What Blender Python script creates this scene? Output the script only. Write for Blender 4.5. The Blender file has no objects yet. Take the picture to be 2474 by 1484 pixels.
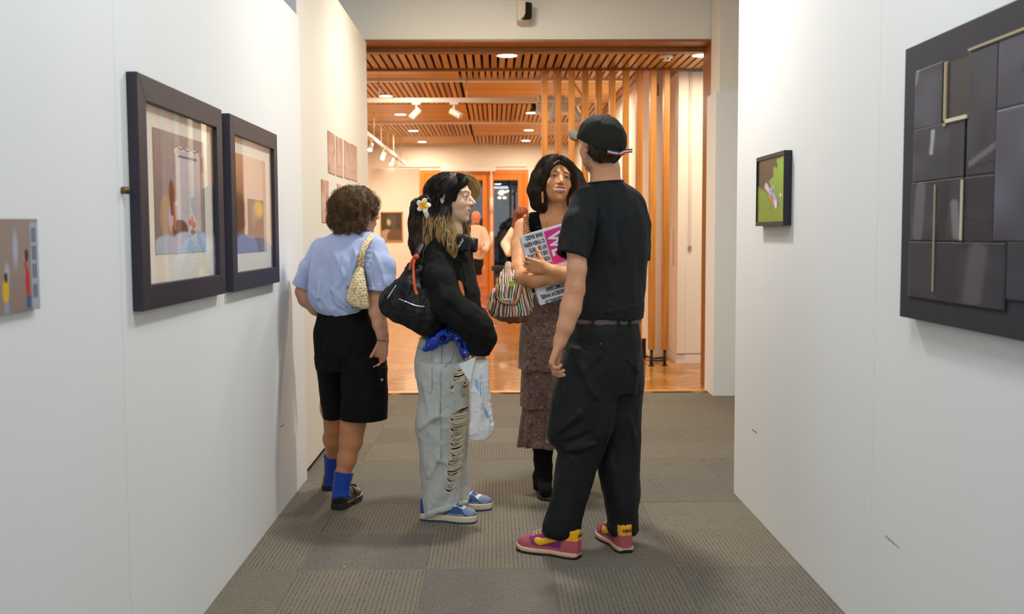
import bpy, math, random
import numpy as np
from mathutils import Matrix, Vector

sc = bpy.context.scene
COL = sc.collection

# ------------------------------------------------------------------ camera
F = 2500.0
CX, CY = 1237.0, 742.0
CAMZ = 1.33
_y = np.array([-42.0, 177.0, -F]); _y /= np.linalg.norm(_y)
_z = np.array([-0.0055, 1.0, 0.0]); _z -= _z.dot(_y) * _y; _z /= np.linalg.norm(_z)
_x = np.cross(_y, _z)
RM = np.array([_x, _y, _z])                     # world <- camera
cam_d = bpy.data.cameras.new('camera'); cam = bpy.data.objects.new('camera', cam_d)
COL.objects.link(cam); sc.camera = cam
cam_d.sensor_width = 36.0; cam_d.lens = 36.0 * F / 2474.0; cam_d.clip_end = 200
m4 = Matrix.Identity(4)
for i in range(3):
    for j in range(3):
        m4[i][j] = RM[i][j]
m4.translation = (0, 0, CAMZ)
cam.matrix_world = m4
cam_d.dof.use_dof = True; cam_d.dof.focus_distance = 4.7; cam_d.dof.aperture_fstop = 3.6

def P(px, py, d):
    """world point that the photo shows at pixel (px, py), d metres down the corridor"""
    r = RM @ np.array([px - CX, CY - py, -F])
    return np.array([0, 0, CAMZ]) + r * (d / r[1])

def gp(px, py):
    """the point of the floor that the photo shows at pixel (px, py)"""
    r = RM @ np.array([px - CX, CY - py, -F])
    return np.array([0, 0, CAMZ]) + r * (CAMZ / -r[2])

def pm(px, d):
    return px * d / F

# ------------------------------------------------------------------ world, view
w = bpy.data.worlds.new('world'); sc.world = w; w.use_nodes = True
bg = w.node_tree.nodes['Background']; bg.inputs[0].default_value = (0.84, 0.92, 1.0, 1); bg.inputs[1].default_value = 0.43
sc.view_settings.view_transform = 'Standard'; sc.view_settings.look = 'None'
sc.view_settings.exposure = 0.12; sc.view_settings.gamma = 1.0
sc.view_settings.use_curve_mapping = False

def area(name, loc, size, power, col, target=None, spread=180, sizey=None):
    l = bpy.data.lights.new(name, 'AREA'); l.energy = power; l.color = col; l.size = size
    if sizey: l.shape = 'RECTANGLE'; l.size_y = sizey
    l.spread = math.radians(spread)
    o = bpy.data.objects.new(name, l); COL.objects.link(o); o.location = loc
    t = Vector(target if target is not None else (loc[0], loc[1], 0)) - Vector(loc)
    o.rotation_euler = t.to_track_quat('-Z', 'Y').to_euler()
    return o
WARM = (1.0, 0.84, 0.64)
# corridor track lamps (above the frame) and an added fill light behind the camera
area('corridor_lamp', (0.35, 5.0, 3.2), 0.20, 42, (1.0, 0.97, 0.92), (0.1, 4.6, 0))
area('corridor_lamp', (-0.05, 7.0, 3.16), 0.22, 40, (1.0, 0.90, 0.76), (-0.1, 7.6, 0))
area('corridor_lamp', (0.1, 2.4, 3.2), 0.9, 27, (0.90, 0.96, 1.0), (0.0, 3.2, 0))
area('camera_fill', (0.1, -1.4, 2.3), 2.2, 29, (0.94, 0.97, 1.0), (0.1, 4.5, 1.1))

# ------------------------------------------------------------------ colour and materials
def S(r, g, b):
    a = np.array([r, g, b], float) / 255.0
    return np.where(a <= 0.04045, a / 12.92, ((a + 0.055) / 1.055) ** 2.4)

_mc = {}
def mat(name, col=None, rough=0.6, metal=0.0, bump=None, var=None, attr=False, sss=0.0, spec=0.5, coat=0.0, emit=None, sheen=0.0):
    """bump = (scale, strength, distance[, stretch xyz]); var = (scale, amount) colour mottling"""
    if name in _mc: return _mc[name]
    m = bpy.data.materials.new(name); m.use_nodes = True; _mc[name] = m
    nt = m.node_tree; N = nt.nodes; L = nt.links; b = N['Principled BSDF']
    b.inputs['Roughness'].default_value = rough; b.inputs['Metallic'].default_value = metal
    b.inputs['Specular IOR Level'].default_value = spec
    b.inputs['Coat Weight'].default_value = coat
    if sheen: b.inputs['Sheen Weight'].default_value = sheen; b.inputs['Sheen Roughness'].default_value = 0.4
    src = None
    if attr:
        a = N.new('ShaderNodeAttribute'); a.attribute_name = 'Col'; src = a.outputs['Color']
    else:
        b.inputs['Base Color'].default_value = (*col, 1)
    tc = N.new('ShaderNodeTexCoord')
    if var:
        n = N.new('ShaderNodeTexNoise'); n.inputs['Scale'].default_value = var[0]; n.inputs['Detail'].default_value = 4
        if len(var) > 2:
            mp = N.new('ShaderNodeMapping'); mp.inputs['Scale'].default_value = var[2]
            L.new(tc.outputs['Object'], mp.inputs[0]); L.new(mp.outputs[0], n.inputs['Vector'])
        else:
            L.new(tc.outputs['Object'], n.inputs['Vector'])
        mr = N.new('ShaderNodeMapRange'); mr.inputs[1].default_value = 0.3; mr.inputs[2].default_value = 0.7
        mr.inputs[3].default_value = 1 - var[1]; mr.inputs[4].default_value = 1 + var[1]
        L.new(n.outputs['Fac'], mr.inputs[0])
        mx = N.new('ShaderNodeVectorMath'); mx.operation = 'SCALE'
        if src is not None: L.new(src, mx.inputs[0])
        else: mx.inputs[0].default_value = tuple(col)
        L.new(mr.outputs[0], mx.inputs['Scale']); src = mx.outputs[0]
    if src is not None: L.new(src, b.inputs['Base Color'])
    if sss:
        b.inputs['Subsurface Weight'].default_value = sss
        b.inputs['Subsurface Radius'].default_value = (1.0, 0.35, 0.2); b.inputs['Subsurface Scale'].default_value = 0.008
    if bump:
        n = N.new('ShaderNodeTexNoise'); n.inputs['Scale'].default_value = bump[0]; n.inputs['Detail'].default_value = 3
        mp = N.new('ShaderNodeMapping')
        if len(bump) > 3: mp.inputs['Scale'].default_value = bump[3]
        L.new(tc.outputs['Object'], mp.inputs[0]); L.new(mp.outputs[0], n.inputs['Vector'])
        bp = N.new('ShaderNodeBump'); bp.inputs['Strength'].default_value = bump[1]; bp.inputs['Distance'].default_value = bump[2]
        L.new(n.outputs['Fac'], bp.inputs['Height']); L.new(bp.outputs[0], b.inputs['Normal'])
    if emit:
        b.inputs['Emission Color'].default_value = (*emit[0], 1); b.inputs['Emission Strength'].default_value = emit[1]
    return m

def glass_mat(name, tint=(1, 1, 1), rough=0.0, ior=1.5):
    m = bpy.data.materials.new(name); m.use_nodes = True; nt = m.node_tree; N = nt.nodes; L = nt.links
    N.remove(N['Principled BSDF'])
    # Schlick reflectance, the same from both sides of the pane
    ge = N.new('ShaderNodeNewGeometry'); dt = N.new('ShaderNodeVectorMath'); dt.operation = 'DOT_PRODUCT'
    L.new(ge.outputs['Incoming'], dt.inputs[0]); L.new(ge.outputs['Normal'], dt.inputs[1])
    def mth(op, a, b=None):
        q = N.new('ShaderNodeMath'); q.operation = op
        for k, v in enumerate((a, b)):
            if v is None: continue
            if isinstance(v, (int, float)): q.inputs[k].default_value = v
            else: L.new(v, q.inputs[k])
        return q.outputs[0]
    r0 = ((ior - 1) / (ior + 1)) ** 2
    fac = mth('ADD', mth('MULTIPLY', mth('POWER', mth('SUBTRACT', 1.0, mth('ABSOLUTE', dt.outputs['Value'])), 5.0), 1 - r0), r0)
    t = N.new('ShaderNodeBsdfTransparent'); t.inputs[0].default_value = (*tint, 1)
    g = N.new('ShaderNodeBsdfGlossy'); g.inputs['Roughness'].default_value = rough
    mx = N.new('ShaderNodeMixShader'); L.new(fac, mx.inputs[0]); L.new(t.outputs[0], mx.inputs[1]); L.new(g.outputs[0], mx.inputs[2])
    L.new(mx.outputs[0], N['Material Output'].inputs[0]); return m

# ------------------------------------------------------------------ object helpers
def tagp(o, label=None, cat=None, group=None, kind=None):
    if label: o['label'] = label
    if cat: o['category'] = cat
    if group: o['group'] = group
    if kind: o['kind'] = kind
    return o

def empty(name, loc=(0, 0, 0), parent=None, rz=0, **k):
    o = bpy.data.objects.new(name, None); COL.objects.link(o); o.location = tuple(loc); o.rotation_euler[2] = rz
    o.empty_display_size = 0.05
    if parent: o.parent = parent
    return tagp(o, **k)

def fixloc(o, parent):
    """world-space mesh under a parent whose origin is not the world's"""
    if parent is not None:
        o.parent = parent
        o.matrix_parent_inverse = parent_matrix(parent).inverted()

def parent_matrix(p):
    m = Matrix.LocRotScale(p.location, p.rotation_euler, p.scale)
    if p.parent: m = parent_matrix(p.parent) @ p.matrix_parent_inverse @ m
    return m

def mesh(name, V, Fc, m, parent=None, smooth=False, colors=None, local=False, **k):
    me = bpy.data.meshes.new(name)
    V = np.asarray(V, dtype=np.float32)
    if isinstance(Fc, np.ndarray) and Fc.ndim == 2:
        n = Fc.shape[1]; me.vertices.add(len(V)); me.vertices.foreach_set('co', V.ravel())
        me.loops.add(Fc.size); me.loops.foreach_set('vertex_index', Fc.astype(np.int32).ravel())
        me.polygons.add(len(Fc)); me.polygons.foreach_set('loop_start', np.arange(0, Fc.size, n, dtype=np.int32))
        me.update(calc_edges=True)
    else:
        me.from_pydata(V.tolist(), [], [list(map(int, f)) for f in Fc]); me.update()
    me.validate()
    if colors is not None:
        ca = me.attributes.new('Col', 'FLOAT_COLOR', 'POINT')
        c = np.ones((len(V), 4), np.float32); c[:, :3] = colors; ca.data.foreach_set('color', c.ravel())
    if smooth: me.shade_smooth()
    ms = m if isinstance(m, (list, tuple)) else [m]
    for q in ms: me.materials.append(q)
    o = bpy.data.objects.new(name, me); COL.objects.link(o)
    if parent is not None:
        if local: o.parent = parent
        else: fixloc(o, parent)
    return tagp(o, **k)

def bev(o, w_, seg=2):
    b = o.modifiers.new('bevel', 'BEVEL'); b.width = w_; b.segments = seg; b.limit_method = 'ANGLE'
    return o

def boxvf(x0, x1, y0, y1, z0, z1):
    V = [(x0, y0, z0), (x1, y0, z0), (x1, y1, z0), (x0, y1, z0), (x0, y0, z1), (x1, y0, z1), (x1, y1, z1), (x0, y1, z1)]
    Fc = [(0, 3, 2, 1), (4, 5, 6, 7), (0, 1, 5, 4), (1, 2, 6, 5), (2, 3, 7, 6), (3, 0, 4, 7)]
    return V, Fc

def box(name, x0, x1, y0, y1, z0, z1, m, parent=None, bw=0.0, **k):
    V, Fc = boxvf(x0, x1, y0, y1, z0, z1)
    o = mesh(name, V, Fc, m, parent, **k)
    if bw: bev(o, bw)
    return o

def multi(parts):
    V = []; Fc = []
    for v, f in parts:
        n = len(V); V += [tuple(q) for q in v]; Fc += [tuple(i + n for i in q) for q in f]
    return V, Fc

def frame_of(d):
    d = np.asarray(d, float); d = d / np.linalg.norm(d)
    a = np.array([0, 0, 1.0]) if abs(d[2]) < 0.9 else np.array([1.0, 0, 0])
    u = np.cross(a, d); u /= np.linalg.norm(u); v = np.cross(d, u); return u, v, d

def smoothpath(pts, n=6):
    pts = np.asarray(pts, float)
    if len(pts) < 3:
        t = np.linspace(0, 1, n + 1)[:, None]; return pts[0] * (1 - t) + pts[-1] * t
    q = np.vstack([2 * pts[0] - pts[1], pts, 2 * pts[-1] - pts[-2]]); out = []
    for i in range(1, len(q) - 2):
        p0, p1, p2, p3 = q[i - 1], q[i], q[i + 1], q[i + 2]
        for t in np.linspace(0, 1, n, endpoint=False):
            out.append(0.5 * ((2 * p1) + (-p0 + p2) * t + (2 * p0 - 5 * p1 + 4 * p2 - p3) * t * t + (-p0 + 3 * p1 - 3 * p2 + p3) * t ** 3))
    out.append(q[-2]); return np.array(out)

def tubevf(pts, r, seg=8, flat=1.0, up=None):
    """tube along pts; r scalar or per point; flat < 1 makes a strap"""
    pts = np.asarray(pts, float); n = len(pts); r = np.broadcast_to(np.asarray(r, float), (n,))
    T = np.gradient(pts, axis=0); T /= np.linalg.norm(T, axis=1)[:, None] + 1e-12
    u0 = np.array(up, float) if up is not None else frame_of(T[0])[0]
    V = []; U = u0
    for i in range(n):
        if up is not None: U = np.array(up, float)
        U = U - U.dot(T[i]) * T[i]; U /= np.linalg.norm(U) + 1e-12
        W = np.cross(T[i], U)
        for k in range(seg):
            a = 2 * math.pi * k / seg
            V.append(pts[i] + r[i] * (math.cos(a) * U * flat + math.sin(a) * W))
    Fc = []
    for i in range(n - 1):
        for k in range(seg):
            k2 = (k + 1) % seg
            Fc.append((i * seg + k, i * seg + k2, (i + 1) * seg + k2, (i + 1) * seg + k))
    Fc.append(tuple(range(seg))[::-1]); Fc.append(tuple((n - 1) * seg + k for k in range(seg)))
    return V, Fc

def tube(name, pts, r, m, parent=None, seg=8, flat=1.0, up=None, **k):
    V, Fc = tubevf(pts, r, seg, flat, up)
    return mesh(name, V, Fc, m, parent, smooth=True, **k)

def lathe(prof, seg=24):
    """prof [(r, z)] -> V, F around Z"""
    V = []; Fc = []
    for r, z in prof:
        for k in range(seg):
            a = 2 * math.pi * k / seg; V.append((r * math.cos(a), r * math.sin(a), z))
    for i in range(len(prof) - 1):
        for k in range(seg):
            k2 = (k + 1) % seg; Fc.append((i * seg + k, i * seg + k2, (i + 1) * seg + k2, (i + 1) * seg + k))
    Fc.append(tuple(range(seg))[::-1]); Fc.append(tuple((len(prof) - 1) * seg + k for k in range(seg)))
    return V, Fc

def xf(V, M):
    V = np.asarray(V, float); return V @ np.asarray(M[0]).T + np.asarray(M[1])

def grid_print(name, c00, c10, c01, nx, ny, fn, m, parent, thick=0.0, **k):
    """flat print: corner c00 (u=0,v=0 bottom left), c10 (u=1), c01 (v=1); colour fn(u, v) -> rgb linear"""
    c00, c10, c01 = map(lambda q: np.asarray(q, float), (c00, c10, c01))
    u, v = np.meshgrid(np.linspace(0, 1, nx + 1), np.linspace(0, 1, ny + 1), indexing='ij')
    V = c00 + u[..., None] * (c10 - c00) + v[..., None] * (c01 - c00)
    idx = np.arange((nx + 1) * (ny + 1)).reshape(nx + 1, ny + 1)
    Q = np.stack([idx[:-1, :-1], idx[1:, :-1], idx[1:, 1:], idx[:-1, 1:]], -1).reshape(-1, 4)
    C = fn(u.ravel(), v.ravel())
    o = mesh(name, V.reshape(-1, 3), Q, m, parent, colors=C, **k)
    if thick:
        s = o.modifiers.new('solidify', 'SOLIDIFY'); s.thickness = thick; s.offset = -1
    return o

# ------------------------------------------------------------------ noise
_rs = np.random.RandomState(7); _tab = _rs.rand(32, 32, 32).astype(np.float32)
def vnoise(X, s):
    q = np.asarray(X, np.float32) / s + 100.0; i = np.floor(q).astype(np.int32); f = q - i; f = f * f * (3 - 2 * f)
    o = 0
    for a in (0, 1):
        wx = f[:, 0] if a else 1 - f[:, 0]
        for b in (0, 1):
            wy = f[:, 1] if b else 1 - f[:, 1]
            for c in (0, 1):
                wz = f[:, 2] if c else 1 - f[:, 2]
                o = o + _tab[(i[:, 0] + a) & 31, (i[:, 1] + b) & 31, (i[:, 2] + c) & 31] * wx * wy * wz
    return o * 2 - 1
def n2(u, v, s, seed=0):
    return vnoise(np.stack([u, v, np.full_like(u, seed * 3.7)], -1), s)

# ------------------------------------------------------------------ signed distance shapes -> meshes
def smin(a, b, k):
    h = np.clip(0.5 + 0.5 * (b - a) / k, 0, 1); return b + (a - b) * h - k * h * (1 - h)
def smax(a, b, k): return -smin(-a, -b, k)
def rc(X, a, b, ra, rb):
    a = np.asarray(a, np.float32); b = np.asarray(b, np.float32); ab = b - a
    t = np.clip(((X - a) @ ab) / (ab @ ab + 1e-9), 0, 1)
    q = X - a - t[:, None] * ab
    return np.sqrt((q * q).sum(1)) - (ra + (rb - ra) * t)
def chain(X, J, k=0.0):
    """J: [(pos, r), ...]"""
    d = None
    for (a, ra), (b, rb) in zip(J[:-1], J[1:]):
        e = rc(X, a, b, ra, rb); d = e if d is None else (smin(d, e, k) if k else np.minimum(d, e))
    return d
def ell(X, c, r, R=None):
    q = X - np.asarray(c, np.float32)
    if R is not None: q = q @ np.asarray(R, np.float32)      # R columns = local axes in world
    r = np.asarray(r, np.float32); k0 = np.sqrt(((q / r) ** 2).sum(1)); k1 = np.sqrt(((q / (r * r)) ** 2).sum(1)) + 1e-6
    return np.where(k0 < 0.05, -r.min(), k0 * (k0 - 1) / k1)
def rbox(X, c, h, r, R=None):
    q = X - np.asarray(c, np.float32)
    if R is not None: q = q @ np.asarray(R, np.float32)
    q = np.abs(q) - (np.asarray(h, np.float32) - r)
    return np.sqrt((np.maximum(q, 0) ** 2).sum(1)) + np.minimum(q.max(1), 0) - r
def loft(X, rows, yaw=0.0, p=2.0, cap=0.01):
    """rows [(z, cx, cy, a, b)] sorted by z: stacked (super)ellipses; yaw turns the section"""
    rows = sorted(rows, key=lambda r: r[0]); A = np.array(rows, float)
    z = X[:, 2]; zz = A[:, 0]
    # dense smooth resample
    t = np.linspace(0, len(A) - 1, (len(A) - 1) * 6 + 1)
    D = smoothpath(A, 6); D[:, 0] = np.maximum.accumulate(D[:, 0])
    cx, cy, a, b = [np.interp(z, D[:, 0], D[:, j]).astype(np.float32) for j in (1, 2, 3, 4)]
    dx = X[:, 0] - cx; dy = X[:, 1] - cy
    if yaw:
        c, s = math.cos(yaw), math.sin(yaw); dx, dy = c * dx + s * dy, -s * dx + c * dy
    if p == 2.0:
        k0 = np.sqrt((dx / a) ** 2 + (dy / b) ** 2); k1 = np.sqrt((dx / a ** 2) ** 2 + (dy / b ** 2) ** 2) + 1e-6
        d = np.where(k0 < 0.1, -np.minimum(a, b) * 0.9, k0 * (k0 - 1) / k1)
    else:
        k0 = (np.abs(dx / a) ** p + np.abs(dy / b) ** p) ** (1 / p); d = (k0 - 1) * np.minimum(a, b)
    zc = np.maximum(zz[0] - z, z - zz[-1])
    return smax(d, zc, cap)
def rows_px(L, cyoff=0.0):
    """L: [(py, pxL, pxR, depth_centre, half_depth)] -> loft rows"""
    out = []
    for py, l, r, d, b in L:
        c = P((l + r) / 2, py, d); a = P(r, py, d)[0] - P(l, py, d)[0]
        out.append((c[2], c[0], d, a / 2, b))
    return out
def folds(X, d, st):
    """st: [(p0, p1, width, amp)] ridges (amp > 0) or creases"""
    for p0, p1, w_, a in st:
        e = rc(X, p0, p1, 0, 0); d = d - a * np.exp(-(e / w_) ** 2)
    return d

def folds2(X, d, st, g=1.6, wk=.8):
    return folds(X, d, [(a, b, w_ * wk, am * g) for a, b, w_, am in st])

def surfnet(f, lo, hi, h, blk=6, tol=1.5, skip=None):
    lo = np.asarray(lo, float); hi = np.asarray(hi, float)
    n = np.ceil((hi - lo) / h).astype(int) + 1
    nb = np.ceil(n / blk).astype(int)
    g = [lo[a] + (np.arange(nb[a]) * blk + blk / 2) * h for a in range(3)]
    G = np.stack(np.meshgrid(*g, indexing='ij'), -1).reshape(-1, 3).astype(np.float32)
    cv = f(G).reshape(nb); act = np.abs(cv) < 0.87 * blk * h * tol + 0.006
    val = np.repeat(np.repeat(np.repeat(cv.astype(np.float32), blk, 0), blk, 1), blk, 2)[:n[0], :n[1], :n[2]].copy()
    am = np.repeat(np.repeat(np.repeat(act, blk, 0), blk, 1), blk, 2)[:n[0], :n[1], :n[2]]
    m = am.copy(); m[1:] |= am[:-1]; am = m.copy(); m[:, 1:] |= am[:, :-1]; am = m.copy(); m[:, :, 1:] |= am[:, :, :-1]
    I = np.nonzero(m)
    for s in range(0, len(I[0]), 400000):
        e = slice(s, s + 400000)
        X = np.stack([lo[a] + I[a][e] * h for a in range(3)], -1).astype(np.float32)
        val[I[0][e], I[1][e], I[2][e]] = f(X)
    val[val == 0] = 1e-6
    ins = val < 0
    c = ins[:-1, :-1, :-1].astype(np.int8)
    tot = np.zeros(np.array(n) - 1, np.int8)
    for a in (0, 1):
        for b in (0, 1):
            for d in (0, 1):
                tot += ins[a:n[0] - 1 + a, b:n[1] - 1 + b, d:n[2] - 1 + d]
    cell = (tot > 0) & (tot < 8)
    ci = np.nonzero(cell); N = len(ci[0])
    if N == 0: raise RuntimeError('empty surface')
    idx = -np.ones(cell.shape, np.int32); idx[ci] = np.arange(N)
    acc = np.zeros((N, 3)); cnt = np.zeros(N)
    co = [(a, b, d) for a in (0, 1) for b in (0, 1) for d in (0, 1)]
    vv = {q: val[ci[0] + q[0], ci[1] + q[1], ci[2] + q[2]] for q in co}
    for q in co:
        for ax in range(3):
            if q[ax] == 0:
                r = list(q); r[ax] = 1; r = tuple(r); v0, v1 = vv[q], vv[r]
                x = (v0 < 0) != (v1 < 0); t = np.where(x, v0 / np.where(x, v0 - v1, 1), 0)
                for k in range(3):
                    acc[:, k] += np.where(x, q[k] + (t if k == ax else 0), 0)
                cnt += x
    V = lo + (np.stack(ci, -1) + acc / cnt[:, None]) * h
    Q = []
    for ax in range(3):
        b, c2 = [(1, 2), (2, 0), (0, 1)][ax]
        s0 = [slice(None)] * 3; s1 = [slice(None)] * 3
        s0[ax] = slice(0, -1); s1[ax] = slice(1, None)
        A, B = ins[tuple(s0)], ins[tuple(s1)]
        e = np.nonzero(A != B); inside = A[e]
        ok = (e[b] > 0) & (e[c2] > 0) & (e[b] < n[b] - 1) & (e[c2] < n[c2] - 1)
        e = [q[ok] for q in e]; inside = inside[ok]
        def cid(db, dc):
            j = [q.copy() for q in e]; j[b] = j[b] - db; j[c2] = j[c2] - dc; return idx[j[0], j[1], j[2]]
        q4 = np.stack([cid(1, 1), cid(0, 1), cid(0, 0), cid(1, 0)], -1)
        q4[~inside] = q4[~inside][:, ::-1]; Q.append(q4)
    Q = np.concatenate(Q); Q = Q[(Q >= 0).all(1)]
    if skip is not None:
        cen = V[Q].mean(1); Q = Q[~skip(cen)]
        used = np.unique(Q); mp = -np.ones(len(V), np.int64); mp[used] = np.arange(len(used)); V = V[used]; Q = mp[Q]
    return V, Q

def inbox(lo, hi, mg):
    lo = np.asarray(lo) + mg; hi = np.asarray(hi) - mg
    return lambda C: ((C > lo) & (C < hi)).all(1)

def sdfobj(name, f, lo, hi, h, m, parent=None, col=None, **k):
    V, Q = surfnet(f, lo, hi, h)
    return mesh(name, V, Q, m, parent, smooth=True, colors=None if col is None else col(V.astype(np.float32)), **k)

def bounds(pts, pad):
    A = np.array(pts); return A.min(0) - pad, A.max(0) + pad

_text_cache = {}
def text(name, s, size, origin, xdir, ydir, m, parent, sx=1.0, bold=0.0, align='LEFT', shear=0.0, **k):
    """flat lettering: origin, unit x direction of the writing and up direction of the letters"""
    cu = bpy.data.curves.new(name, 'FONT'); cu.body = s; cu.size = size; cu.align_x = align; cu.offset = bold; cu.shear = shear
    cu.extrude = 0.0002; cu.resolution_u = 2
    o = bpy.data.objects.new(name, cu)
    xd = np.asarray(xdir, float); xd /= np.linalg.norm(xd); yd = np.asarray(ydir, float); yd -= yd.dot(xd) * xd; yd /= np.linalg.norm(yd)
    zd = np.cross(xd, yd)
    COL.objects.link(o); dg = bpy.context.evaluated_depsgraph_get(); dg.update()
    me = bpy.data.meshes.new_from_object(o.evaluated_get(dg)); bpy.data.objects.remove(o)
    V = np.array([v.co[:] for v in me.vertices]); Fc = [tuple(p.vertices) for p in me.polygons]
    W = np.asarray(origin) + V[:, :1] * xd * sx + V[:, 1:2] * yd + V[:, 2:3] * zd
    bpy.data.meshes.remove(me)
    return mesh(name, W, Fc, m, parent, **k)
# ================================================================== the setting
WALL = mat('wall_paint', S(231, 233, 233), 0.75, var=(1.2, 0.012), bump=(160, 0.06, 0.002))
WALL2 = mat('wall_paint_warm', S(226, 222, 212), 0.75, bump=(160, 0.06, 0.002))
TRIMW = mat('dark_oak_trim', S(146, 88, 28), 0.45, var=(14, 0.16, (1, 1, 8)), bump=(60, 0.15, 0.002, (1, 1, 0.1)))
DARK = mat('recess_black', S(22, 16, 12), 0.9)
def woodmat(i, base, axis):
    st = (1, 0.06, 1) if axis == 'y' else ((0.06, 1, 1) if axis == 'x' else (1, 1, 0.05))
    return mat('slat_wood_%s_%d' % (axis, i), base, 0.42, var=(40, 0.22, st), bump=(90, 0.1, 0.001, st))
SLATY = [woodmat(i, S(*c), 'y') for i, c in enumerate([(198, 142, 62), (182, 126, 48), (208, 154, 76), (192, 138, 66), (168, 116, 50)])]
SLATX = [woodmat(i, S(*c), 'x') for i, c in enumerate([(200, 142, 52), (192, 134, 46), (206, 150, 60)])]
POSTM = [woodmat(i, S(*c), 'z') for i, c in enumerate([(184, 118, 36), (172, 106, 30), (192, 126, 44)])]

XL, XR = -1.03, 1.217
LW_END, RW_END = 5.59, 5.2
TH = 2.48
rnd = random.Random(3)

# --- left display wall: two butt-jointed boards up to its corner, the tall one behind it
wl = empty('wall_left', (XL, 0, 0), kind='structure')
ys = [-1.6, 1.0 + 0.0, None, LW_END]
seam1 = 1.03 * F / (1195 - 297)                      # seam seen at x = 297
for a, b in ((-1.6, 0.45), (0.45, seam1 - 0.0015), (seam1 + 0.0015, LW_END)):
    box('panel', XL - 0.10, XL, a, b, 0.0, TH, WALL, wl, bw=0.0015)
wl2 = empty('wall_left', (XL, 7, 0), kind='structure')
box('panel', XL - 0.068, XL - 0.012, LW_END + 0.012, 8.62, 0.035, 2.90, WALL2, wl2, bw=0.002)
box('edge_strip', XL - 0.082, XL - 0.013, LW_END - 0.002, LW_END + 0.010, 0.02, 3.25, mat('grey_strip', S(188, 190, 194), 0.5), wl2)
box('plinth', XL - 0.062, XL - 0.03, LW_END + 0.03, 8.62, 0.0, 0.035, DARK, wl2)
# wood panelling seen over the low wall
wt = empty('trim_1', (-1.6, 6.2, 2.4), kind='structure')
for i in range(3):
    box('plank', -1.76 + i * 0.21, -1.555 + i * 0.21, 5.66, 5.72, 2.2, 3.28, POSTM[i % 3], wt, bw=0.003)
# --- right display wall
wr = empty('wall_right', (XR, 0, 0), kind='structure')
seamr = XR * F / (2122 - 1195)
for a, b in ((-1.6, seamr - 0.0012), (seamr + 0.0012, RW_END)):
    box('panel', XR, XR + 0.12, a, b, 0.0, TH, WALL, wr, bw=0.0015)
# far right pier board and column
cw = empty('wall_right', (1.777, 8.35, 0), kind='structure')
box('panel', 1.777, 2.6, 8.35, 8.70, 0.0, 2.46, WALL, cw, bw=0.002)
box('column', 1.806, 2.7, 8.355, 8.688, 2.46, 3.30, WALL2, cw)
box('wall_back', XR + 0.62, 3.2, 8.9, 9.0, 0, 3.3, WALL2, kind='structure')
box('wall_side', 2.6, 2.7, 5.2, 8.9, 0, 3.3, WALL2, kind='structure')
# --- header over the opening
HB = 2.93
hd = empty('wall_header', (0.3, 8.7, 2.95), kind='structure')
box('face', -2.2, 1.86, 8.70, 9.04, HB + 0.004, 3.32, WALL2, hd)
tr = empty('trim_2', (0.3, 8.9, HB), kind='structure')
box('lintel', -1.25, 1.86, 8.69, 9.05, HB - 0.018, HB + 0.004, TRIMW, tr, bw=0.002)
box('stop', -1.25, 1.812, 8.95, 9.07, HB - 0.055, HB - 0.018, TRIMW, tr, bw=0.002)
box('jamb', 1.812, 1.86, 8.69, 9.05, 0.0, HB + 0.02, TRIMW, tr, bw=0.003)
box('jamb', -1.30, -1.25, 8.69, 9.05, 0.0, HB - 0.02, TRIMW, tr, bw=0.003)
# --- ceilings
CEW = mat('ceiling_paint', S(214, 210, 202), 0.9)
box('ceiling', -2.6, 3.2, 0.6, 8.72, 3.285, 3.36, CEW, kind='structure')

# --- soffit of slats in front of the screen
def slats_y(parent, x0, x1, y0, y1, z, pitch, wd, hgt=0.03):
    n = int((x1 - x0) / pitch)
    me = {}
    for i in range(n):
        x = x0 + (i + 0.5) * pitch
        m = rnd.choice(SLATY)
        if m.name not in me:
            V, Fc = boxvf(-wd / 2, wd / 2, 0, y1 - y0, 0, hgt); q = bpy.data.meshes.new('slat'); q.from_pydata(V, [], Fc); q.materials.append(m); me[m.name] = q
        o = bpy.data.objects.new('slat', me[m.name]); COL.objects.link(o); o.parent = parent
        o.location = (x - parent.location[0], y0 - parent.location[1], z - parent.location[2] + rnd.uniform(0, 0.003))
def slats_x(parent, x0, x1, y0, y1, z, pitch, wd, hgt=0.03):
    n = int((y1 - y0) / pitch); me = {}
    for i in range(n):
        y = y0 + (i + 0.5) * pitch; m = rnd.choice(SLATX)
        if m.name not in me:
            V, Fc = boxvf(0, x1 - x0, -wd / 2, wd / 2, 0, hgt); q = bpy.data.meshes.new('slat'); q.from_pydata(V, [], Fc); q.materials.append(m); me[m.name] = q
        o = bpy.data.objects.new('slat', me[m.name]); COL.objects.link(o); o.parent = parent
        o.location = (x0 - parent.location[0], y - parent.location[1], z - parent.location[2] + rnd.uniform(0, 0.003))
SZ = 2.945
sf = empty('ceiling', (0.2, 9.7, SZ), kind='structure')
slats_y(sf, -2.1, 3.0, 9.06, 10.28, SZ, 0.0765, 0.052)
box('backing', -2.2, 3.1, 9.05, 10.3, SZ + 0.075, SZ + 0.10, DARK, sf)
box('end_beam', -2.2, 1.86, 10.28, 10.33, SZ - 0.02, 3.16, TRIMW, sf, bw=0.003)
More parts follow.
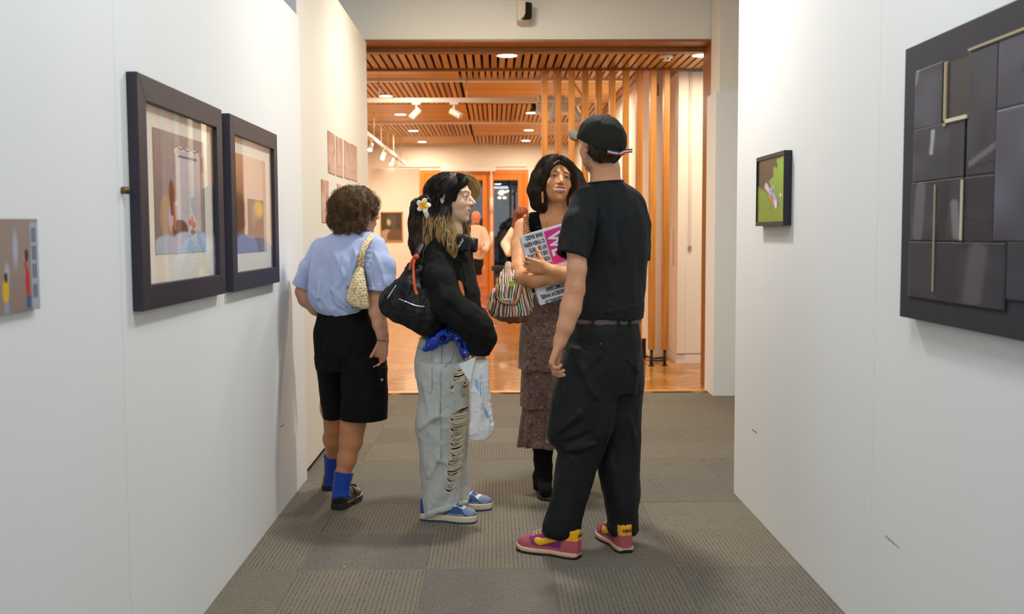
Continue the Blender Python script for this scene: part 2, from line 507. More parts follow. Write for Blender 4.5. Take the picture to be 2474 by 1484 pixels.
# main ceiling bays in a chequer of slats
CZ = 3.15
ybay = [10.36, 12.45, 14.75, 17.12, 19.45, 21.4]
xbay = [-2.62, -0.39, 1.62]
for j in range(5):
    for i in range(2):
        b = empty('ceiling', ((xbay[i] + xbay[i + 1]) / 2, (ybay[j] + ybay[j + 1]) / 2, CZ), kind='structure')
        run_y = (i + j) % 2 == 1
        a = (xbay[i] + 0.01, xbay[i + 1] - 0.01, ybay[j] + 0.02, ybay[j + 1] - 0.02)
        if run_y: slats_y(b, *a, CZ, 0.071, 0.050)
        else: slats_x(b, *a, CZ, 0.071, 0.064)
        box('backing', *a, CZ + 0.07, CZ + 0.09, DARK, b)
WT = mat('white_metal', S(225, 218, 208), 0.45)
for j, (yb, th) in enumerate(((12.40, 0.075), (17.12, 0.06), (19.45, 0.0))):
    if th: box('trim_%d' % (3 + j), -2.62, 1.62, yb - 0.06, yb + 0.04, CZ - 0.025, CZ + 0.05, WT, kind='structure', bw=0.004)
box('trim_6', 1.60, 1.68, 10.33, 21.4, CZ - 0.03, CZ + 0.08, TRIMW, kind='structure')

# --- walls of the far room
PEACH = mat('plaster_cream', S(232, 222, 208), 0.8)
box('wall_left', -2.75, -2.62, 8.9, 21.5, 0, 3.4, PEACH, kind='structure')
box('wall_right', 1.68, 1.80, 11.05, 21.5, 0, 3.4, PEACH, kind='structure')
box('wall_side', 1.80, 3.1, 11.0, 11.12, 0, 3.4, PEACH, kind='structure')
wf = empty('wall_back', (0, 21.4, 0), kind='structure')
DX0, DX1, DZ = (1016 - 1195) / F * 21.4, (1277 - 1195) / F * 21.4, 2.64
V, Fc = multi([boxvf(-2.75, DX0, 21.4, 21.55, 0, 3.4), boxvf(DX1, 1.8, 21.4, 21.55, 0, 3.4), boxvf(DX0, DX1, 21.4, 21.55, DZ, 3.4)])
mesh('face', V, Fc, PEACH, wf)
box('picture_rail', -2.0, 0.66, 21.36, 21.4, 2.70, 2.76, WT, wf, bw=0.006)
pr = empty('wall_side', (-1.75, 18.3, 0), kind='structure')
box('panel', -2.62, -1.345, 18.3, 18.45, 0.0, 2.48, PEACH, pr, bw=0.004)
box('edge_strip', -1.345, -1.325, 18.29, 18.45, 0.0, 2.48, mat('panel_edge', S(240, 226, 205), 0.6), pr)
# outer shell so the rooms are closed
box('ceiling', -2.75, 3.2, 8.72, 21.6, 3.36, 3.42, CEW, kind='structure')

# --- double door to the garden
ORANGE = mat('door_orange_wood', S(212, 120, 22), 0.35, var=(12, 0.10, (1, 1, 0.2)))
GL = glass_mat('door_glass', (0.86, 0.92, 0.95))
dr = empty('door_1', ((DX0 + DX1) / 2, 21.42, 0), kind='structure')
fw = 0.10
box('door_frame', DX0, DX0 + fw, 21.40, 21.50, 0, DZ, ORANGE, dr, bw=0.006)
box('door_frame', DX1 - fw, DX1, 21.40, 21.50, 0, DZ, ORANGE, dr, bw=0.006)
box('door_frame', DX0 + fw, DX1 - fw, 21.40, 21.50, DZ - 0.09, DZ, ORANGE, dr, bw=0.006)
xm = (1180 - 1195) / F * 21.4
for (a, b) in ((DX0 + fw, xm), (xm, DX1 - fw)):
    lf = empty('door_leaf', (a, 21.43, 0), dr)
    lf.location = (a - dr.location[0], 0.0, 0)
    w1 = 0.115
    for q in ((a + 0.004, a + w1, 0.02, DZ - 0.09), (b - w1, b - 0.004, 0.02, DZ - 0.09), (a + w1, b - w1, 0.02, 0.42), (a + w1, b - w1, DZ - 0.21, DZ - 0.09)):
        box('rail' if q[1] - q[0] > 0.2 else 'stile', q[0], q[1], 21.41, 21.455, q[2], q[3], ORANGE, lf, bw=0.005)
    box('pane', a + w1, b - w1, 21.43, 21.436, 0.42, DZ - 0.21, GL, lf)
box('roller_blind', -1.10, 0.03, 21.28, 21.38, 2.60, 2.70, WT, bw=0.02, label='white roller blind box over the orange garden door', cat='blind')
# pull rod hanging from it
rod = empty('blind_rod', (-0.05, 21.3, 0), label='white hanging rod in front of the garden door', cat='rod')
tube('rod', [(-0.06, 21.3, 2.6), (-0.06, 21.3, 0.4)], 0.016, WT, rod)
for z in (1.05, 1.75): 
    tube('clamp', [(-0.06, 21.3, z), (-0.06, 21.3, z + 0.32)], 0.034, WT, rod)

# --- dusk garden beyond the door
GARD = mat('garden_paving', S(60, 66, 74), 0.7)
box('ground', -8, 8, 21.6, 40, -0.12, -0.02, GARD, kind='structure')
box('wall_garden', -7, 7, 33, 33.3, -0.1, 4.6, mat('garden_wall', S(58, 76, 88), 0.8, var=(3, 0.2)), kind='structure')

# --- floors
TILE_W = 0.497
carp = []
for i, c in enumerate([(112, 108, 104), (104, 101, 99), (118, 113, 107), (98, 96, 96)]):
    pass
def carpet(i, base, rot):
    m = bpy.data.materials.new('carpet_%d_%d' % (i, rot)); m.use_nodes = True; nt = m.node_tree; N = nt.nodes; L = nt.links; b = N['Principled BSDF']
    b.inputs['Roughness'].default_value = 0.95; b.inputs['Specular IOR Level'].default_value = 0.1
    tc = N.new('ShaderNodeTexCoord'); mp = N.new('ShaderNodeMapping'); L.new(tc.outputs['Object'], mp.inputs[0])
    mp.inputs['Rotation'].default_value = (0, 0, math.radians(90 * rot)); mp.inputs['Location'].default_value = (i * 3.3, i * 1.7, 0)
    # ribs: tufted rows with broken lengths
    wv = N.new('ShaderNodeTexWave'); wv.wave_type = 'BANDS'; wv.bands_direction = 'X'; wv.inputs['Scale'].default_value = 18.0
    wv.inputs['Distortion'].default_value = 1.6; wv.inputs['Detail'].default_value = 2; wv.inputs['Detail Scale'].default_value = 6
    L.new(mp.outputs[0], wv.inputs[0])
    br = N.new('ShaderNodeMapping'); br.inputs['Scale'].default_value = (1, 0.55, 1); L.new(mp.outputs[0], br.inputs[0])
    n1 = N.new('ShaderNodeTexNoise'); n1.inputs['Scale'].default_value = 14; n1.inputs['Detail'].default_value = 3; L.new(br.outputs[0], n1.inputs[0])
    n3 = N.new('ShaderNodeTexNoise'); n3.inputs['Scale'].default_value = 330; n3.inputs['Detail'].default_value = 1; L.new(mp.outputs[0], n3.inputs[0])
    r1 = N.new('ShaderNodeMapRange'); r1.inputs[1].default_value = 0.35; r1.inputs[2].default_value = 0.65; r1.inputs[3].default_value = 0.45; L.new(n1.outputs['Fac'], r1.inputs[0])
    mu = N.new('ShaderNodeMath'); mu.operation = 'MULTIPLY'; L.new(wv.outputs['Fac'], mu.inputs[0]); L.new(r1.outputs[0], mu.inputs[1])
    ad = N.new('ShaderNodeMath'); ad.operation = 'MULTIPLY_ADD'; ad.inputs[1].default_value = 1.9; L.new(n3.outputs['Fac'], ad.inputs[0]); L.new(mu.outputs[0], ad.inputs[2])
    cr = N.new('ShaderNodeValToRGB'); L.new(ad.outputs[0], cr.inputs[0])
    base = np.array(base)
    cr.color_ramp.elements[0].position = 0.60; cr.color_ramp.elements[0].color = (*(base * 0.30), 1)
    cr.color_ramp.elements[1].position = 1.0; cr.color_ramp.elements[1].color = (*(base * 1.05), 1)
    e = cr.color_ramp.elements.new(1.0); cr.color_ramp.elements[1].position = 0.92
    e.color = (*(base * np.array([2.1, 2.0, 1.55])), 1)
    L.new(cr.outputs[0], b.inputs['Base Color'])
    bp = N.new('ShaderNodeBump'); bp.inputs['Strength'].default_value = 0.7; bp.inputs['Distance'].default_value = 0.004
    L.new(ad.outputs[0], bp.inputs['Height']); L.new(bp.outputs[0], b.inputs['Normal'])
    return m
cm = [carpet(i, S(*c), i % 2) for i, c in enumerate([(96, 93, 94), (98, 95, 94), (92, 90, 92), (94, 92, 94), (98, 94, 93), (91, 89, 92)])]
fl = empty('floor', (0, 4, 0), kind='structure')
TILE_W = 0.4992
V, Fc = boxvf(-TILE_W / 2, TILE_W / 2, -TILE_W / 2, TILE_W / 2, 0, 0.008)
tm = []
for m in cm:
    q = bpy.data.meshes.new('carpet_tile'); q.from_pydata(V, [], Fc); q.materials.append(m); tm.append(q)
GY = 4.035
for iy in range(-6, 10):
    for ix in range(-4, 7):
        x = -0.03 + ix * 0.5; y = GY + 0.25 + iy * 0.5 
        if y > 8.7 or (x < XL - 0.3) or (y < RW_END - 0.3 and x > XR + 0.3) : continue
        if x > 2.7: continue
        k = rnd.choice([0, 2, 4]) if (ix + iy) % 2 == 0 else rnd.choice([1, 3, 5])
        if rnd.random() < 0.22: k = rnd.randrange(6)
        o = bpy.data.objects.new('carpet_tile', tm[k]); COL.objects.link(o); o.parent = fl
        o.location = (x, y - 4, -0.008 + rnd.uniform(-0.0006, 0.0006))
box('underlay', -1.6, 3.2, -1.6, 8.72, -0.05, -0.0086, DARK, fl)
# warm stone / brick tile floor of the far room
fb = empty('floor', (0, 12, 0), kind='structure')
tcs = [(184, 124, 46), (172, 112, 36), (194, 136, 56), (178, 120, 50), (162, 104, 36)]
tms = []
for i, c in enumerate(tcs):
    m = mat('terracotta_%d' % i, S(*c), 0.22, var=(9, 0.12), bump=(30, 0.05, 0.002), coat=0.25)
    V, Fc = boxvf(-0.147, 0.147, -0.072, 0.072, 0, 0.01)
    q = bpy.data.meshes.new('tile'); q.from_pydata(V, [], Fc); q.materials.append(m); tms.append(q)
pos = []
p_ = 0.15
for a in range(-70, 90):
    for b in range(-70, 160):
        # herringbone: unit of two bricks
        k = (a - b) % 4
        if k == 0: pos.append(((a + 1) * p_, (b + 0.5) * p_, 0))
        if k == 3: pos.append(((a + 0.5) * p_, (b + 1) * p_, 1))
ca, sa = math.cos(math.radians(45)), math.sin(math.radians(45))
pp = []
for x, y, r in pos:
    X_, Y_ = ca * x - sa * y, sa * x + ca * y
    Y_ += 8.75
    if 8.62 < Y_ < 21.4 and -2.6 < X_ < 3.0:
        # screen size proxy
        pp.append((Y_, X_, r))
def infr(q): 
    return -1.15 * q[0] / 8.6 < q[1] < 1.75 * q[0] / 8.6 * 1.0
pp.sort(key=lambda q: (not infr(q), q[0]))
far = []
for n, (Y_, X_, r) in enumerate(pp):
    if n < 300 and infr((Y_, X_)):
        o = bpy.data.objects.new('tile', tms[rnd.randrange(5)]); COL.objects.link(o); o.parent = fb
        o.location = (X_, Y_ - 12, -0.01); o.rotation_euler[2] = math.radians(45 + 90 * r)
    else: far.append((X_, Y_, r))
VV = []; FF = []
hx, hy = 0.147, 0.072
for X_, Y_, r in far:
    an = math.radians(45 + 90 * r); c, s = math.cos(an), math.sin(an); n = len(VV)
    for u, v in ((-hx, -hy), (hx, -hy), (hx, hy), (-hx, hy)): VV.append((X_ + c * u - s * v, Y_ + s * u + c * v, 0))
    FF.append((n, n + 1, n + 2, n + 3))
mesh('tiles', np.array(VV), np.array(FF), mat('terracotta_far', S(184, 120, 48), 0.22, var=(5, 0.2), coat=0.25), fb, kind='stuff')
box('grout', -2.62, 3.0, 8.72, 21.6, -0.06, -0.004, mat('grout', S(206, 158, 106), 0.6), fb)
box('threshold', -1.3, 1.80, 8.60, 8.68, -0.004, 0.006, mat('brass_strip', S(214, 160, 92), 0.4, metal=0.3), fb)

# ================================================================== screen of posts
STEEL = mat('dark_steel', S(70, 58, 50), 0.4, metal=0.8)
for i in range(10):
    px = 1316 + i * 32.4
    x = (px - 1195) / F * 10.3
    p = empty('screen_post', (x, 10.3, 0), group='wooden posts of the slatted screen',
              label='tall square orange-brown wooden post of the screen between the two rooms', cat='post')
    box('post', x - 0.029, x + 0.029, 10.245, 10.345, 0.165, SZ - 0.02, POSTM[i % 3], p, bw=0.003)
    tube('foot', [(x, 10.3, 0.0), (x, 10.3, 0.17)], 0.016, STEEL, p)
    V, Fc = lathe([(0.034, 0), (0.034, 0.006)], 12); mesh('base_plate', np.array(V) + [x, 10.3, 0.001], Fc, STEEL, p)
_n = ['first', 'second', 'third', 'fourth', 'fifth', 'sixth', 'seventh', 'eighth', 'ninth', 'tenth']
posts = sorted([o for o in sc.objects if o.name.startswith('screen_post')], key=lambda o: o.location[0])
for n, o in zip(_n, posts):
    if 'group' in o: pass
    o['label'] = '%s wooden screen post counted from the left' % n

# floor power box and cable at the foot of the screen
pb = empty('floor_socket', (1.55, 10.5, 0), label='small dark floor socket box at the foot of the slatted screen', cat='socket')
BLK = mat('black_plastic', S(24, 24, 26), 0.4)
box('housing', 1.52, 1.60, 10.9, 10.99, 0.0, 0.20, BLK, pb, bw=0.006)
box('lid', 1.515, 1.605, 10.895, 10.995, 0.20, 0.21, BLK, pb)
tube('floor_cable', smoothpath([(1.60, 10.93, 0.02), (1.68, 10.8, 0.015), (1.78, 10.85, 0.015), (1.72, 10.6, 0.015), (1.6, 10.65, 0.015)]), 0.010, BLK,
     label='black cable lying on the tiles beside the floor socket', cat='cable')

# white tall cupboard right of the screen
CAB = mat('cupboard_white', S(236, 224, 210), 0.4)
cb = empty('tall_cupboard', (2.1, 10.6, 0), label='tall white built-in cupboard to the right of the wooden screen', cat='cupboard')
box('body', 1.845, 2.75, 10.47, 10.98, 0.10, SZ - 0.003, CAB, cb)
for k, (a, b) in enumerate(((1.847, 2.30), (2.304, 2.748))):
    d_ = box('door', a, b, 10.45, 10.47, 0.105, SZ - 0.006, CAB, cb, bw=0.002)
box('edge_cap', 1.845, 1.93, 10.43, 10.45, 0.105, SZ - 0.006, CAB, cb, bw=0.002)
box('channel', 1.955, 1.985, 10.435, 10.45, 1.20, SZ - 0.006, mat('cupboard_shade', S(214, 200, 184), 0.5), cb)
box('slot', 1.953, 1.987, 10.43, 10.45, 1.155, 1.20, mat('slot_grey', S(150, 136, 122), 0.5), cb)
box('plinth', 1.845, 2.75, 10.45, 10.98, 0.0, 0.095, CAB, cb, bw=0.002)
h_ = box('handle', 1.826, 1.845, 10.66, 10.73, 1.00, 1.36, CAB, cb, bw=0.004)

# ================================================================== ceiling fittings
LAMP = mat('lamp_glow', (1, 1, 1), emit=((1.0, 0.86, 0.62), 14.0))
def downlight(x, y, z, r, label, power, group=None):
    o = empty('downlight', (x, y, z), label=label, cat='light')
    V, Fc = lathe([(r, 0.0), (r, -0.008), (r * 0.86, -0.010), (r * 0.84, -0.002)], 24)
    mesh('trim_ring', np.array(V) + [x, y, z], Fc, WT, o, smooth=False)
    V, Fc = lathe([(r * 0.84, -0.0035), (r * 0.84, -0.006)], 24)
    mesh('lens', np.array(V) + [x, y, z], Fc, LAMP, o)
    l = area('downlight_lamp', (x, y, z - 0.03), r * 1.8, power * 0.34, WARM)
    return o
FK = 0.42
for k, y in enumerate((13.8, 15.9, 18.4, 20.6)):
    downlight(-1.42, y, CZ, 0.10, 'round ceiling light, %s of the left row in the far room' % ('nearest', 'second nearest', 'third nearest', 'farthest')[k], 75)
for k, (px, py) in enumerate(((1285, 276), (1278, 317), (1271, 342))):
    y = 1.82 * F / (565 - py); downlight((px - 1195) / F * y, y, CZ, 0.10, 'round ceiling light, %s of the right row in the far room' % ('nearest', 'middle', 'farthest')[k], 75)
y = (SZ - 1.33) * F / (565 - 140)
downlight((1227 - 1195) / F * y, y, SZ, 0.105, 'large round downlight in the slatted soffit above the group', 60)
downlight((1694 - 1195) / F * y, y, SZ, 0.105, 'round downlight in the soffit cut by the right jamb', 60)
# extra lamps of the far room that the screen and header hide
for (x, y, pw) in ((1.25, 13.3, 80), (-1.0, 11.6, 90), (0.6, 14, 80), (2.2, 9.8, 26)):
    area('far_room_lamp', (x, y, 2.9 if y < 10 else 3.05), 0.25, pw * 0.36, WARM)

sd = empty('smoke_detector', ((1607 - 1195) / F * 9.55, 9.55, SZ), label='white round smoke detector on the slatted soffit', cat='detector')
V, Fc = lathe([(0.062, 0.0), (0.062, -0.018), (0.048, -0.028), (0.040, -0.030), (0.034, -0.045), (0.02, -0.05)], 24)
mesh('housing', np.array(V) + np.array(sd.location[:]), Fc, mat('detector_white', S(235, 225, 210), 0.4), sd, smooth=True)
for k in range(5):
    a = k * 1.256; c = np.array(sd.location[:]) + [0.040 * math.cos(a), 0.040 * math.sin(a), -0.036]
    V, Fc = boxvf(-0.006, 0.006, -0.004, 0.004, -0.006, 0.006); mesh('vent', np.array(V) + c, Fc, BLK, sd)

# camera device under the corridor ceiling
sp = empty('security_camera', (0.25, 8.4, 3.28), label='white box with black angled front fixed to the header by the ceiling', cat='camera')
CREAMP = mat('device_cream', S(212, 198, 176), 0.5)
c = P(1268, 24, 8.5)
box('mount', c[0] - 0.062, c[0] + 0.035, 8.50, 8.70, c[2] - 0.085, c[2] + 0.085, CREAMP, sp, bw=0.012)
V = [(0.005, -0.02, 0.06), (0.058, 0.0, 0.055), (0.058, 0.02, -0.05), (0.048, 0.0, -0.075), (0.0, -0.02, -0.085), (-0.035, 0.0, -0.075), (-0.008, -0.02, -0.055), (0.003, -0.02, -0.03)]
V = np.array(V); V2 = V + [0, 0.06, 0]; n = len(V); VV = np.vstack([V, V2]) + [c[0], 8.49, c[2]]
Fc = [tuple(range(n))[::-1], tuple(range(n, 2 * n))] + [(i, (i + 1) % n, n + (i + 1) % n, n + i) for i in range(n)]
bev(mesh('lens_hood', VV, Fc, mat('gloss_black', S(10, 10, 12), 0.15), sp), 0.004)

# track rail with spotlights (white)
def spot(name, top, aim, label, body_r=0.04, blen=0.15, on=False, parent_z=None, parent=None):
    o = empty(name, top, label=label, cat='light')
    top = np.array(top, float); aim = np.array(aim, float); aim /= np.linalg.norm(aim)
    box('adapter', top[0] - 0.05, top[0] + 0.05, top[1] - 0.02, top[1] + 0.02, top[2] - 0.03, top[2], WT, o, bw=0.004)
    j = top + [0, 0, -0.12]
    tube('arm', [top - [0, 0, 0.02], j], 0.012, WT, o)
    a = j - aim * blen * 0.35; b = j + aim * blen * 0.65
    tube('lamp_head', [a, a + aim * 0.004, (a + b) / 2, b - aim * 0.002, b], [body_r * 0.7, body_r, body_r, body_r * 1.02, body_r], WT, o, seg=16)
    tube('lens', [b, b + aim * 0.004], [body_r * 0.85, body_r * 0.85], mat('spot_glow', (1, 1, 1), emit=((1.0, 0.88, 0.7), 30.0)) if on else mat('spot_lens', S(190, 180, 165), 0.2), o, seg=16)
    return o
ry = 12.3; rz = 1.33 + 318 / F * ry
rail = empty('track_rail', (-0.3, ry, rz), label='long white lighting track hung across the near end of the far room', cat='track')
box('rail', -1.9, 1.05, ry - 0.02, ry + 0.02, rz - 0.025, rz + 0.03, WT, rail, bw=0.003)
for px in (922, 1130): 
    x = (px - 1195) / F * ry; tube('hanger', [(x, ry, rz), (x, ry, CZ)], 0.007, WT, rail)
spot('spotlight', ((1010 - 1195) / F * ry, ry, rz - 0.02), (-0.55, -0.25, -0.6), 'white spotlight on the cross track pointing down to the left')
spot('spotlight', ((1100 - 1195) / F * ry, ry, rz - 0.02), (0.75, -0.25, -0.45), 'white spotlight on the cross track pointing down to the right')
_s = spot('spotlight', ((1338 - 1195) / F * 11.0, 11.0, rz - 0.16), (-0.5, -0.2, -0.9), 'white spotlight hanging behind the screen posts near the smiling woman', blen=0.2)
tube('hanger', [((1338 - 1195) / F * 11.0, 11.0, rz - 0.17), ((1338 - 1195) / F * 11.0, 11.0, CZ + 0.02)], 0.008, WT, _s)
spot('spotlight', ((1392 - 1195) / F * 12.3, 12.3, rz - 0.02), (0.3, -0.4, -0.7), 'white spotlight behind the screen posts beside the projector', blen=0.2)
for x, y in (((1338 - 1195) / F * 11.6, 11.6), ((1362 - 1195) / F * 11.9, 11.9)):
    pass
rail2 = empty('track_rail', (-1.79, 18, 2.75), label='white lighting track running away along the left wall of the far room', cat='track')
box('rail', -1.81, -1.77, 13.6, 21.2, 2.72, 2.77, WT, rail2, bw=0.003)
for y in (14.6, 15.6, 16.6, 17.6, 18.6, 20.0):
    tube('hanger', [(-1.79, y, 2.76), (-1.79, y, CZ)], 0.007, WT, rail2)
for k, (y, on, aim) in enumerate(((15.2, True, (-0.1, -0.6, -0.7)), (16.9, False, (-0.3, 0.3, -0.8)), (18.3, True, (-0.2, -0.6, -0.8)), (19.4, False, (-0.5, 0.2, -0.8)))):
    spot('spotlight', (-1.79, y, 2.73), aim, ('glowing nearest spotlight on the left far track', 'unlit second spotlight on the left far track', 'glowing third spotlight on the left far track', 'unlit farthest spotlight on the left far track')[k], on=on, body_r=0.033, blen=0.12)
l = area('gallery_spot_lamp', (-1.75, 16.6, 2.6), 0.1, 6, WARM, (-1.8, 18.3, 1.5), spread=90)

# projector
pj = empty('projector', (0.55, 11.6, 2.5), label='white ceiling projector with a dark lens hanging behind the wooden posts', cat='projector')
c = P(1330, 262, 11.7)
box('body', c[0] - 0.17, c[0] + 0.22, 11.55, 11.85, c[2] - 0.06, c[2] + 0.05, mat('projector_white', S(232, 222, 205), 0.4), pj, bw=0.02)
box('mount_plate', c[0] - 0.14, c[0] + 0.16, 11.6, 11.8, c[2] + 0.09, c[2] + 0.13, WT, pj, bw=0.01)
for q in (-0.09, 0.1): tube('strut', [(c[0] + q, 11.7, c[2] + 0.04), (c[0] + q, 11.7, c[2] + 0.10)], 0.008, WT, pj)
tube('pole', [(c[0] - 0.09, 11.7, c[2] + 0.12), (c[0] - 0.09, 11.7, CZ)], 0.018, WT, pj)
lp = np.array([c[0] - 0.17, 11.6, c[2] - 0.0]); tube('lens_barrel', [lp, lp - [0.05, 0.0, 0]], 0.045, BLK, pj, seg=16)
tube('projector_cable', smoothpath([(c[0] + 0.24, 11.7, c[2]), (c[0] + 0.32, 11.7, c[2] - 0.16), (c[0] + 0.36, 11.7, c[2] + 0.1), (c[0] + 0.28, 11.7, c[2] + 0.25), (c[0] + 0.2, 11.7, CZ)]), 0.012, WT,
     label='white cable looping beside the ceiling projector', cat='cable')
# low black bench by the door
tb = empty('side_table', (0.1, 19.8, 0), label='low black table in front of the right garden door', cat='table')
z = 1.33 + (565 - 643) / F * 19.5
box('table_top', (1187 - 1195) / F * 19.5, 0.85, 19.3, 19.8, z - 0.08, z, BLK, tb, bw=0.004)
for x in (0.0, 0.8):
    for y in (19.35, 19.75): box('leg', x - 0.02, x + 0.02, y - 0.02, y + 0.02, 0, z - 0.08, BLK, tb)
# sign blade on the far right wall tassel
ts = empty('pull_tassel', (1.5, 9.9, 2.6), label='small dark tassel hanging on a cord between the right screen posts', cat='tassel')
c = P(1590, 215, 10.6)
tube('cord', [(c[0], 10.6, CZ + 0.3), (c[0], 10.6, c[2] + 0.03)], 0.003, TRIMW, ts)
tube('tassel', [(c[0], 10.6, c[2] + 0.05), (c[0], 10.6, c[2] + 0.02), (c[0], 10.6, c[2] - 0.07)], [0.006, 0.014, 0.012], TRIMW, ts)
# ================================================================== anatomy tools
def unit(v): v = np.asarray(v, float); return v / np.linalg.norm(v)
def frameR(fwd, up=(0, 0, 1), roll=0.0):
    """columns right, forward, up"""
    f = unit(fwd); u = np.asarray(up, float); u = unit(u - u.dot(f) * f); r = np.cross(f, u)
    if roll:
        c, s = math.cos(roll), math.sin(roll); r, u = c * r + s * u, c * u - s * r
    return np.stack([r, f, u], 1)

def mir(X): Y = X.copy(); Y[:, 0] = np.abs(Y[:, 0]); return Y

def head_sdf(q, smile=0.0, male=False, nose=1.0, lids=True):
    """q in head space (right, forward, up), eyes at z = 0, chin -0.116, crown +0.108"""
    m = mir(q)
    d = ell(q, (0, -0.014, 0.030), (0.076, 0.095, 0.079))
    d = smin(d, ell(q, (0, 0.028, -0.022), (0.062, 0.060, 0.078)), 0.025)
    jw = 0.054 if male else 0.042
    d = smin(d, ell(q, (0, 0.020, -0.072), (jw, 0.055, 0.038)), 0.025)
    d = smin(d, ell(q, (0, 0.068, -0.100), (0.018 if male else 0.014, 0.015, 0.013)), 0.022)
    d = smin(d, ell(m, (0.036, 0.060, -0.030), (0.020, 0.018, 0.020)), 0.018)
    d = smin(d, rc(m, (0.012, 0.085, 0.020), (0.044, 0.068, 0.022), 0.007, 0.006), 0.014)
    d = smax(d, -ell(m, (0.031, 0.097, 0.001), (0.018, 0.018, 0.011)), 0.010)
    # nose
    d = smin(d, rc(q, (0, 0.080, 0.012), (0, 0.100 * 1.0 + 0.006 * nose, -0.028), 0.0070, 0.0092), 0.010)
    d = smin(d, ell(m, (0.0115, 0.094, -0.033), (0.0072, 0.0095, 0.0072)), 0.006)
    d = smin(d, rc(q, (0, 0.097 + 0.004 * nose, -0.034), (0, 0.086, -0.040), 0.0078, 0.0065), 0.006)
    d = smin(d, rc(q, (0, 0.090, -0.010), (0, 0.092, -0.030), 0.009, 0.0115), 0.008)
    d = smax(d, -ell(m, (0.0060, 0.100, -0.0415), (0.0032, 0.0045, 0.003)), 0.003)
    # mouth
    zc = -0.064
    if smile > 0.5:
        d = smin(d, ell(q, (0, 0.074, zc), (0.036, 0.018, 0.023)), 0.012)
        up = np.minimum(rc(m, (0, 0.0925, zc + 0.0095), (0.019, 0.0875, zc + 0.0098), 0.0040, 0.0036), rc(m, (0.019, 0.0875, zc + 0.0098), (0.0335, 0.0730, zc + 0.0120), 0.0036, 0.0018))
        lo = np.minimum(rc(m, (0, 0.0910, zc - 0.0125), (0.016, 0.0870, zc - 0.0090), 0.0060, 0.0052), rc(m, (0.016, 0.0870, zc - 0.0090), (0.0335, 0.0730, zc + 0.0110), 0.0052, 0.0018))
        q7 = q - np.stack([0 * q[:, 0], 0 * q[:, 0], 7.0 * q[:, 0] ** 2], 1)
        d = smax(d, -ell(q7, (0, 0.090, zc + 0.0005), (0.0290, 0.022, 0.0078)), 0.003)
        d = smin(d, up, 0.003); d = smin(d, lo, 0.003)
        d = smax(d, -(rc(m, (0.019, 0.0945, -0.038), (0.045, 0.0745, -0.060), 0.0012, 0.0010)), 0.008)
        d = smin(d, ell(m, (0.041, 0.062, -0.036), (0.015, 0.015, 0.014)), 0.012)
    else:
        d = smin(d, ell(q, (0, 0.076, zc), (0.027, 0.015, 0.018)), 0.012)
        cu = 0.010 * smile
        up = np.minimum(rc(m, (0, 0.0925, zc + 0.0030), (0.013, 0.0895, zc + 0.0026 + cu * .3), 0.0040, 0.0034), rc(m, (0.013, 0.0895, zc + 0.0026 + cu * .3), (0.0265, 0.0790, zc + 0.0005 + cu), 0.0034, 0.0016))
        lo = np.minimum(rc(m, (0, 0.0910, zc - 0.0060), (0.012, 0.0885, zc - 0.0048 + cu * .3), 0.0052, 0.0042), rc(m, (0.012, 0.0885, zc - 0.0048 + cu * .3), (0.0260, 0.0785, zc - 0.0010 + cu), 0.0042, 0.0016))
        d = smin(d, up, 0.003); d = smin(d, lo, 0.003)
        d = smax(d, -np.minimum(rc(m, (0, 0.0975, zc - 0.0012), (0.013, 0.0945, zc + cu * .3), 0.0006, 0.0006), rc(m, (0.013, 0.0945, zc + cu * .3), (0.0285, 0.0815, zc + cu), 0.0006, 0.0006)), 0.003)
    # lids
    if lids:
        e = m - np.array((0.031, 0.0725, 0.0), np.float32); sph = np.sqrt((e * e).sum(1)) - 0.0150
        op = 1 - np.sqrt((e[:, 0] / 0.0142) ** 2 + ((e[:, 2] - 0.0002) / (0.0038 if smile > 0.5 else 0.0046)) ** 2)
        lid = smax(sph, op * 0.005, 0.001)
        d = smin(np.maximum(d, -(np.sqrt((e * e).sum(1)) - 0.0132)), lid, 0.0025)
    # ears
    ear = ell(m, (0.0775, -0.010, -0.006), (0.0075, 0.018, 0.030))
    ear = smax(ear, -ell(m, (0.086, -0.006, -0.004), (0.007, 0.011, 0.019)), 0.004)
    return smin(d, ear, 0.006)

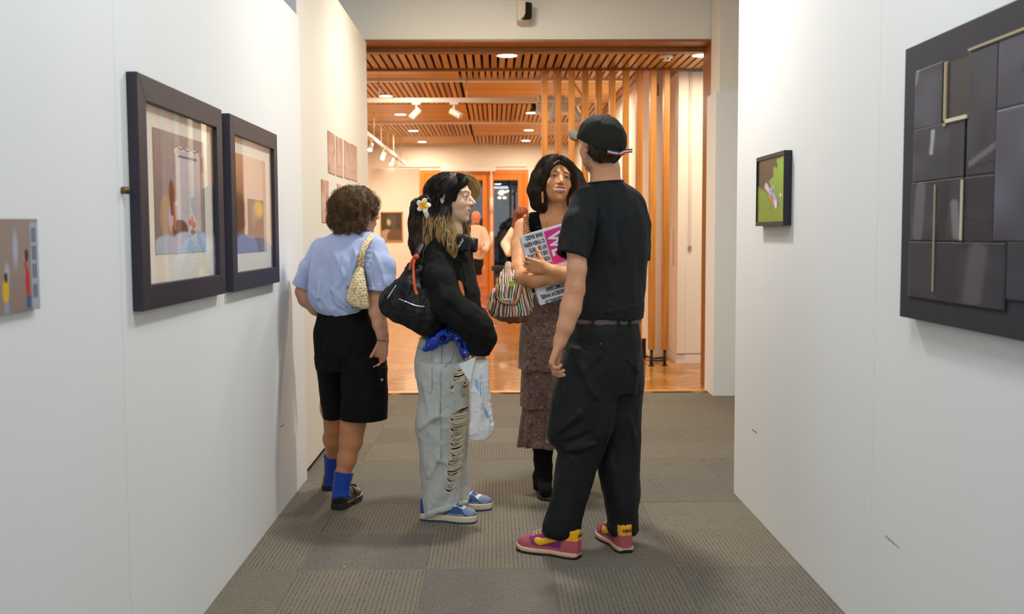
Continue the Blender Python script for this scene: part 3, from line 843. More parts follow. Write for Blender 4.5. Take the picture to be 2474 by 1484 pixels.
def head_col(q, skin, lip, brow, smile=0.0, stubble=None, blush=0.10, liner=True, browz=0.0):
    m = mir(q); C = np.tile(np.asarray(skin, np.float32), (len(q), 1))
    def put(w, c):
        nonlocal C
        w = np.clip(w, 0, 1)[:, None]; C = C * (1 - w) + np.asarray(c, np.float32) * w
    front = np.clip((q[:, 1] - 0.03) / 0.02, 0, 1)
    put(blush * 3.0 * np.exp(-(((m[:, 0] - 0.042) / 0.018) ** 2 + ((m[:, 2] + 0.032) / 0.018) ** 2)) * front, S(214, 110, 90))
    put(0.25 * np.exp(-((q[:, 0] / 0.014) ** 2 + ((q[:, 2] + 0.032) / 0.012) ** 2)) * front, S(205, 105, 80))
    if stubble is not None:
        w = np.clip((-q[:, 2] - 0.040) / 0.015, 0, 1) * np.clip((q[:, 1] + 0.015) / 0.02, 0, 1)
        w = np.maximum(w, np.clip((q[:, 1]) / 0.02, 0, 1) * np.clip((0.03 - q[:, 1]) / 0.02, 0, 1) * np.clip((0.02 - q[:, 2]) / 0.02, 0, 1) * 0.8)
        nz = 0.55 + 0.45 * vnoise(q, 0.004); put(w * nz * 0.8, stubble)
    zc = -0.064
    if smile > 0.5:
        up = np.minimum(rc(m, (0, 0.0935, zc + 0.0095), (0.019, 0.0880, zc + 0.0098), 0.0048, 0.0042), rc(m, (0.019, 0.0880, zc + 0.0098), (0.0335, 0.0730, zc + 0.0120), 0.0042, 0.0022))
        lo = np.minimum(rc(m, (0, 0.0920, zc - 0.0125), (0.016, 0.0875, zc - 0.0090), 0.0066, 0.0056), rc(m, (0.016, 0.0875, zc - 0.0090), (0.0335, 0.0730, zc + 0.0110), 0.0056, 0.0022))
        put(np.clip(1 - np.minimum(up, lo) / 0.0008, 0, 1), lip)
        inn = (m[:, 0] < 0.0305) & (np.abs(q[:, 2] - zc - 7.0 * q[:, 0] ** 2) < 0.0095) & (q[:, 1] < 0.0850 - 6 * m[:, 0] ** 2) & (q[:, 1] > 0.04)
        put(inn.astype(float), S(60, 18, 18))
    else:
        cu = 0.010 * smile
        up = np.minimum(rc(m, (0, 0.0930, zc + 0.0030), (0.013, 0.0900, zc + 0.0026 + cu * .3), 0.0046, 0.0040), rc(m, (0.013, 0.0900, zc + 0.0026 + cu * .3), (0.0265, 0.0790, zc + 0.0005 + cu), 0.0040, 0.0022))
        lo = np.minimum(rc(m, (0, 0.0915, zc - 0.0060), (0.012, 0.0890, zc - 0.0048 + cu * .3), 0.0058, 0.0048), rc(m, (0.012, 0.0890, zc - 0.0048 + cu * .3), (0.0260, 0.0785, zc - 0.0010 + cu), 0.0048, 0.0022))
        put(np.clip(1 - np.minimum(up, lo) / 0.0008, 0, 1), lip)
        put(np.clip(1 - np.minimum(rc(m, (0, 0.0965, zc - 0.0012), (0.013, 0.0930, zc + cu * .3), 0.0014, 0.0013), rc(m, (0.013, 0.0930, zc + cu * .3), (0.0290, 0.0800, zc + cu), 0.0014, 0.0012)) / 0.0006, 0, 1) * 0.9, np.asarray(lip) * 0.25)
    # eyebrows: arched, tapering outwards
    bz = 0.0205 + browz
    t = np.clip((m[:, 0] - 0.011) / 0.038, 0, 1); cz = bz + 0.007 * np.sin(t * 2.3) - 0.003 * t; th = 0.0060 * (1 - 0.60 * t)
    w = np.clip(1.3 - np.abs(q[:, 2] - cz) / th, 0, 1) * 1.0 * (m[:, 0] > 0.011) * (m[:, 0] < 0.049) * (q[:, 1] > 0.04)
    put(w * (0.82 + 0.18 * vnoise(q * np.array([1, 1, 0.4]), 0.002)), brow)
    # lash line around the lids
    if liner:
        e = m - np.array((0.031, 0.0725, 0.0), np.float32); rr = np.sqrt((e[:, 0] / 0.0142) ** 2 + (e[:, 2] / 0.0050) ** 2)
        on = (np.sqrt((e * e).sum(1)) < 0.0165) & (q[:, 1] > 0.07)
        put(np.clip(1.5 - np.abs(rr - 1.02) / (0.26), 0, 1) * on * np.where(e[:, 2] > 0, 1.0, 0.55), S(28, 16, 14))
        put(0.28 * np.exp(-(((m[:, 0] - 0.031) / 0.016) ** 2 + ((q[:, 2] - 0.009) / 0.006) ** 2)) * (q[:, 1] > 0.05), np.asarray(skin) * 0.45)
    # nostrils
    put(np.clip(1.2 - ell(m, (0.0060, 0.100, -0.0415), (0.0036, 0.005, 0.0032)) / 0.0008, 0, 1) * (ell(m, (0.0060, 0.100, -0.0415), (0.0036, 0.005, 0.0032)) < 0.001), np.asarray(skin) * 0.15)
    return C

EYE = mat('eye', attr=True, rough=0.22, spec=0.5)
def eyes(parent, O, R, look, iris=S(58, 34, 18)):
    u, v = np.meshgrid(np.linspace(0, 2 * math.pi, 33)[:-1], np.linspace(0, math.pi, 40), indexing='ij')
    D = np.stack([np.sin(v) * np.cos(u), np.cos(v), np.sin(v) * np.sin(u)], -1).reshape(-1, 3)   # pole along +forward
    nv = 40; Q = []
    for i in range(32):
        for j in range(nv - 1):
            i2 = (i + 1) % 32; Q.append((i * nv + j, i * nv + j + 1, i2 * nv + j + 1, i2 * nv + j))
    look = unit(look)                                    # world gaze
    for s in (-1, 1):
        c = O + R @ np.array((0.031 * s, 0.0725, 0.0))
        fr = frameR(look)
        ang = np.arccos(np.clip(D[:, 1], -1, 1))
        C = np.tile(S(232, 226, 220), (len(D), 1))
        C[ang < 0.64] = np.asarray(iris) * 0.4; C[ang < 0.58] = iris; C[ang < 0.30] = S(8, 6, 6)
        V = (D * 0.0129) @ fr.T + c
        mesh('eye', V, np.array(Q), EYE, parent, smooth=True, colors=C)

def hand_sdf(X, O, f, th, left, curl=(0.5, 0.6, 0.4), spread=0.05, s=1.0, thumb=(0.7, 0.35), percurl=(1, 1, 1, 1)):
    """O wrist, f finger direction, th thumb-side direction"""
    f = unit(f); th = np.asarray(th, float); th = unit(th - th.dot(f) * f)
    n = np.cross(th, f) if left else np.cross(f, th)          # back of the hand
    L = [0.070, 0.078, 0.072, 0.056]; off = [0.030, 0.010, -0.010, -0.028]; st = [0.088, 0.092, 0.088, 0.080]
    rad = [0.0088, 0.0090, 0.0086, 0.0076]
    d = None
    for i in range(4):
        a = O + th * off[i] * 0.62 * s; k = O + (f * st[i] + th * off[i]) * s
        e = rc(X, a, k, 0.0150 * s, 0.0115 * s); d = e if d is None else smin(d, e, 0.012 * s)
    fing = None
    for i in range(4):
        k = O + (f * st[i] + th * off[i]) * s; ang = 0.0; dirs = f + th * spread * (1.5 - i); dirs = unit(dirs); p = k; r = rad[i] * s
        seg = [0.46, 0.30, 0.24]; e = None
        for j in range(3):
            ang += curl[j] * percurl[i]; v = unit(math.cos(ang) * dirs - math.sin(ang) * n)
            q = p + v * L[i] * seg[j] * s; r2 = r * 0.92
            g = rc(X, p, q, r, r2); e = g if e is None else smin(e, g, 0.003); p = q; r = r2
        fing = e if fing is None else np.minimum(fing, e)
    d = smin(d, fing, 0.006 * s)
    # thumb leaves the side of the palm near its base
    b = O + (f * 0.022 + th * 0.020 - n * 0.004) * s; a1, a2 = thumb
    v1 = unit(math.cos(a1) * f + math.sin(a1) * th - 0.25 * n); p1 = b + v1 * 0.044 * s
    v2 = unit(math.cos(a1 - a2) * f + math.sin(a1 - a2) * th - 0.35 * n); p2 = p1 + v2 * 0.033 * s
    v3 = unit(math.cos(a1 - 1.6 * a2) * f + math.sin(a1 - 1.6 * a2) * th - 0.4 * n); p3 = p2 + v3 * 0.024 * s
    t = smin(rc(X, b, p1, 0.0155 * s, 0.0115 * s), rc(X, p1, p2, 0.0108 * s, 0.0098 * s), 0.004)
    t = smin(t, rc(X, p2, p3, 0.0098 * s, 0.0080 * s), 0.003)
    return smin(d, t, 0.009 * s)

def body_mesh(name, parent, m, f, col, lo, hi, h, fine):
    """one skin mesh: coarse body plus finer boxes [(f, lo, hi, h)] stitched over it"""
    Vs = []; Qs = []; n = 0
    sk = [inbox(a, b, 0.004) for _, a, b, _ in fine]
    def skip(C):
        r = np.zeros(len(C), bool)
        for s in sk: r |= s(C)
        return r
    V, Q = surfnet(f, lo, hi, h, skip=skip); Vs.append(V); Qs.append(Q); n = len(V)
    for g, a, b, hh in fine:
        V, Q = surfnet(g, a, b, hh); Vs.append(V); Qs.append(Q + n); n += len(V)
    V = np.concatenate(Vs); Q = np.concatenate(Qs)
    return mesh(name, V, Q, m, parent, smooth=True, colors=col(V.astype(np.float32)))

def gradf(f, p, e=0.002):
    g = np.stack([f(p + np.array(v, np.float32) * e) - f(p - np.array(v, np.float32) * e) for v in ((1, 0, 0), (0, 1, 0), (0, 0, 1))], 1)
    return g / (np.linalg.norm(g, axis=1)[:, None] + 1e-9)

def tubes_from(paths, r, seg=3):
    """paths (N, K, 3), r (N,) or (N, K) -> V, Q"""
    N, K, _ = paths.shape
    r = np.asarray(r, float); r = r[:, None] * np.linspace(1, 1, K) if r.ndim == 1 else r
    T = np.gradient(paths, axis=1); T /= np.linalg.norm(T, axis=2)[..., None] + 1e-9
    U = np.cross(T, np.array([0.31, 0.87, 0.38])); U /= np.linalg.norm(U, axis=2)[..., None] + 1e-9; W = np.cross(T, U)
    V = np.stack([paths + r[..., None] * (math.cos(2 * math.pi * k / seg) * U + math.sin(2 * math.pi * k / seg) * W) for k in range(seg)], 2)
    idx = np.arange(N * K * seg).reshape(N, K, seg)
    Q = []
    for k in range(seg):
        k2 = (k + 1) % seg
        Q.append(np.stack([idx[:, :-1, k], idx[:, :-1, k2], idx[:, 1:, k2], idx[:, 1:, k]], -1).reshape(-1, 4))
    return V.reshape(-1, 3), np.concatenate(Q)

def combed(f, roots, flow, K, step, off, rad, curl=0.0, freq=60.0, seed=0, taper=True, lift=0.0):
    """strands that start at roots and are combed along flow(p, t) over the surface f = off"""
    rs = np.random.RandomState(seed); N = len(roots); p = roots.astype(np.float32).copy()
    off = np.broadcast_to(off, (N,)).astype(np.float32); step = np.broadcast_to(step, (N,))
    out = np.zeros((N, K, 3)); 
    for k in range(K):
        g = gradf(f, p); d = f(p); tgt = off + lift * (k / K) ** 2
        p = p - g * np.clip((d - tgt), -0.02, 0.02)[:, None] * (1.0 if k else 1.0)
        out[:, k] = p
        v = flow(p, k / K); v = v - (v * g).sum(1)[:, None] * g * 0.9
        v /= np.linalg.norm(v, axis=1)[:, None] + 1e-9
        p = (p + v * step[:, None]).astype(np.float32)
    for _ in range(2): out[:, 1:-1] = (out[:, :-2] + 2 * out[:, 1:-1] + out[:, 2:]) / 4
    if curl:
        T = np.gradient(out, axis=1); T /= np.linalg.norm(T, axis=2)[..., None] + 1e-9
        U = np.cross(T, np.array([0.2, 0.9, 0.3])); U /= np.linalg.norm(U, axis=2)[..., None] + 1e-9; W = np.cross(T, U)
        s = np.cumsum(np.ones(K))[None, :] * step[:, None]
        # neighbours curl together: phase from the root position
        ph = (vnoise(roots, 0.02) * 6.0 + rs.rand(N) * 0.9)[:, None]; amp = curl * np.clip(np.linspace(0, 1, K) * 2.5, 0.1, 1)[None, :]
        out += amp[..., None] * (np.cos(freq * s + ph)[..., None] * U + np.sin(freq * s + ph)[..., None] * W)
    R_ = rad * (0.6 + 0.8 * rs.rand(N))[:, None] * (np.linspace(1, 0.35, K)[None, :] if taper else np.ones((1, K)))
    return out, R_

def strand_mesh(name, paths, R_, m, parent, colf, seg=3, **k):
    V, Q = tubes_from(paths, R_, seg); N, K, _ = paths.shape
    C = np.repeat(colf(paths), seg, axis=1).reshape(-1, 3) if False else np.repeat(colf(paths)[:, :, None, :], seg, 2).reshape(-1, 3)
    return mesh(name, V, Q, m, parent, smooth=True, colors=C, kind='stuff', **k)

def surf_pts(f, lo, hi, n, seed=0, cond=None):
    """points on f = 0 by rejection and projection"""
    rs = np.random.RandomState(seed); out = []; tot = 0
    while tot < n:
        p = (np.asarray(lo) + rs.rand(n * 12, 3) * (np.asarray(hi) - np.asarray(lo))).astype(np.float32)
        d = f(p); p = p[np.abs(d) < 0.008]
        if len(p) == 0: continue
        for _ in range(2): p = p - gradf(f, p) * f(p)[:, None]
        p = p.astype(np.float32)
        if cond is not None: p = p[cond(p)]
        out.append(p); tot += len(p)
    return np.concatenate(out)[:n]

SKINM = mat('skin', attr=True, rough=0.5, sss=0.12, bump=(900, 0.08, 0.0006), spec=0.4)
HAIRM = mat('hair', attr=True, rough=0.48, spec=0.38)

def hem_cut(X, d, p0, nrm, thick=0.006, depth=0.03):
    """cut a garment at the plane (p0, nrm outwards) and hollow its end"""
    nrm = unit(nrm).astype(np.float32); h = (X - np.asarray(p0, np.float32)) @ nrm
    carve = np.maximum(d + thick, -(h + depth))
    return np.maximum(np.maximum(d, h), -carve)

def shoe_frame(toe, heel, z0=0.0):
    """unit axes: x sideways (right of the foot), y to the toe, z up; origin at the heel on the floor"""
    a = np.array([toe[0], toe[1], 0.0]); b = np.array([heel[0], heel[1], 0.0]); f = unit(a - b); r = np.cross(f, [0, 0, 1.0])
    return np.stack([r, f, np.array([0, 0, 1.0])], 1), np.array([b[0], b[1], z0]), np.linalg.norm(a - b)

def sole_sdf(q, L, w, z0, z1, side=1, heelw=0.80, r=0.006):
    """plan outline of a shoe sole: ball wide, waist narrow"""
    y = q[:, 1] / L
    half = np.interp(y, [-0.02, 0.0, 0.05, 0.18, 0.42, 0.70, 0.86, 0.95, 1.0, 1.02], np.array([0.0, 0.45, 0.68, 0.80, 0.74, 1.0, 0.88, 0.60, 0.28, 0]) * w)
    cx = np.interp(y, [0, 0.4, 0.75, 1.0], [0, 0.004, -0.003, -0.012]) * side
    d = np.abs(q[:, 0] - cx) - half
    d = np.maximum(d * 0.8, np.maximum(-q[:, 1], q[:, 1] - L))
    return smax(d, np.maximum(z0 - q[:, 2], q[:, 2] - z1), r)

def shoe_upper(q, L, w, z0, hh, side=1, op=0.42, low=0.062):
    """closed upper; collar opening cut above the ankle line"""
    y = q[:, 1] / L
    half = np.interp(y, [-0.02, 0.0, 0.05, 0.18, 0.42, 0.70, 0.86, 0.95, 0.985, 1.0], np.array([0.0, 0.40, 0.62, 0.74, 0.70, 0.92, 0.80, 0.52, 0.2, 0]) * w)
    top = np.interp(y, [0, 0.06, 0.22, 0.40, 0.55, 0.72, 0.88, 0.97, 1.0], np.array([0.85, 1.0, 0.86, 0.92, 0.78, 0.52, 0.44, 0.30, 0.15]) * hh) + z0
    cx = np.interp(y, [0, 0.4, 0.75, 1.0], [0, 0.004, -0.003, -0.012]) * side
    zz = np.clip((q[:, 2] - z0) / (top - z0 + 1e-4), 0, 1.2)
    hw = half * np.sqrt(np.clip(1.02 - (zz * 0.92) ** 2.6, 0.001, 1))
    d = (np.abs(q[:, 0] - cx) - hw) * 0.75
    d = np.maximum(d, np.maximum(z0 - 0.004 - q[:, 2], (q[:, 2] - top) * 0.8))
    return np.maximum(d, np.maximum(-q[:, 1], q[:, 1] - L))
# ================================================================== man in the black cap (seen from behind, right of the middle)
rp = rows_px
man = empty('person', P(1430, 1345, 4.3) * [1, 1, 0], label='tall man in a dark cap, black t-shirt and baggy black trousers, seen from behind', cat='person')
mO = P(1451, 350, 4.3); mR = frameR((-0.50, 0.84, 0.10)); mRi = mR.astype(np.float32)
mskin = S(208, 152, 116)
mwr = P(1351, 831, 4.10)
def m_neck(X):
    d = chain(X, [(P(1458, 372, 4.31), 0.052), (P(1462, 410, 4.32), 0.058), (P(1463, 445, 4.33), 0.064)], 0.02)
    d = smin(d, chain(X, [(P(1432, 492, 4.28), 0.04), (P(1463, 464, 4.33), 0.052), (P(1505, 490, 4.38), 0.04)]), 0.05)
    # tendons of the neck
    return d
def m_arm(X):
    d = chain(X, [(P(1404, 520, 4.21), 0.046), (P(1394, 600, 4.14), 0.042), (P(1394, 650, 4.12), 0.0385), (P(1389, 700, 4.12), 0.0400), (P(1379, 745, 4.11), 0.0425), (P(1366, 790, 4.10), 0.034), (P(1354, 822, 4.10), 0.0255), (mwr, 0.024)], 0.012)
    for a, b, w_ in (((1376, 697, 4.07), (1407, 683, 4.08), 0.0035), ((1382, 706, 4.07), (1404, 697, 4.08), 0.003)):
        d = d - 0.0035 * np.exp(-(rc(X, P(*a), P(*b), 0, 0) / 0.007) ** 2)
    d = d - 0.002 * np.exp(-(rc(X, P(1372, 735, 4.07), P(1352, 820, 4.08), 0, 0) / 0.004) ** 2)
    return d
def m_hand(X):
    return smin(m_arm(X), hand_sdf(X, mwr, (-0.36, -0.05, -0.93), (0.1, 1.0, -0.25), True, curl=(0.75, 0.95, 0.6), s=0.98, percurl=(0.75, 0.9, 1.05, 1.2), thumb=(0.35, 0.1)), 0.012)
def m_body(X):
    d = smin(m_neck(X), m_arm(X), 0.02)
    d = smin(d, chain(X, [(P(1530, 500, 4.42), 0.05), (P(1540, 620, 4.50), 0.04), (P(1520, 700, 4.62), 0.035), (P(1490, 690, 4.75), 0.024)], 0.02), 0.02)
    d = smin(d, loft(X, rp([(445, 1440, 1500, 4.33, .05), (500, 1405, 1545, 4.33, .085), (600, 1412, 1548, 4.32, .10), (700, 1412, 1538, 4.32, .10), (760, 1405, 1530, 4.31, .10), (830, 1400, 1530, 4.31, .10), (880, 1410, 1525, 4.31, .09)])), 0.03)
    for J in ([(P(1425, 850, 4.29), .085), (P(1400, 1060, 4.25), .055), (P(1362, 1250, 4.24), .042), (P(1368, 1312, 4.20), .030)],
              [(P(1500, 850, 4.36), .085), (P(1500, 1060, 4.36), .055), (P(1504, 1250, 4.32), .042), (P(1504, 1302, 4.28), .030)]):
        d = smin(d, chain(X, J, 0.02), 0.02)
    return d
def m_head(X):
    q = (X - mO.astype(np.float32)) @ mRi
    return smin(head_sdf(q * 1.0, male=True, lids=False), m_neck(X), 0.02)
def m_col(X):
    q = ((X - mO.astype(np.float32)) @ mRi) * 1.0
    C = head_col(q, mskin, S(176, 110, 96), S(70, 54, 44), stubble=S(92, 82, 76), liner=False)
    bodyw = np.linalg.norm(q, axis=1) > 0.16; C[bodyw] = mskin
    n = vnoise(X, 0.03) * 0.06; C = C * (1 + n[:, None])
    # redder knuckles and elbow
    r = np.exp(-(np.linalg.norm(X - P(1386, 698, 4.09).astype(np.float32), axis=1) / 0.03) ** 2) * 0.35
    r = np.maximum(r, np.exp(-(np.linalg.norm(X - P(1330, 880, 4.10).astype(np.float32), axis=1) / 0.045) ** 2) * 0.35)
    r = np.maximum(r, 0.6 * np.exp(-(np.linalg.norm(X - P(1409, 362, 4.25).astype(np.float32), axis=1) / 0.03) ** 2))
    C = C * (1 - r[:, None]) + S(196, 116, 92) * r[:, None]
    return C
hl, hh_ = bounds([mO], 0.155); hl[2] -= 0.03
hl2, hh2 = bounds([mwr + np.array([-0.04, 0, -0.07])], 0.105)
body_mesh('body', man, SKINM, m_body, m_col, *bounds([P(1345, 400, 4.1), P(1560, 1330, 4.8), P(1345, 1330, 4.1)], 0.10), 0.006,
          [(lambda X: np.minimum(m_head(X), m_body(X)), hl, hh_, 0.0024), (lambda X: m_hand(X), hl2, hh2, 0.0020)])

# --- t-shirt
TEE = mat('black_tee_jersey', S(11, 16, 20), 0.8, bump=(700, 0.25, 0.0012), spec=.38, var=(6, 0.15))
def tee(X):
    b = loft(X, rp([(433, 1440, 1496, 4.335, .055), (443, 1424, 1512, 4.33, .075), (456, 1404, 1534, 4.33, .092), (475, 1388, 1553, 4.33, .11), (505, 1384, 1563, 4.32, .125), (545, 1392, 1568, 4.32, .135), (600, 1402, 1567, 4.31, .14), (650, 1410, 1563, 4.31, .14), (700, 1408, 1558, 4.30, .14), (745, 1392, 1554, 4.30, .145), (768, 1388, 1551, 4.30, .14)]), cap=0.006)
    s1 = chain(X, [(P(1414, 482, 4.24), .056), (P(1398, 540, 4.18), .064), (P(1384, 625, 4.13), .066)], 0.01)
    s1 = hem_cut(X, s1, P(1383, 618, 4.12), P(1383, 618, 4.12) - P(1402, 500, 4.18) + np.array([-0.02, 0, 0]), 0.018, 0.03)
    s2 = chain(X, [(P(1524, 488, 4.40), .052), (P(1538, 545, 4.46), .060), (P(1536, 630, 4.50), .062)], 0.01)
    s2 = hem_cut(X, s2, P(1536, 628, 4.5), (0, 0, -1), 0.018, 0.03)
    d = smin(smin(b, s1, 0.022), s2, 0.03)
    px = P
    d = folds2(X, d, [
        (px(1440, 500, 4.18), px(1425, 600, 4.16), 0.020, 0.012), (px(1448, 520, 4.18), px(1440, 640, 4.16), 0.012, -0.008),
        (px(1480, 470, 4.20), px(1490, 620, 4.17), 0.022, 0.006), (px(1520, 520, 4.20), px(1530, 720, 4.18), 0.018, 0.007),
        (px(1500, 540, 4.18), px(1512, 740, 4.16), 0.014, -0.006), (px(1410, 500, 4.12), px(1428, 560, 4.14), 0.012, -0.008),
        (px(1395, 740, 4.17), px(1450, 700, 4.16), 0.014, 0.008), (px(1400, 758, 4.16), px(1480, 748, 4.15), 0.009, -0.006),
        (px(1460, 755, 4.15), px(1545, 740, 4.18), 0.010, 0.007), (px(1415, 660, 4.17), px(1440, 740, 4.16), 0.014, -0.006),
        (px(1375, 530, 4.08), px(1395, 600, 4.08), 0.014, 0.006), (px(1402, 470, 4.2), px(1440, 450, 4.24), 0.012, 0.005)])
    d = d + 0.006 * vnoise(X * np.array([1, 1, 0.45], np.float32), 0.05) + 0.0025 * vnoise(X * np.array([1, 1, 0.6], np.float32), 0.022)
    # hem seam near the bottom and collar opening
    zb = P(1470, 768, 4.3)[2]; h = zb - X[:, 2]
    d = d + 0.0015 * np.exp(-((h + 0.022) / 0.002) ** 2)
    d = np.maximum(d, -(chain(X, [(P(1463, 445, 4.33), 0.069), (P(1459, 380, 4.31), 0.075)])))
    return np.maximum(d, -np.maximum(d + 0.006, h * -1 - 0.03)) if False else d
sdfobj('t_shirt', tee, *bounds([P(1385, 440, 4.25), P(1560, 780, 4.45), P(1350, 640, 4.10), P(1470, 600, 4.12), P(1500, 600, 4.5)], 0.06), 0.0042, TEE, man)
# collar ribbing
clo = []
for a in np.linspace(0, 2 * math.pi, 49):
    c0 = P(1463, 445, 4.33); zz_ = np.linspace(.10, -.12, 120); q_ = np.stack([np.full(120, c0[0] + .0715 * math.cos(a)), np.full(120, c0[1] + .0715 * math.sin(a)), c0[2] + zz_], 1).astype(np.float32)
    b_ = loft(q_, rp([(433, 1440, 1496, 4.335, .055), (443, 1424, 1512, 4.33, .075), (456, 1404, 1534, 4.33, .092), (475, 1388, 1553, 4.33, .11), (505, 1384, 1563, 4.32, .125), (545, 1392, 1568, 4.32, .135)]), cap=.006)
    k_ = np.argmax(b_ < 0.002); clo.append(q_[k_])
clo = np.array(clo); clo[:, 2] = np.convolve(np.r_[clo[-5:-1, 2], clo[:, 2], clo[1:5, 2]], np.ones(9) / 9, 'valid')
tube('collar', clo, .0055, TEE, man, seg=8)
cv = []
for a in np.linspace(0, 2 * math.pi, 33)[:-1]:
    c = P(1463, 444, 4.33); cv.append(c + [0.072 * math.cos(a), 0.070 * math.sin(a), -0.010 * math.sin(a) * -1.2 + 0.002])
cv.append(cv[0]); 
# --- trousers
TRO = mat('black_twill', S(8, 13, 14), 0.72, bump=(500, 0.2, 0.001), var=(5, 0.2), spec=0.36)
def trousers(X):
    hp = loft(X, rp([(772, 1391, 1543, 4.30, .125), (800, 1380, 1548, 4.30, .14), (850, 1368, 1551, 4.31, .15), (900, 1354, 1553, 4.31, .15), (945, 1345, 1552, 4.31, .13)]), cap=0.008)
    l1 = loft(X, rp([(840, 1375, 1500, 4.27, .12), (900, 1352, 1500, 4.27, .125), (960, 1336, 1492, 4.26, .12), (1030, 1321, 1480, 4.25, .115), (1062, 1325, 1468, 4.25, .108), (1090, 1345, 1458, 4.25, .10), (1130, 1342, 1443, 4.24, .092), (1200, 1330, 1426, 4.23, .085), (1250, 1318, 1410, 4.22, .08), (1282, 1313, 1404, 4.22, .078), (1293, 1318, 1402, 4.22, .07)]), cap=0.006)
    l2 = loft(X, rp([(840, 1452, 1548, 4.36, .12), (920, 1440, 1553, 4.36, .125), (1000, 1440, 1552, 4.36, .12), (1070, 1440, 1550, 4.36, .11), (1130, 1444, 1547, 4.34, .10), (1200, 1456, 1546, 4.32, .09), (1250, 1466, 1541, 4.31, .08), (1280, 1467, 1541, 4.30, .077), (1290, 1473, 1535, 4.30, .07)]), cap=0.006)
    d = smin(hp, smin(l1, l2, 0.008), 0.03)
    px = P
    F_ = [(px(1495, 880, 4.14), px(1475, 1000, 4.15), 0.016, -0.012), (px(1475, 1000, 4.16), px(1448, 1120, 4.2), 0.012, -0.012),
          (px(1400, 1000, 4.14), px(1345, 1045, 4.15), 0.018, 0.012), (px(1430, 1050, 4.14), px(1350, 1078, 4.15), 0.014, -0.010),
          (px(1440, 1075, 4.15), px(1352, 1092, 4.15), 0.014, 0.011), (px(1380, 1110, 4.16), px(1340, 1230, 4.19), 0.016, 0.008),
          (px(1400, 880, 4.15), px(1440, 960, 4.13), 0.018, 0.009), (px(1470, 830, 4.14), px(1405, 900, 4.15), 0.016, 0.007),
          (px(1505, 850, 4.15), px(1545, 900, 4.20), 0.014, 0.008), (px(1540, 870, 4.2), px(1530, 1000, 4.22), 0.016, 0.007),
          (px(1520, 1010, 4.24), px(1545, 1080, 4.26), 0.016, 0.008), (px(1455, 1150, 4.3), px(1520, 1240, 4.28), 0.016, 0.006),
          (px(1320, 1240, 4.2), px(1400, 1262, 4.2), 0.008, -0.006), (px(1316, 1268, 4.19), px(1402, 1275, 4.19), 0.008, 0.006),
          (px(1470, 1262, 4.28), px(1540, 1258, 4.28), 0.008, -0.006), (px(1468, 1276, 4.28), px(1540, 1280, 4.28), 0.008, 0.006),
          (px(1420, 815, 4.16), px(1455, 850, 4.14), 0.010, -0.006), (px(1500, 812, 4.16), px(1462, 852, 4.14), 0.010, -0.006),
          (px(1370, 900, 4.17), px(1340, 990, 4.18), 0.016, 0.008), (px(1395, 1150, 4.17), px(1410, 1220, 4.19), 0.010, -0.006)]
    d = folds2(X, d, F_, 1.25, .85)
    d = d + 0.008 * vnoise(X * np.array([1, 1, 0.6], np.float32), 0.065) + 0.0025 * vnoise(X * np.array([1, 1, 0.6], np.float32), 0.025)
    # welt pocket line at the back
    e = rc(X, P(1418, 829, 4.155), P(1499, 826, 4.155), 0, 0); d = d + 0.003 * np.exp(-(e / 0.004) ** 2)
    for (x_, y_, dd) in ((1358, 1293, 4.22), (1504, 1290, 4.30)):
        c = P(x_, y_, dd); h = c[2] - X[:, 2]; near = np.abs(X[:, 0] - c[0]) < 0.11
        carve = np.maximum(np.maximum(d + 0.012, -(h + 0.04)), -1 + 2 * (~near))
        d = np.maximum(d, -carve)
    return d
sdfobj('trousers', trousers, *bounds([P(1320, 765, 4.2), P(1550, 1305, 4.4), P(1320, 1305, 4.3), P(1400, 900, 4.12), P(1400, 900, 4.48)], 0.05), 0.0048, TRO, man)
# belt with loops
BELT = mat('grey_belt', S(88, 78, 74), 0.6)
c = P(1468, 772, 4.30); pts = [c + [0.138 * math.cos(a) , 0.130 * math.sin(a), 0.0] for a in np.linspace(0, 2 * math.pi, 49)]
tube('belt', pts, 0.014, BELT, man, seg=8, flat=0.16, up=None) if False else None
V = []; Fc = []
for i, a in enumerate(np.linspace(0, 2 * math.pi, 65)[:-1]):
    for r_, z in ((0.0, -0.012), (0.004, -0.012), (0.004, 0.012), (0.0, 0.012)):
        V.append(c + [(0.136 + r_) * math.cos(a), (0.126 + r_) * math.sin(a), z])
for i in range(64):
    j = (i + 1) % 64
    for k in range(4): Fc.append((i * 4 + k, i * 4 + (k + 1) % 4, j * 4 + (k + 1) % 4, j * 4 + k))
mesh('belt', V, Fc, BELT, man, smooth=False, label='brown-grey belt')
for px_ in (1432, 1494, 1523):
    x = P(px_, 772, 4.18)[0]; t = (x - c[0]) / 0.143; y = c[1] - 0.134 * math.sqrt(max(0.0, 1 - t * t))
    box('belt_loop', x - 0.006, x + 0.006, y - 0.004, y + 0.006, c[2] - 0.020, c[2] + 0.018, TRO, man, bw=0.002)
tube('pocket_button', [P(1452, 832, 4.148), P(1452, 832, 4.140)], [0.006, 0.005], mat('button_dark', S(60, 60, 56), 0.35), man, seg=10)

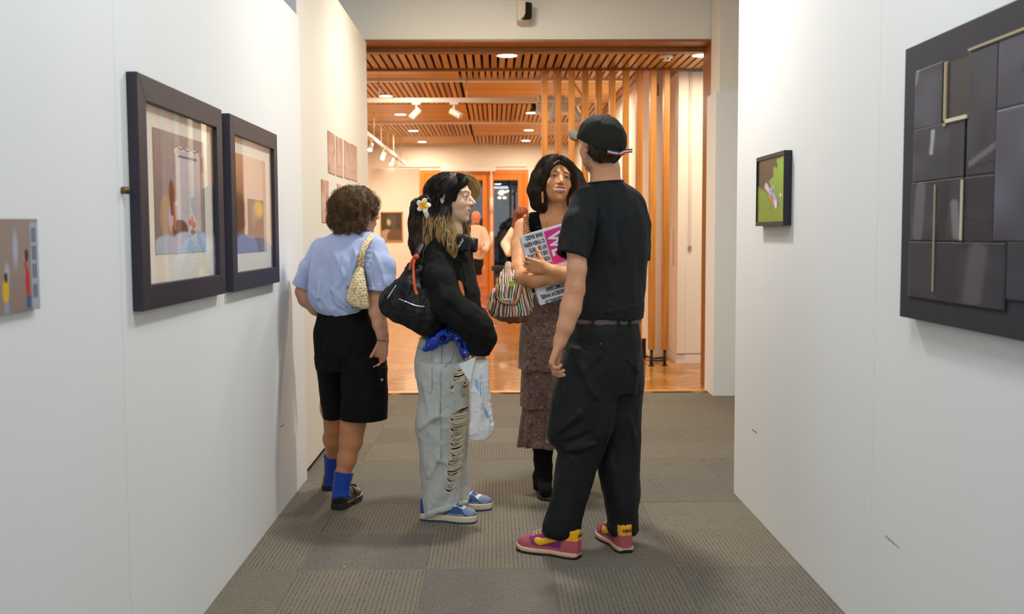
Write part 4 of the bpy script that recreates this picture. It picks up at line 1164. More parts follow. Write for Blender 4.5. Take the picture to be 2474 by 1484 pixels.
# --- cap
cO = P(1451, 332, 4.29); cR = frameR((-0.60, 0.70, 0.40)).astype(np.float32)
CAP = mat('cap_cotton', S(26, 29, 23), 0.85, bump=(600, 0.25, 0.001), spec=.25, var=(8, 0.12))
def cap_l(q):
    d = ell(q, (0, -0.010, -0.006), (0.096, 0.112, 0.102))
    th = np.arctan2(q[:, 0], q[:, 1]); rr = np.sqrt(q[:, 0] ** 2 + q[:, 1] ** 2)
    seam = np.abs(((th / (math.pi / 3)) + 0.5) % 1 - 0.5) * rr * (math.pi / 3)
    d = d + 0.0022 * np.exp(-(seam / 0.003) ** 2) * np.clip(rr / 0.03, 0, 1)
    d = d + 0.003 * vnoise(q, 0.035)
    for a, b, w_, am in (((-0.05, -0.07, 0.05), (0.0, -0.09, 0.03), 0.012, -0.006), ((-0.06, -0.02, 0.07), (-0.03, -0.08, 0.04), 0.01, 0.004), ((0.02, -0.09, 0.04), (0.06, -0.05, 0.05), 0.012, -0.005)):
        d = d - am * np.exp(-(rc(q, a, b, 0, 0) / w_) ** 2)
    d = np.maximum(d, -(ell(q, (0, -0.010, -0.006), (0.086, 0.102, 0.092)) ))
    d = np.maximum(d, -0.024 - q[:, 2])
    # arched back opening
    d = np.maximum(d, -(np.sqrt(q[:, 0] ** 2 + (q[:, 2] + 0.034) ** 2) - 0.030 + 1.0 * (q[:, 1] > 0)))
    return d
V, Q = surfnet(cap_l, (-.11, -.13, -.035), (.11, .115, .11), 0.0028)
capo = empty('cap', cO, parent=None, label='black baseball cap worn by the tall man in the black t-shirt', cat='cap')
mesh('crown', V @ cR.T + cO, Q, CAP, capo, smooth=True)
# brim: curved plate
V = []; nu, nv = 20, 10
for i in range(nu + 1):
    for j in range(nv + 1):
        u = i / nu * 2 - 1; v = j / nv; x = 0.076 * u * (1 - 0.10 * v * v)
        y0 = 0.100 * math.sqrt(max(0, 1 - (x / 0.096) ** 2)) - 0.012; y1 = 0.095 + 0.068 * (1 - abs(u) ** 2.6)
        y = y0 + (y1 - y0) * v; z = -0.016 - 0.020 * u * u - 0.010 * v
        V.append((x, y, z))
idx = np.arange((nu + 1) * (nv + 1)).reshape(nu + 1, nv + 1); Q = np.stack([idx[:-1, :-1], idx[1:, :-1], idx[1:, 1:], idx[:-1, 1:]], -1).reshape(-1, 4)
o = mesh('brim', np.array(V) @ cR.T + cO, Q, mat('cap_brim', S(74, 72, 52), 0.8, bump=(600, 0.25, 0.001)), capo, smooth=True)
s_ = o.modifiers.new('solidify', 'SOLIDIFY'); s_.thickness = 0.005
tube('top_button', [cO + cR @ np.array([0, -0.004, 0.093]), cO + cR @ np.array([0, -0.004, 0.099])], [0.008, 0.006], CAP, capo, seg=10)
# striped strap at the back, end sticking out to the right
for nm, cc, off_ in (('white', S(226, 226, 226), 0.0), ('navy', S(34, 40, 92), 0.0055), ('red', S(178, 70, 60), -0.0055)):
    pts = []
    for a in np.linspace(-0.55, 0.60, 14):
        pts.append(cO + cR @ np.array([0.099 * math.sin(a), -0.012 - 0.112 * math.cos(a), -0.024 + off_]))
    tube('strap_stripe', pts, 0.0034, mat('strap_' + nm, cc, 0.6), capo, seg=6)
    a = cO + cR @ np.array([0.02, -0.108, -0.020]); e1 = P(1508, 366, 4.215); e2 = P(1528, 364, 4.21)
    dz = np.array([0, 0, off_ * 0.9])
    tube('strap_end', [P(1498, 371, 4.20) + dz, e1 + dz, e2 + dz], 0.0034, mat('strap_' + nm, cc, 0.6), capo, seg=6)

# --- hair under the cap
mhair = S(58, 42, 28)
def m_hv(X):
    q = ((X - mO.astype(np.float32)) @ mRi)
    return ell(q, (0, -0.016, 0.020), (0.083, 0.102, 0.085))
def m_hv2(X):
    q = ((X - mO.astype(np.float32)) @ mRi)
    d = ell(q, (0, -0.020, 0.000), (0.082, 0.096, 0.078))
    d = np.maximum(d, q[:, 1] - 0.010 - np.clip(q[:, 2], -1, 0) * 0.6); d = np.maximum(d, -0.096 - q[:, 2] + 0.5 * np.clip(q[:, 1] + 0.08, 0, 1)); d = np.maximum(d, q[:, 2] - 0.02)
    # keep the ears free
    d = np.maximum(d, -ell(mir(q), (0.082, 0.004, -0.014), (0.02, 0.020, 0.036)))
    return d + 0.003 * vnoise(X, 0.012)
b_ = bounds([mO], 0.13)
sdfobj('hair', m_hv2, *b_, 0.003, HAIRM, man, col=lambda V: np.tile(mhair * 0.7, (len(V), 1)) * (1 + 0.3 * vnoise(V, 0.01))[:, None])
def cnd(p):
    q = (p - mO.astype(np.float32)) @ mRi
    return (q[:, 2] < -0.005) & (q[:, 2] > -0.065) & (q[:, 1] < -0.012) 
roots = surf_pts(m_hv, b_[0], b_[1], 900, 4, cnd)
mback = (mR @ np.array([0, -1.0, 0]))
pth, R_ = combed(m_hv, roots, lambda p, t: np.array([0.25, -0.1, -1.0]) + 0.7 * np.stack([vnoise(p, 0.02), vnoise(p + 3, 0.02), 0 * p[:, 0]], 1), 17, 0.0042, 0.004 + 0.004 * np.random.RandomState(3).rand(900), 0.0007, curl=0.0035, freq=95, seed=5, lift=0.012)
strand_mesh('hair_strands', pth, R_, HAIRM, man, lambda p: (mhair[None, None] * (0.7 + 0.9 * np.random.RandomState(1).rand(p.shape[0], 1, 1))) * np.ones((1, p.shape[1], 1)))
# sideburn / temple hair in front of the ear
# --- shoes: purple running shoes with a yellow heel and side mark
SHOE = mat('shoe_suede', attr=True, rough=0.75, bump=(500, 0.3, 0.001))
YEL = mat('yellow_leather', S(240, 178, 20), 0.5); MIDS = mat('midsole_foam', S(216, 178, 150), 0.6); OUTS = mat('black_rubber', S(20, 19, 20), 0.6)
NAVY = mat('lettering_dark', S(40, 28, 48), 0.6)
def runner(name, toe, heel, side, label):
    R, O, L = shoe_frame(toe, heel); L = 0.285; Rf = R.astype(np.float32); Of = O.astype(np.float32)
    e = empty(name, O, label=label, cat='shoe')
    up = lambda q: shoe_upper(q, L, 0.050, 0.024, 0.094, side)
    def f(q):
        d = up(q); 
        d = np.maximum(d, -ell(q, (0, 0.075, 0.13), (0.030, 0.062, 0.052)))
        return d + 0.0006 * vnoise(q, 0.012)
    V, Q = surfnet(f, (-.07, -.01, .014), (.07, L + .01, .13), 0.0024)
    y = V[:, 1] / L; z = V[:, 2] - 0.026; C = np.tile(S(128, 44, 112), (len(V), 1))
    sued = (y > 0.80 - 0.15 * np.clip(0.05 - z, 0, 1) / 0.05) | (z < 0.012) | ((y < 0.24 - 0.0 * z) & (z < 0.055)); C[sued] = S(178, 84, 96)
    eye = (np.abs(V[:, 0]) < 0.026) & (y > 0.46) & (y < 0.76) & (z > 0.03); C[eye] = S(186, 98, 104)
    tongue = (np.abs(V[:, 0]) < 0.012) & (y > 0.42) & (y < 0.72) & (z > 0.03); C[tongue] = S(150, 60, 110)
    yl = (y < 0.20) & (z > 0.050); C[yl] = S(238, 176, 22)
    band = (z > 0.058 - 0.0 * y) & (y >= 0.20) & (y < 0.42) & (z > 0.055); C[band] = S(232, 170, 30)
    C = C * (1 + 0.08 * vnoise(V, 0.02))[:, None]
    mesh('upper', V @ R.T + O, Q, SHOE, e, smooth=True, colors=C)
    # side mark: tapering hooked stripe on both sides
    for sd in (-1, 1):
        P0 = []; n = 22
        for i in range(n + 1):
            t = i / n
            yy = L * (0.66 - 0.52 * t); zc = 0.030 + 0.020 + 0.040 * t ** 1.1 + 0.012 * max(0, 0.18 - t) / 0.18
            w_ = 0.0155 * (1 - t) ** 0.75 * min(1, (t + 0.05) / 0.16) + 0.0018
            P0.append((yy, zc, w_))
        VV = []; FF = []
        for yy, zc, w_ in P0:
            for s2 in (-1, -0.33, 0.33, 1):
                zz = zc + s2 * w_
                # find side surface by stepping outward
                xs = np.linspace(0.0, 0.075, 60); q = np.stack([sd * xs, np.full(60, yy), np.full(60, zz)], 1).astype(np.float32); dv = up(q)
                k = np.argmax(dv > 0); VV.append((sd * (xs[k] + 0.0012), yy, zz))
        for i in range(n):
            for j in range(3): FF.append((i * 4 + j, i * 4 + j + 1, i * 4 + j + 5, i * 4 + j + 4))
        o = mesh('side_mark', np.array(VV) @ R.T + O, FF, YEL, e, smooth=True); s_ = o.modifiers.new('s', 'SOLIDIFY'); s_.thickness = 0.0015
    sf_ = lambda q: sole_sdf(q, L, 0.053, 0.008 + 0.010 * np.clip((q[:, 1] / L - 0.85) / 0.15, 0, 1) ** 2, 0.027 + 0.008 * np.clip((q[:, 1] / L - 0.85) / 0.15, 0, 1), side)
    V, Q = surfnet(sf_, (-.07, -.01, .0), (.07, L + .01, .06), 0.003); mesh('midsole', V @ R.T + O, Q, MIDS, e, smooth=True)
    sf2 = lambda q: sole_sdf(q, L, 0.051, 0.0, 0.009 + 0.012 * np.clip((0.06 - q[:, 1] / L) / 0.06, 0, 1) + 0.010 * np.clip((q[:, 1] / L - 0.85) / 0.15, 0, 1), side, r=0.003)
    V, Q = surfnet(sf2, (-.07, -.01, -.004), (.07, L + .01, .04), 0.003); mesh('outsole', V @ R.T + O, Q, OUTS, e, smooth=True)
    # heel tab with lettering
    def tab(q):
        d = up(q) - 0.003; d = np.maximum(d, q[:, 1] - 0.040); d = np.maximum(d, 0.082 + 0.3 * np.abs(q[:, 0]) * 0 - q[:, 2]); return np.maximum(d, q[:, 2] - 0.118)
    def tabf(q):
        a = np.abs(q[:, 0]); d = np.sqrt((q[:, 0] / 0.031) ** 2 + ((q[:, 1] - 0.030) / 0.032) ** 2); d = (d - 1) * 0.031
        d = np.maximum(d, -(d + 0.009)); d = smax(d, np.abs(q[:, 2] - 0.098) - 0.018, .003); return np.maximum(d, q[:, 1] - 0.03)
    V, Q = surfnet(tabf, (-.05, -.01, .075), (.05, .05, .125), 0.0018); mesh('heel_tab', V @ R.T + O, Q, YEL, e, smooth=True)
    text('lettering', 'NIKE', 0.018, O + R @ np.array([-0.020, -0.0042, 0.091]), R[:, 0], (0, 0, 1), NAVY, e, bold=0.0006)
    # laces
    for k in range(5):
        yy = L * (0.50 + 0.052 * k); zz = 0.030 + 0.085 * np.interp(yy / L, [0.4, 0.55, 0.72], [0.92, 0.78, 0.54]) + 0.003
        tube('lace', smoothpath([(-0.024, yy, zz - 0.008), (-0.012, yy + 0.004, zz + 0.003), (0.012, yy - 0.004, zz + 0.003), (0.024, yy, zz - 0.008)], 5) @ R.T + O, 0.003, mat('laces_cream', S(222, 200, 168), 0.8), e, seg=6, flat=0.6)
    return e
runner('shoe', gp(1260, 1326), gp(1400, 1350), 1, 'purple and yellow running shoe nearest the camera pointing left, under the tall man')
runner('shoe', gp(1468, 1300), gp(1514, 1338), 1, 'purple and yellow running shoe of the tall man seen heel-on')
# black socks
SOCKB = mat('black_sock', S(14, 14, 16), 0.9)
tube('sock', [P(1378, 1316, 4.19) , P(1372, 1296, 4.20), P(1364, 1262, 4.22)], [0.034, 0.038, 0.043], SOCKB, man, seg=20)
tube('sock', [P(1506, 1304, 4.27), P(1504, 1262, 4.31)], [0.038, 0.041], SOCKB, man, seg=20)
# ================================================================== girl in the black hoodie and ripped jeans, in profile
girl = empty('person', P(1085, 1255, 4.85) * [1, 1, 0], label='dark-haired person in a black hoodie and pale ripped baggy jeans, in profile facing right', cat='person')
gO = P(1090, 478, 4.85); gR = frameR((0.96, -0.26, 0.03)); gRf = gR.astype(np.float32); gOf = gO.astype(np.float32)
gs = 0.985
gskin = S(242, 200, 166)
g_loc = lambda X: ((X - gOf) @ gRf) * gs
gw = P(1151, 822, 4.63)
def g_neck(X):
    d = chain(X, [(P(1083, 520, 4.86), 0.050), (P(1092, 560, 4.86), 0.047), (P(1088, 590, 4.87), 0.056)], 0.02)
    return smin(d, chain(X, [(P(1062, 618, 4.74), 0.05), (P(1078, 605, 4.87), 0.06), (P(1068, 618, 5.0), 0.05)]), 0.04)
def g_headf(X): return smin(head_sdf(g_loc(X), smile=0.48, nose=1.4) / gs, g_neck(X), 0.018)
def g_hand(X):
    return smin(chain(X, [(P(1135, 790, 4.62), .03), (gw, .023)]), hand_sdf(X, gw, (0.25, 0.05, -0.95), (0.75, 0.5, -0.2), False, curl=(0.9, 1.1, 0.8), s=0.86, thumb=(0.3, 0.2)), 0.01)
gw2 = P(1150, 792, 4.76)
def g_hand2(X):
    return smin(chain(X, [(P(1140, 760, 4.95), .03), (gw2, .023)]), hand_sdf(X, gw2, (0.62, -0.25, -0.3), (0.2, -0.1, 0.95), True, curl=(1.0, 1.1, 0.8), s=0.84), 0.01)
def g_body(X):
    d = smin(g_neck(X), loft(X, rp([(590, 1060, 1112, 4.87, .09), (640, 1040, 1120, 4.87, .13), (720, 1040, 1120, 4.87, .12), (820, 1040, 1115, 4.87, .13), (880, 1045, 1115, 4.87, .13)])), 0.04)
    d = smin(d, chain(X, [(P(1066, 620, 4.72), .05), (P(1085, 735, 4.64), .04), (P(1140, 795, 4.62), .032), (gw, .023)], .02), .02)
    d = smin(d, chain(X, [(P(1075, 620, 5.02), .05), (P(1095, 735, 5.05), .04), (P(1145, 765, 4.95), .032), (gw2, .023)], .02), .02)
    for J in ([(P(1085, 860, 4.80), .085), (P(1075, 1040, 4.78), .055), (P(1068, 1190, 4.79), .042), (P(1062, 1235, 4.79), .036)],
              [(P(1085, 860, 4.94), .085), (P(1098, 1040, 4.95), .055), (P(1112, 1180, 4.95), .040), (P(1118, 1212, 4.95), .034)]):
        d = smin(d, chain(X, J, .02), .02)
    return d
def g_col(X):
    q = g_loc(X); C = head_col(q, gskin, S(206, 138, 128), S(44, 30, 24), smile=0.48, blush=0.10)
    C[np.linalg.norm(q, axis=1) > 0.17] = gskin
    ph = P(1160, 862, 4.64).astype(np.float32); r = 0.4 * np.exp(-(np.linalg.norm(X - ph, axis=1) / 0.05) ** 2)
    C = C * (1 - r[:, None]) + S(214, 130, 104) * r[:, None]
    return C * (1 + 0.03 * vnoise(X, 0.02))[:, None]
gb1 = bounds([gO], 0.15); gb1[0][2] -= 0.02
body_mesh('body', girl, SKINM, g_body, g_col, *bounds([P(1010, 580, 4.9), P(1190, 1240, 4.7), P(1190, 1240, 5.1)], .08), 0.007,
          [(lambda X: np.minimum(g_headf(X), g_body(X)), gb1[0], gb1[1], 0.0019), (g_hand, *bounds([gw + [0, 0, -.05]], .09), 0.0022), (g_hand2, *bounds([gw2 + [.04, 0, -.01]], .09), 0.0024)])
eyes(girl, gO, gR / gs, gR @ np.array([0.05, 1, 0.10]), S(70, 46, 28))

# --- hoodie
HOOD = mat('black_fleece', S(17, 19, 17), 0.9, bump=(420, 0.3, 0.0015), spec=.25, var=(7, 0.15))
def hoodie(X):
    b = loft(X, rp([(566, 1052, 1118, 4.87, .10), (580, 1040, 1132, 4.87, .13), (600, 1028, 1140, 4.87, .16), (630, 1014, 1143, 4.87, .185), (670, 1010, 1150, 4.87, .20), (710, 1010, 1160, 4.87, .20), (755, 1010, 1164, 4.87, .20), (790, 1010, 1150, 4.87, .19), (806, 1014, 1136, 4.87, .17)]), cap=0.01)
    a = chain(X, [(P(1062, 612, 4.74), .070), (P(1062, 680, 4.66), .074), (P(1080, 735, 4.62), .074), (P(1124, 768, 4.61), .070), (P(1154, 796, 4.62), .072), (P(1166, 820, 4.63), .058), (P(1160, 848, 4.63), .040), (P(1157, 868, 4.63), .036)], .03)
    a = hem_cut(X, a, P(1158, 858, 4.63), (-0.15, 0, -1), .009, .03)
    a2 = chain(X, [(P(1075, 615, 5.0), .068), (P(1092, 690, 5.05), .074), (P(1110, 740, 5.02), .078), (P(1146, 775, 4.93), .066), (P(1164, 790, 4.78), .050), (P(1164, 800, 4.72), .044)], .03)
    d = smin(smin(b, a, .018), a2, .02)
    # crumpled hood folded round the neck
    d = smin(d, chain(X, [(P(1048, 590, 4.78), .030), (P(1076, 602, 4.72), .036), (P(1106, 612, 4.74), .034), (P(1122, 632, 4.80), .024), (P(1118, 640, 4.88), .022)], .02), .015)
    d = smin(d, chain(X, [(P(1050, 585, 4.80), .035), (P(1036, 590, 4.88), .045), (P(1050, 585, 4.98), .035), (P(1095, 600, 5.0), .032)], .02), .015)
    px = P
    d = folds2(X, d, [(px(1100, 628, 4.69), px(1140, 640, 4.72), .010, .006), (px(1096, 640, 4.68), px(1090, 700, 4.68), .010, -.012), (px(1100, 690, 4.68), px(1112, 750, 4.66), .012, -.008),
        (px(1045, 650, 4.63), px(1070, 720, 4.55), .016, .009), (px(1066, 620, 4.66), px(1085, 690, 4.6), .014, .008), (px(1060, 770, 4.54), px(1130, 830, 4.53), .014, .008),
        (px(1080, 740, 4.54), px(1140, 790, 4.53), .012, -.008), (px(1075, 790, 4.54), px(1110, 845, 4.55), .012, -.007), (px(1140, 800, 4.54), px(1180, 815, 4.56), .010, .006),
        (px(1130, 690, 4.70), px(1158, 745, 4.74), .012, .007), (px(1128, 730, 4.70), px(1160, 760, 4.74), .012, -.007), (px(1105, 650, 4.68), px(1140, 665, 4.7), .008, -.006),
        (px(1150, 640, 4.75), px(1140, 680, 4.72), .01, .006), (px(1170, 790, 4.56), px(1186, 820, 4.58), .01, .006)])
    d = d + 0.0055 * vnoise(X * np.array([1, 1, .7], np.float32), .05) + 0.002 * vnoise(X, .02)
    return np.maximum(d, -chain(X, [(P(1088, 575, 4.87), .055), (P(1092, 540, 4.86), .065)]))
sdfobj('hoodie', hoodie, *bounds([P(1010, 560, 4.75), P(1190, 850, 4.6), P(1000, 840, 5.1), P(1160, 700, 4.5)], .06), .0042, HOOD, girl)
# drawstring and chest print
tube('drawstring', smoothpath([P(1112, 628, 4.70), P(1120, 660, 4.685), P(1124, 700, 4.69)]), .003, HOOD, girl, seg=6)
def chest(u, v):
    C = np.tile(S(226, 124, 62), (len(u), 1)); C[u < 0.42 + 0.1 * np.sin(v * 5)] = S(222, 180, 208); C[(u < 0.42) & (v > 0.75)] = S(240, 226, 200); return C
V = []; 
for i in range(9):
    v = i / 8; py = 728 - 50 * v
    for j in range(7):
        u = j / 6; lx = 1098 + 4 * math.sin(v * 3); rx = 1124 - 12 * v ** 3 - 2 * (1 - v)
        V.append(P(lx + (rx - lx) * u, py, 4.664 + 0.03 * u ** 2 - 0.02 * (1 - v) * u))
idx = np.arange(63).reshape(9, 7); Q = np.stack([idx[:-1, :-1], idx[:-1, 1:], idx[1:, 1:], idx[1:, :-1]], -1).reshape(-1, 4)
uu = np.tile(np.linspace(0, 1, 7), 9); vv = np.repeat(np.linspace(0, 1, 9), 7)
PRN = mat('print', attr=True, rough=0.6)
o = mesh('chest_print', np.array(V), Q, PRN, girl, smooth=True, colors=chest(uu, vv), label='orange and lilac print on the hoodie front'); s_ = o.modifiers.new('s', 'SOLIDIFY'); s_.thickness = .03; s_.offset = -1

# --- jeans
JEAN = mat('pale_denim', attr=True, rough=0.85, bump=(600, 0.25, 0.001), var=(9, 0.05))
rips = [(1110, 908, 14, 14), (1093, 938, 6, 9), (1124, 945, 8, 20), (1113, 1003, 22, 15), (1112, 1026, 23, 15), (1106, 1048, 16, 10), (1104, 1066, 15, 12), (1102, 1088, 14, 13), (1100, 1112, 16, 15), (1098, 1136, 17, 14), (1096, 1155, 14, 9), (1088, 1180, 11, 8)]
def jeans0(X):
    n = loft(X, rp([(815, 1016, 1124, 4.86, .17), (850, 1005, 1131, 4.86, .175), (880, 1004, 1134, 4.86, .175), (900, 1006, 1135, 4.85, .17)]), cap=.008)
    l1 = loft(X, rp([(870, 1005, 1132, 4.80, .15), (900, 1006, 1134, 4.79, .15), (960, 1012, 1135, 4.79, .14), (1000, 1006, 1134, 4.79, .135), (1032, 1003, 1130, 4.79, .125), (1070, 1010, 1126, 4.79, .115), (1120, 1014, 1121, 4.79, .11), (1170, 1017, 1116, 4.79, .105), (1210, 1018, 1117, 4.79, .105), (1262, 1014, 1120, 4.79, .105)]), cap=.006)
    l2 = loft(X, rp([(870, 1030, 1132, 4.93, .13), (1000, 1050, 1134, 4.94, .12), (1100, 1062, 1130, 4.95, .11), (1160, 1082, 1132, 4.95, .10), (1195, 1086, 1136, 4.95, .10), (1222, 1082, 1136, 4.95, .10)]), cap=.006)
    d = smin(n, smin(l1, l2, .01), .03)
    # bandy hem
    nrm = unit(np.cross(P(1118, 1222, 4.70) - P(1016, 1256, 4.76), P(1040, 1250, 4.9) - P(1016, 1256, 4.76)))
    if nrm[2] > 0: nrm = -nrm
    h = (X - P(1070, 1240, 4.70).astype(np.float32)) @ nrm.astype(np.float32)
    near = X[:, 1] < 4.885
    h2 = P(1110, 1205, 4.95)[2] - X[:, 2]
    hh2 = np.where(near, h, h2)
    d = np.maximum(d, hh2); d = d - .004 * np.exp(-((hh2 + .014) / .012) ** 2) + .003 * np.exp(-((hh2 + .030) / .002) ** 2)
    px = P
    d = folds2(X, d, [(px(1060, 880, 4.63), px(1052, 1010, 4.64), .010, .008), (px(1055, 1005, 4.64), px(1010, 1035, 4.69), .014, .014), (px(1060, 1008, 4.63), px(1098, 1010, 4.64), .012, .010),
        (px(1050, 1030, 4.66), px(1070, 1060, 4.66), .018, -.012), (px(1020, 930, 4.68), px(1040, 1000, 4.66), .014, .008), (px(1030, 1060, 4.68), px(1040, 1110, 4.68), .014, -.008),
        (px(1058, 1112, 4.67), px(1085, 1120, 4.68), .010, .010), (px(1058, 1112, 4.67), px(1035, 1150, 4.69), .012, .012), (px(1060, 1125, 4.68), px(1065, 1220, 4.69), .014, -.009),
        (px(1030, 1150, 4.69), px(1030, 1235, 4.70), .014, .009), (px(1085, 1140, 4.68), px(1050, 1215, 4.69), .013, .008), (px(1095, 1190, 4.69), px(1060, 1240, 4.69), .012, -.008),
        (px(1040, 1000, 4.65), px(1030, 960, 4.66), .012, -.008), (px(1010, 1060, 4.7), px(1020, 1120, 4.7), .014, .008), (px(1075, 1040, 4.66), px(1060, 1100, 4.67), .012, .007), (px(1045, 845, 4.66), px(1042, 900, 4.65), .006, -.005)], .8, 1.35)
    d = d + .004 * vnoise(X, .045) + .0016 * vnoise(X, .018)
    hollow = np.maximum(d + .010, -(hh2 + .05)); return np.maximum(d, -hollow)
def ripw(X):
    """how deep inside a tear a point lies, measured in the plane facing the wearer's side"""
    w_ = np.full(len(X), -9.0, np.float32)
    for x_, y_, a, b in rips:
        c = P(x_, y_, 4.70).astype(np.float32); e = 1 - np.sqrt(((X[:, 0] - c[0]) / (a * .00188)) ** 2 + ((X[:, 2] - c[2] - .25 * (X[:, 0] - c[0])) / (b * .00188)) ** 2); w_ = np.maximum(w_, e + .12 * vnoise(X, .012))
    return np.where(X[:, 1] < 4.80, w_, -9.0)
def jeans(X):
    d = jeans0(X); w_ = ripw(X)
    return np.where(w_ > -1.5, np.maximum(d, -np.maximum(-(w_) * .02, -(d + .022))), d)
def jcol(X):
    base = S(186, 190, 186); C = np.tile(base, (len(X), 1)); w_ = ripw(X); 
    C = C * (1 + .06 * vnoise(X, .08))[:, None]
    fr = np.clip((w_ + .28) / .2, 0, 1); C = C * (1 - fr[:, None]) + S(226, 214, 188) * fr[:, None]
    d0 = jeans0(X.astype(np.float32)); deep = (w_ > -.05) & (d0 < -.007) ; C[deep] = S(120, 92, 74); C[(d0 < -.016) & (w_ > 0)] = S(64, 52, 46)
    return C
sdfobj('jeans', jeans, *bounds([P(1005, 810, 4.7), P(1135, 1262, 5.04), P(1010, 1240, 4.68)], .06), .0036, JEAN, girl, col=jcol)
# frayed threads hanging across the tears
rs = np.random.RandomState(11); pth = []; 
THR = mat('cotton_threads', S(224, 212, 186), 0.9)
for x_, y_, a, b in rips:
    k = int(b * 1.5)
    for t in range(k):
        yy = y_ + b * (rs.rand() * 2 - 1) * .85; ww = a * math.sqrt(max(.06, 1 - ((yy - y_) / b) ** 2)) * 1.12
        sag = 5 * rs.rand() + 2; l = x_ - ww; r = x_ + ww
        pts = []
        for s in np.linspace(0, 1, 9):
            xx = l + (r - l) * s; y2 = yy + sag * 4 * s * (1 - s) - 3 * (s - .5); p = P(xx, y2, 4.66)
            # settle on the cloth
            ys_ = np.linspace(4.60, 4.80, 60); q = np.stack([np.full(60, p[0]), ys_, np.full(60, p[2])], 1).astype(np.float32); dv = jeans0(q); kk = np.argmax(dv < 0.001)
            pts.append([p[0], (ys_[kk] if (dv < .001).any() else 4.8) - .002 - .003 * rs.rand(), p[2]])
        pth.append(pts)
pth = np.array(pth); pth[:, 1:-1] = (pth[:, :-2] + pth[:, 1:-1] + pth[:, 2:]) / 3
V, Q = tubes_from(pth, np.full(len(pth), .0014), 4); mesh('torn_threads', V, Q, THR, girl, smooth=True, kind='stuff', label='cream frayed threads across the tears')
# seams
for pts in ([(1096, 845), (1092, 870), (1068, 893), (1067, 905)], [(1067, 830), (1064, 1000)], [(1005, 848), (1045, 850)], [(1042, 850), (1044, 940), (1030, 945), (1016, 940)], [(1066, 1010), (1065, 1110)]):
    W = []
    for x_, y_ in smoothpath([(a, b, 0) for a, b in pts], 5)[:, :2]:
        p = P(x_, y_, 4.66); ys_ = np.linspace(4.58, 4.85, 60); q = np.stack([np.full(60, p[0]), ys_, np.full(60, p[2])], 1).astype(np.float32); dv = jeans0(q); kk = np.argmax(dv < 0.0005)
        W.append([p[0], ys_[kk] - .0008, p[2]])
    tube('seam', W, .0026, mat('denim_seam', S(150, 158, 152), .9), girl, seg=6)
# --- blue bandana tied at the waist
BAN = mat('bandana_blue', attr=True, rough=0.8, bump=(300, .2, .001))
def ban(X):
    d = chain(X, [(P(1030, 842, 4.66), .018), (P(1048, 826, 4.65), .028), (P(1075, 812, 4.64), .030), (P(1098, 803, 4.65), .022)], .015)
    d = smin(d, chain(X, [(P(1098, 800, 4.65), .022), (P(1116, 825, 4.64), .026), (P(1122, 850, 4.64), .022), (P(1120, 866, 4.65), .010)], .015), .01)
    d = smin(d, chain(X, [(P(1085, 800, 4.62), .016), (P(1080, 818, 4.63), .010)]), .01)
    d = d + .0035 * np.sin((X[:, 0] * 90 + X[:, 2] * 60) ) + .003 * vnoise(X, .015)
    return d
def bcol(X):
    C = np.tile(S(18, 58, 168), (len(X), 1)); n = vnoise(X, .006); m_ = vnoise(X + 5, .02); C[(np.abs(n) < .05) & (m_ > .15)] = S(214, 220, 232); C[(n > .62)] = S(12, 20, 60); return C
sdfobj('bandana', ban, *bounds([P(1030, 842, 4.65), P(1120, 866, 4.65), P(1100, 795, 4.65)], .04), .0026, BAN, girl, col=bcol, label='blue paisley bandana tied through the belt loops')

# --- hair
ghair = S(26, 20, 18); gbl = S(196, 156, 92)
clip = P(1018, 500, 4.80)
def g_cap(X):
    q = g_loc(X); return ell(q, (0, -0.020, 0.024), (0.088, 0.107, 0.092))
def g_hv(X):
    q = g_loc(X); cap = g_cap(X)
    # leave the face open: plane slanting from forehead to jaw, bangs swept to the side
    face = q[:, 1] - 0.052 - 0.18 * np.clip(q[:, 2], -1, 1) + 0.9 * np.clip(-q[:, 2] - .01, 0, .03); cap = smax(cap, face, .01); cap = smax(cap, -.075 - q[:, 2], .01)
    d = smin(cap, chain(X, [(P(1030, 492, 4.80), .040), (P(1012, 500, 4.80), .034), (P(1008, 540, 4.80), .036), (P(1005, 585, 4.80), .030), (P(1001, 612, 4.80), .014)], .02), .02)
    side = chain(X, [(P(1078, 505, 4.765), .026), (P(1066, 540, 4.75), .036), (P(1078, 575, 4.715), .034), (P(1092, 600, 4.685), .022), (P(1097, 618, 4.675), .010)], .02)
    back = chain(X, [(P(1045, 520, 4.80), .045), (P(1040, 560, 4.78), .042), (P(1030, 585, 4.76), .034), (P(1015, 612, 4.75), .02)], .02)
    far = chain(X, [(P(1100, 520, 4.95), .030), (P(1120, 550, 4.95), .026), (P(1128, 580, 4.93), .016)], .02)
    d = smin(smin(smin(d, side, .015), back, .025), far, .02)
    d = np.maximum(d, -ell(q * np.array([1, 1, 1], np.float32), (0.078, -0.004, -0.006), (0.03, .010, .020)))
    return d + .003 * vnoise(X * np.array([1, 1, .3], np.float32), .012)
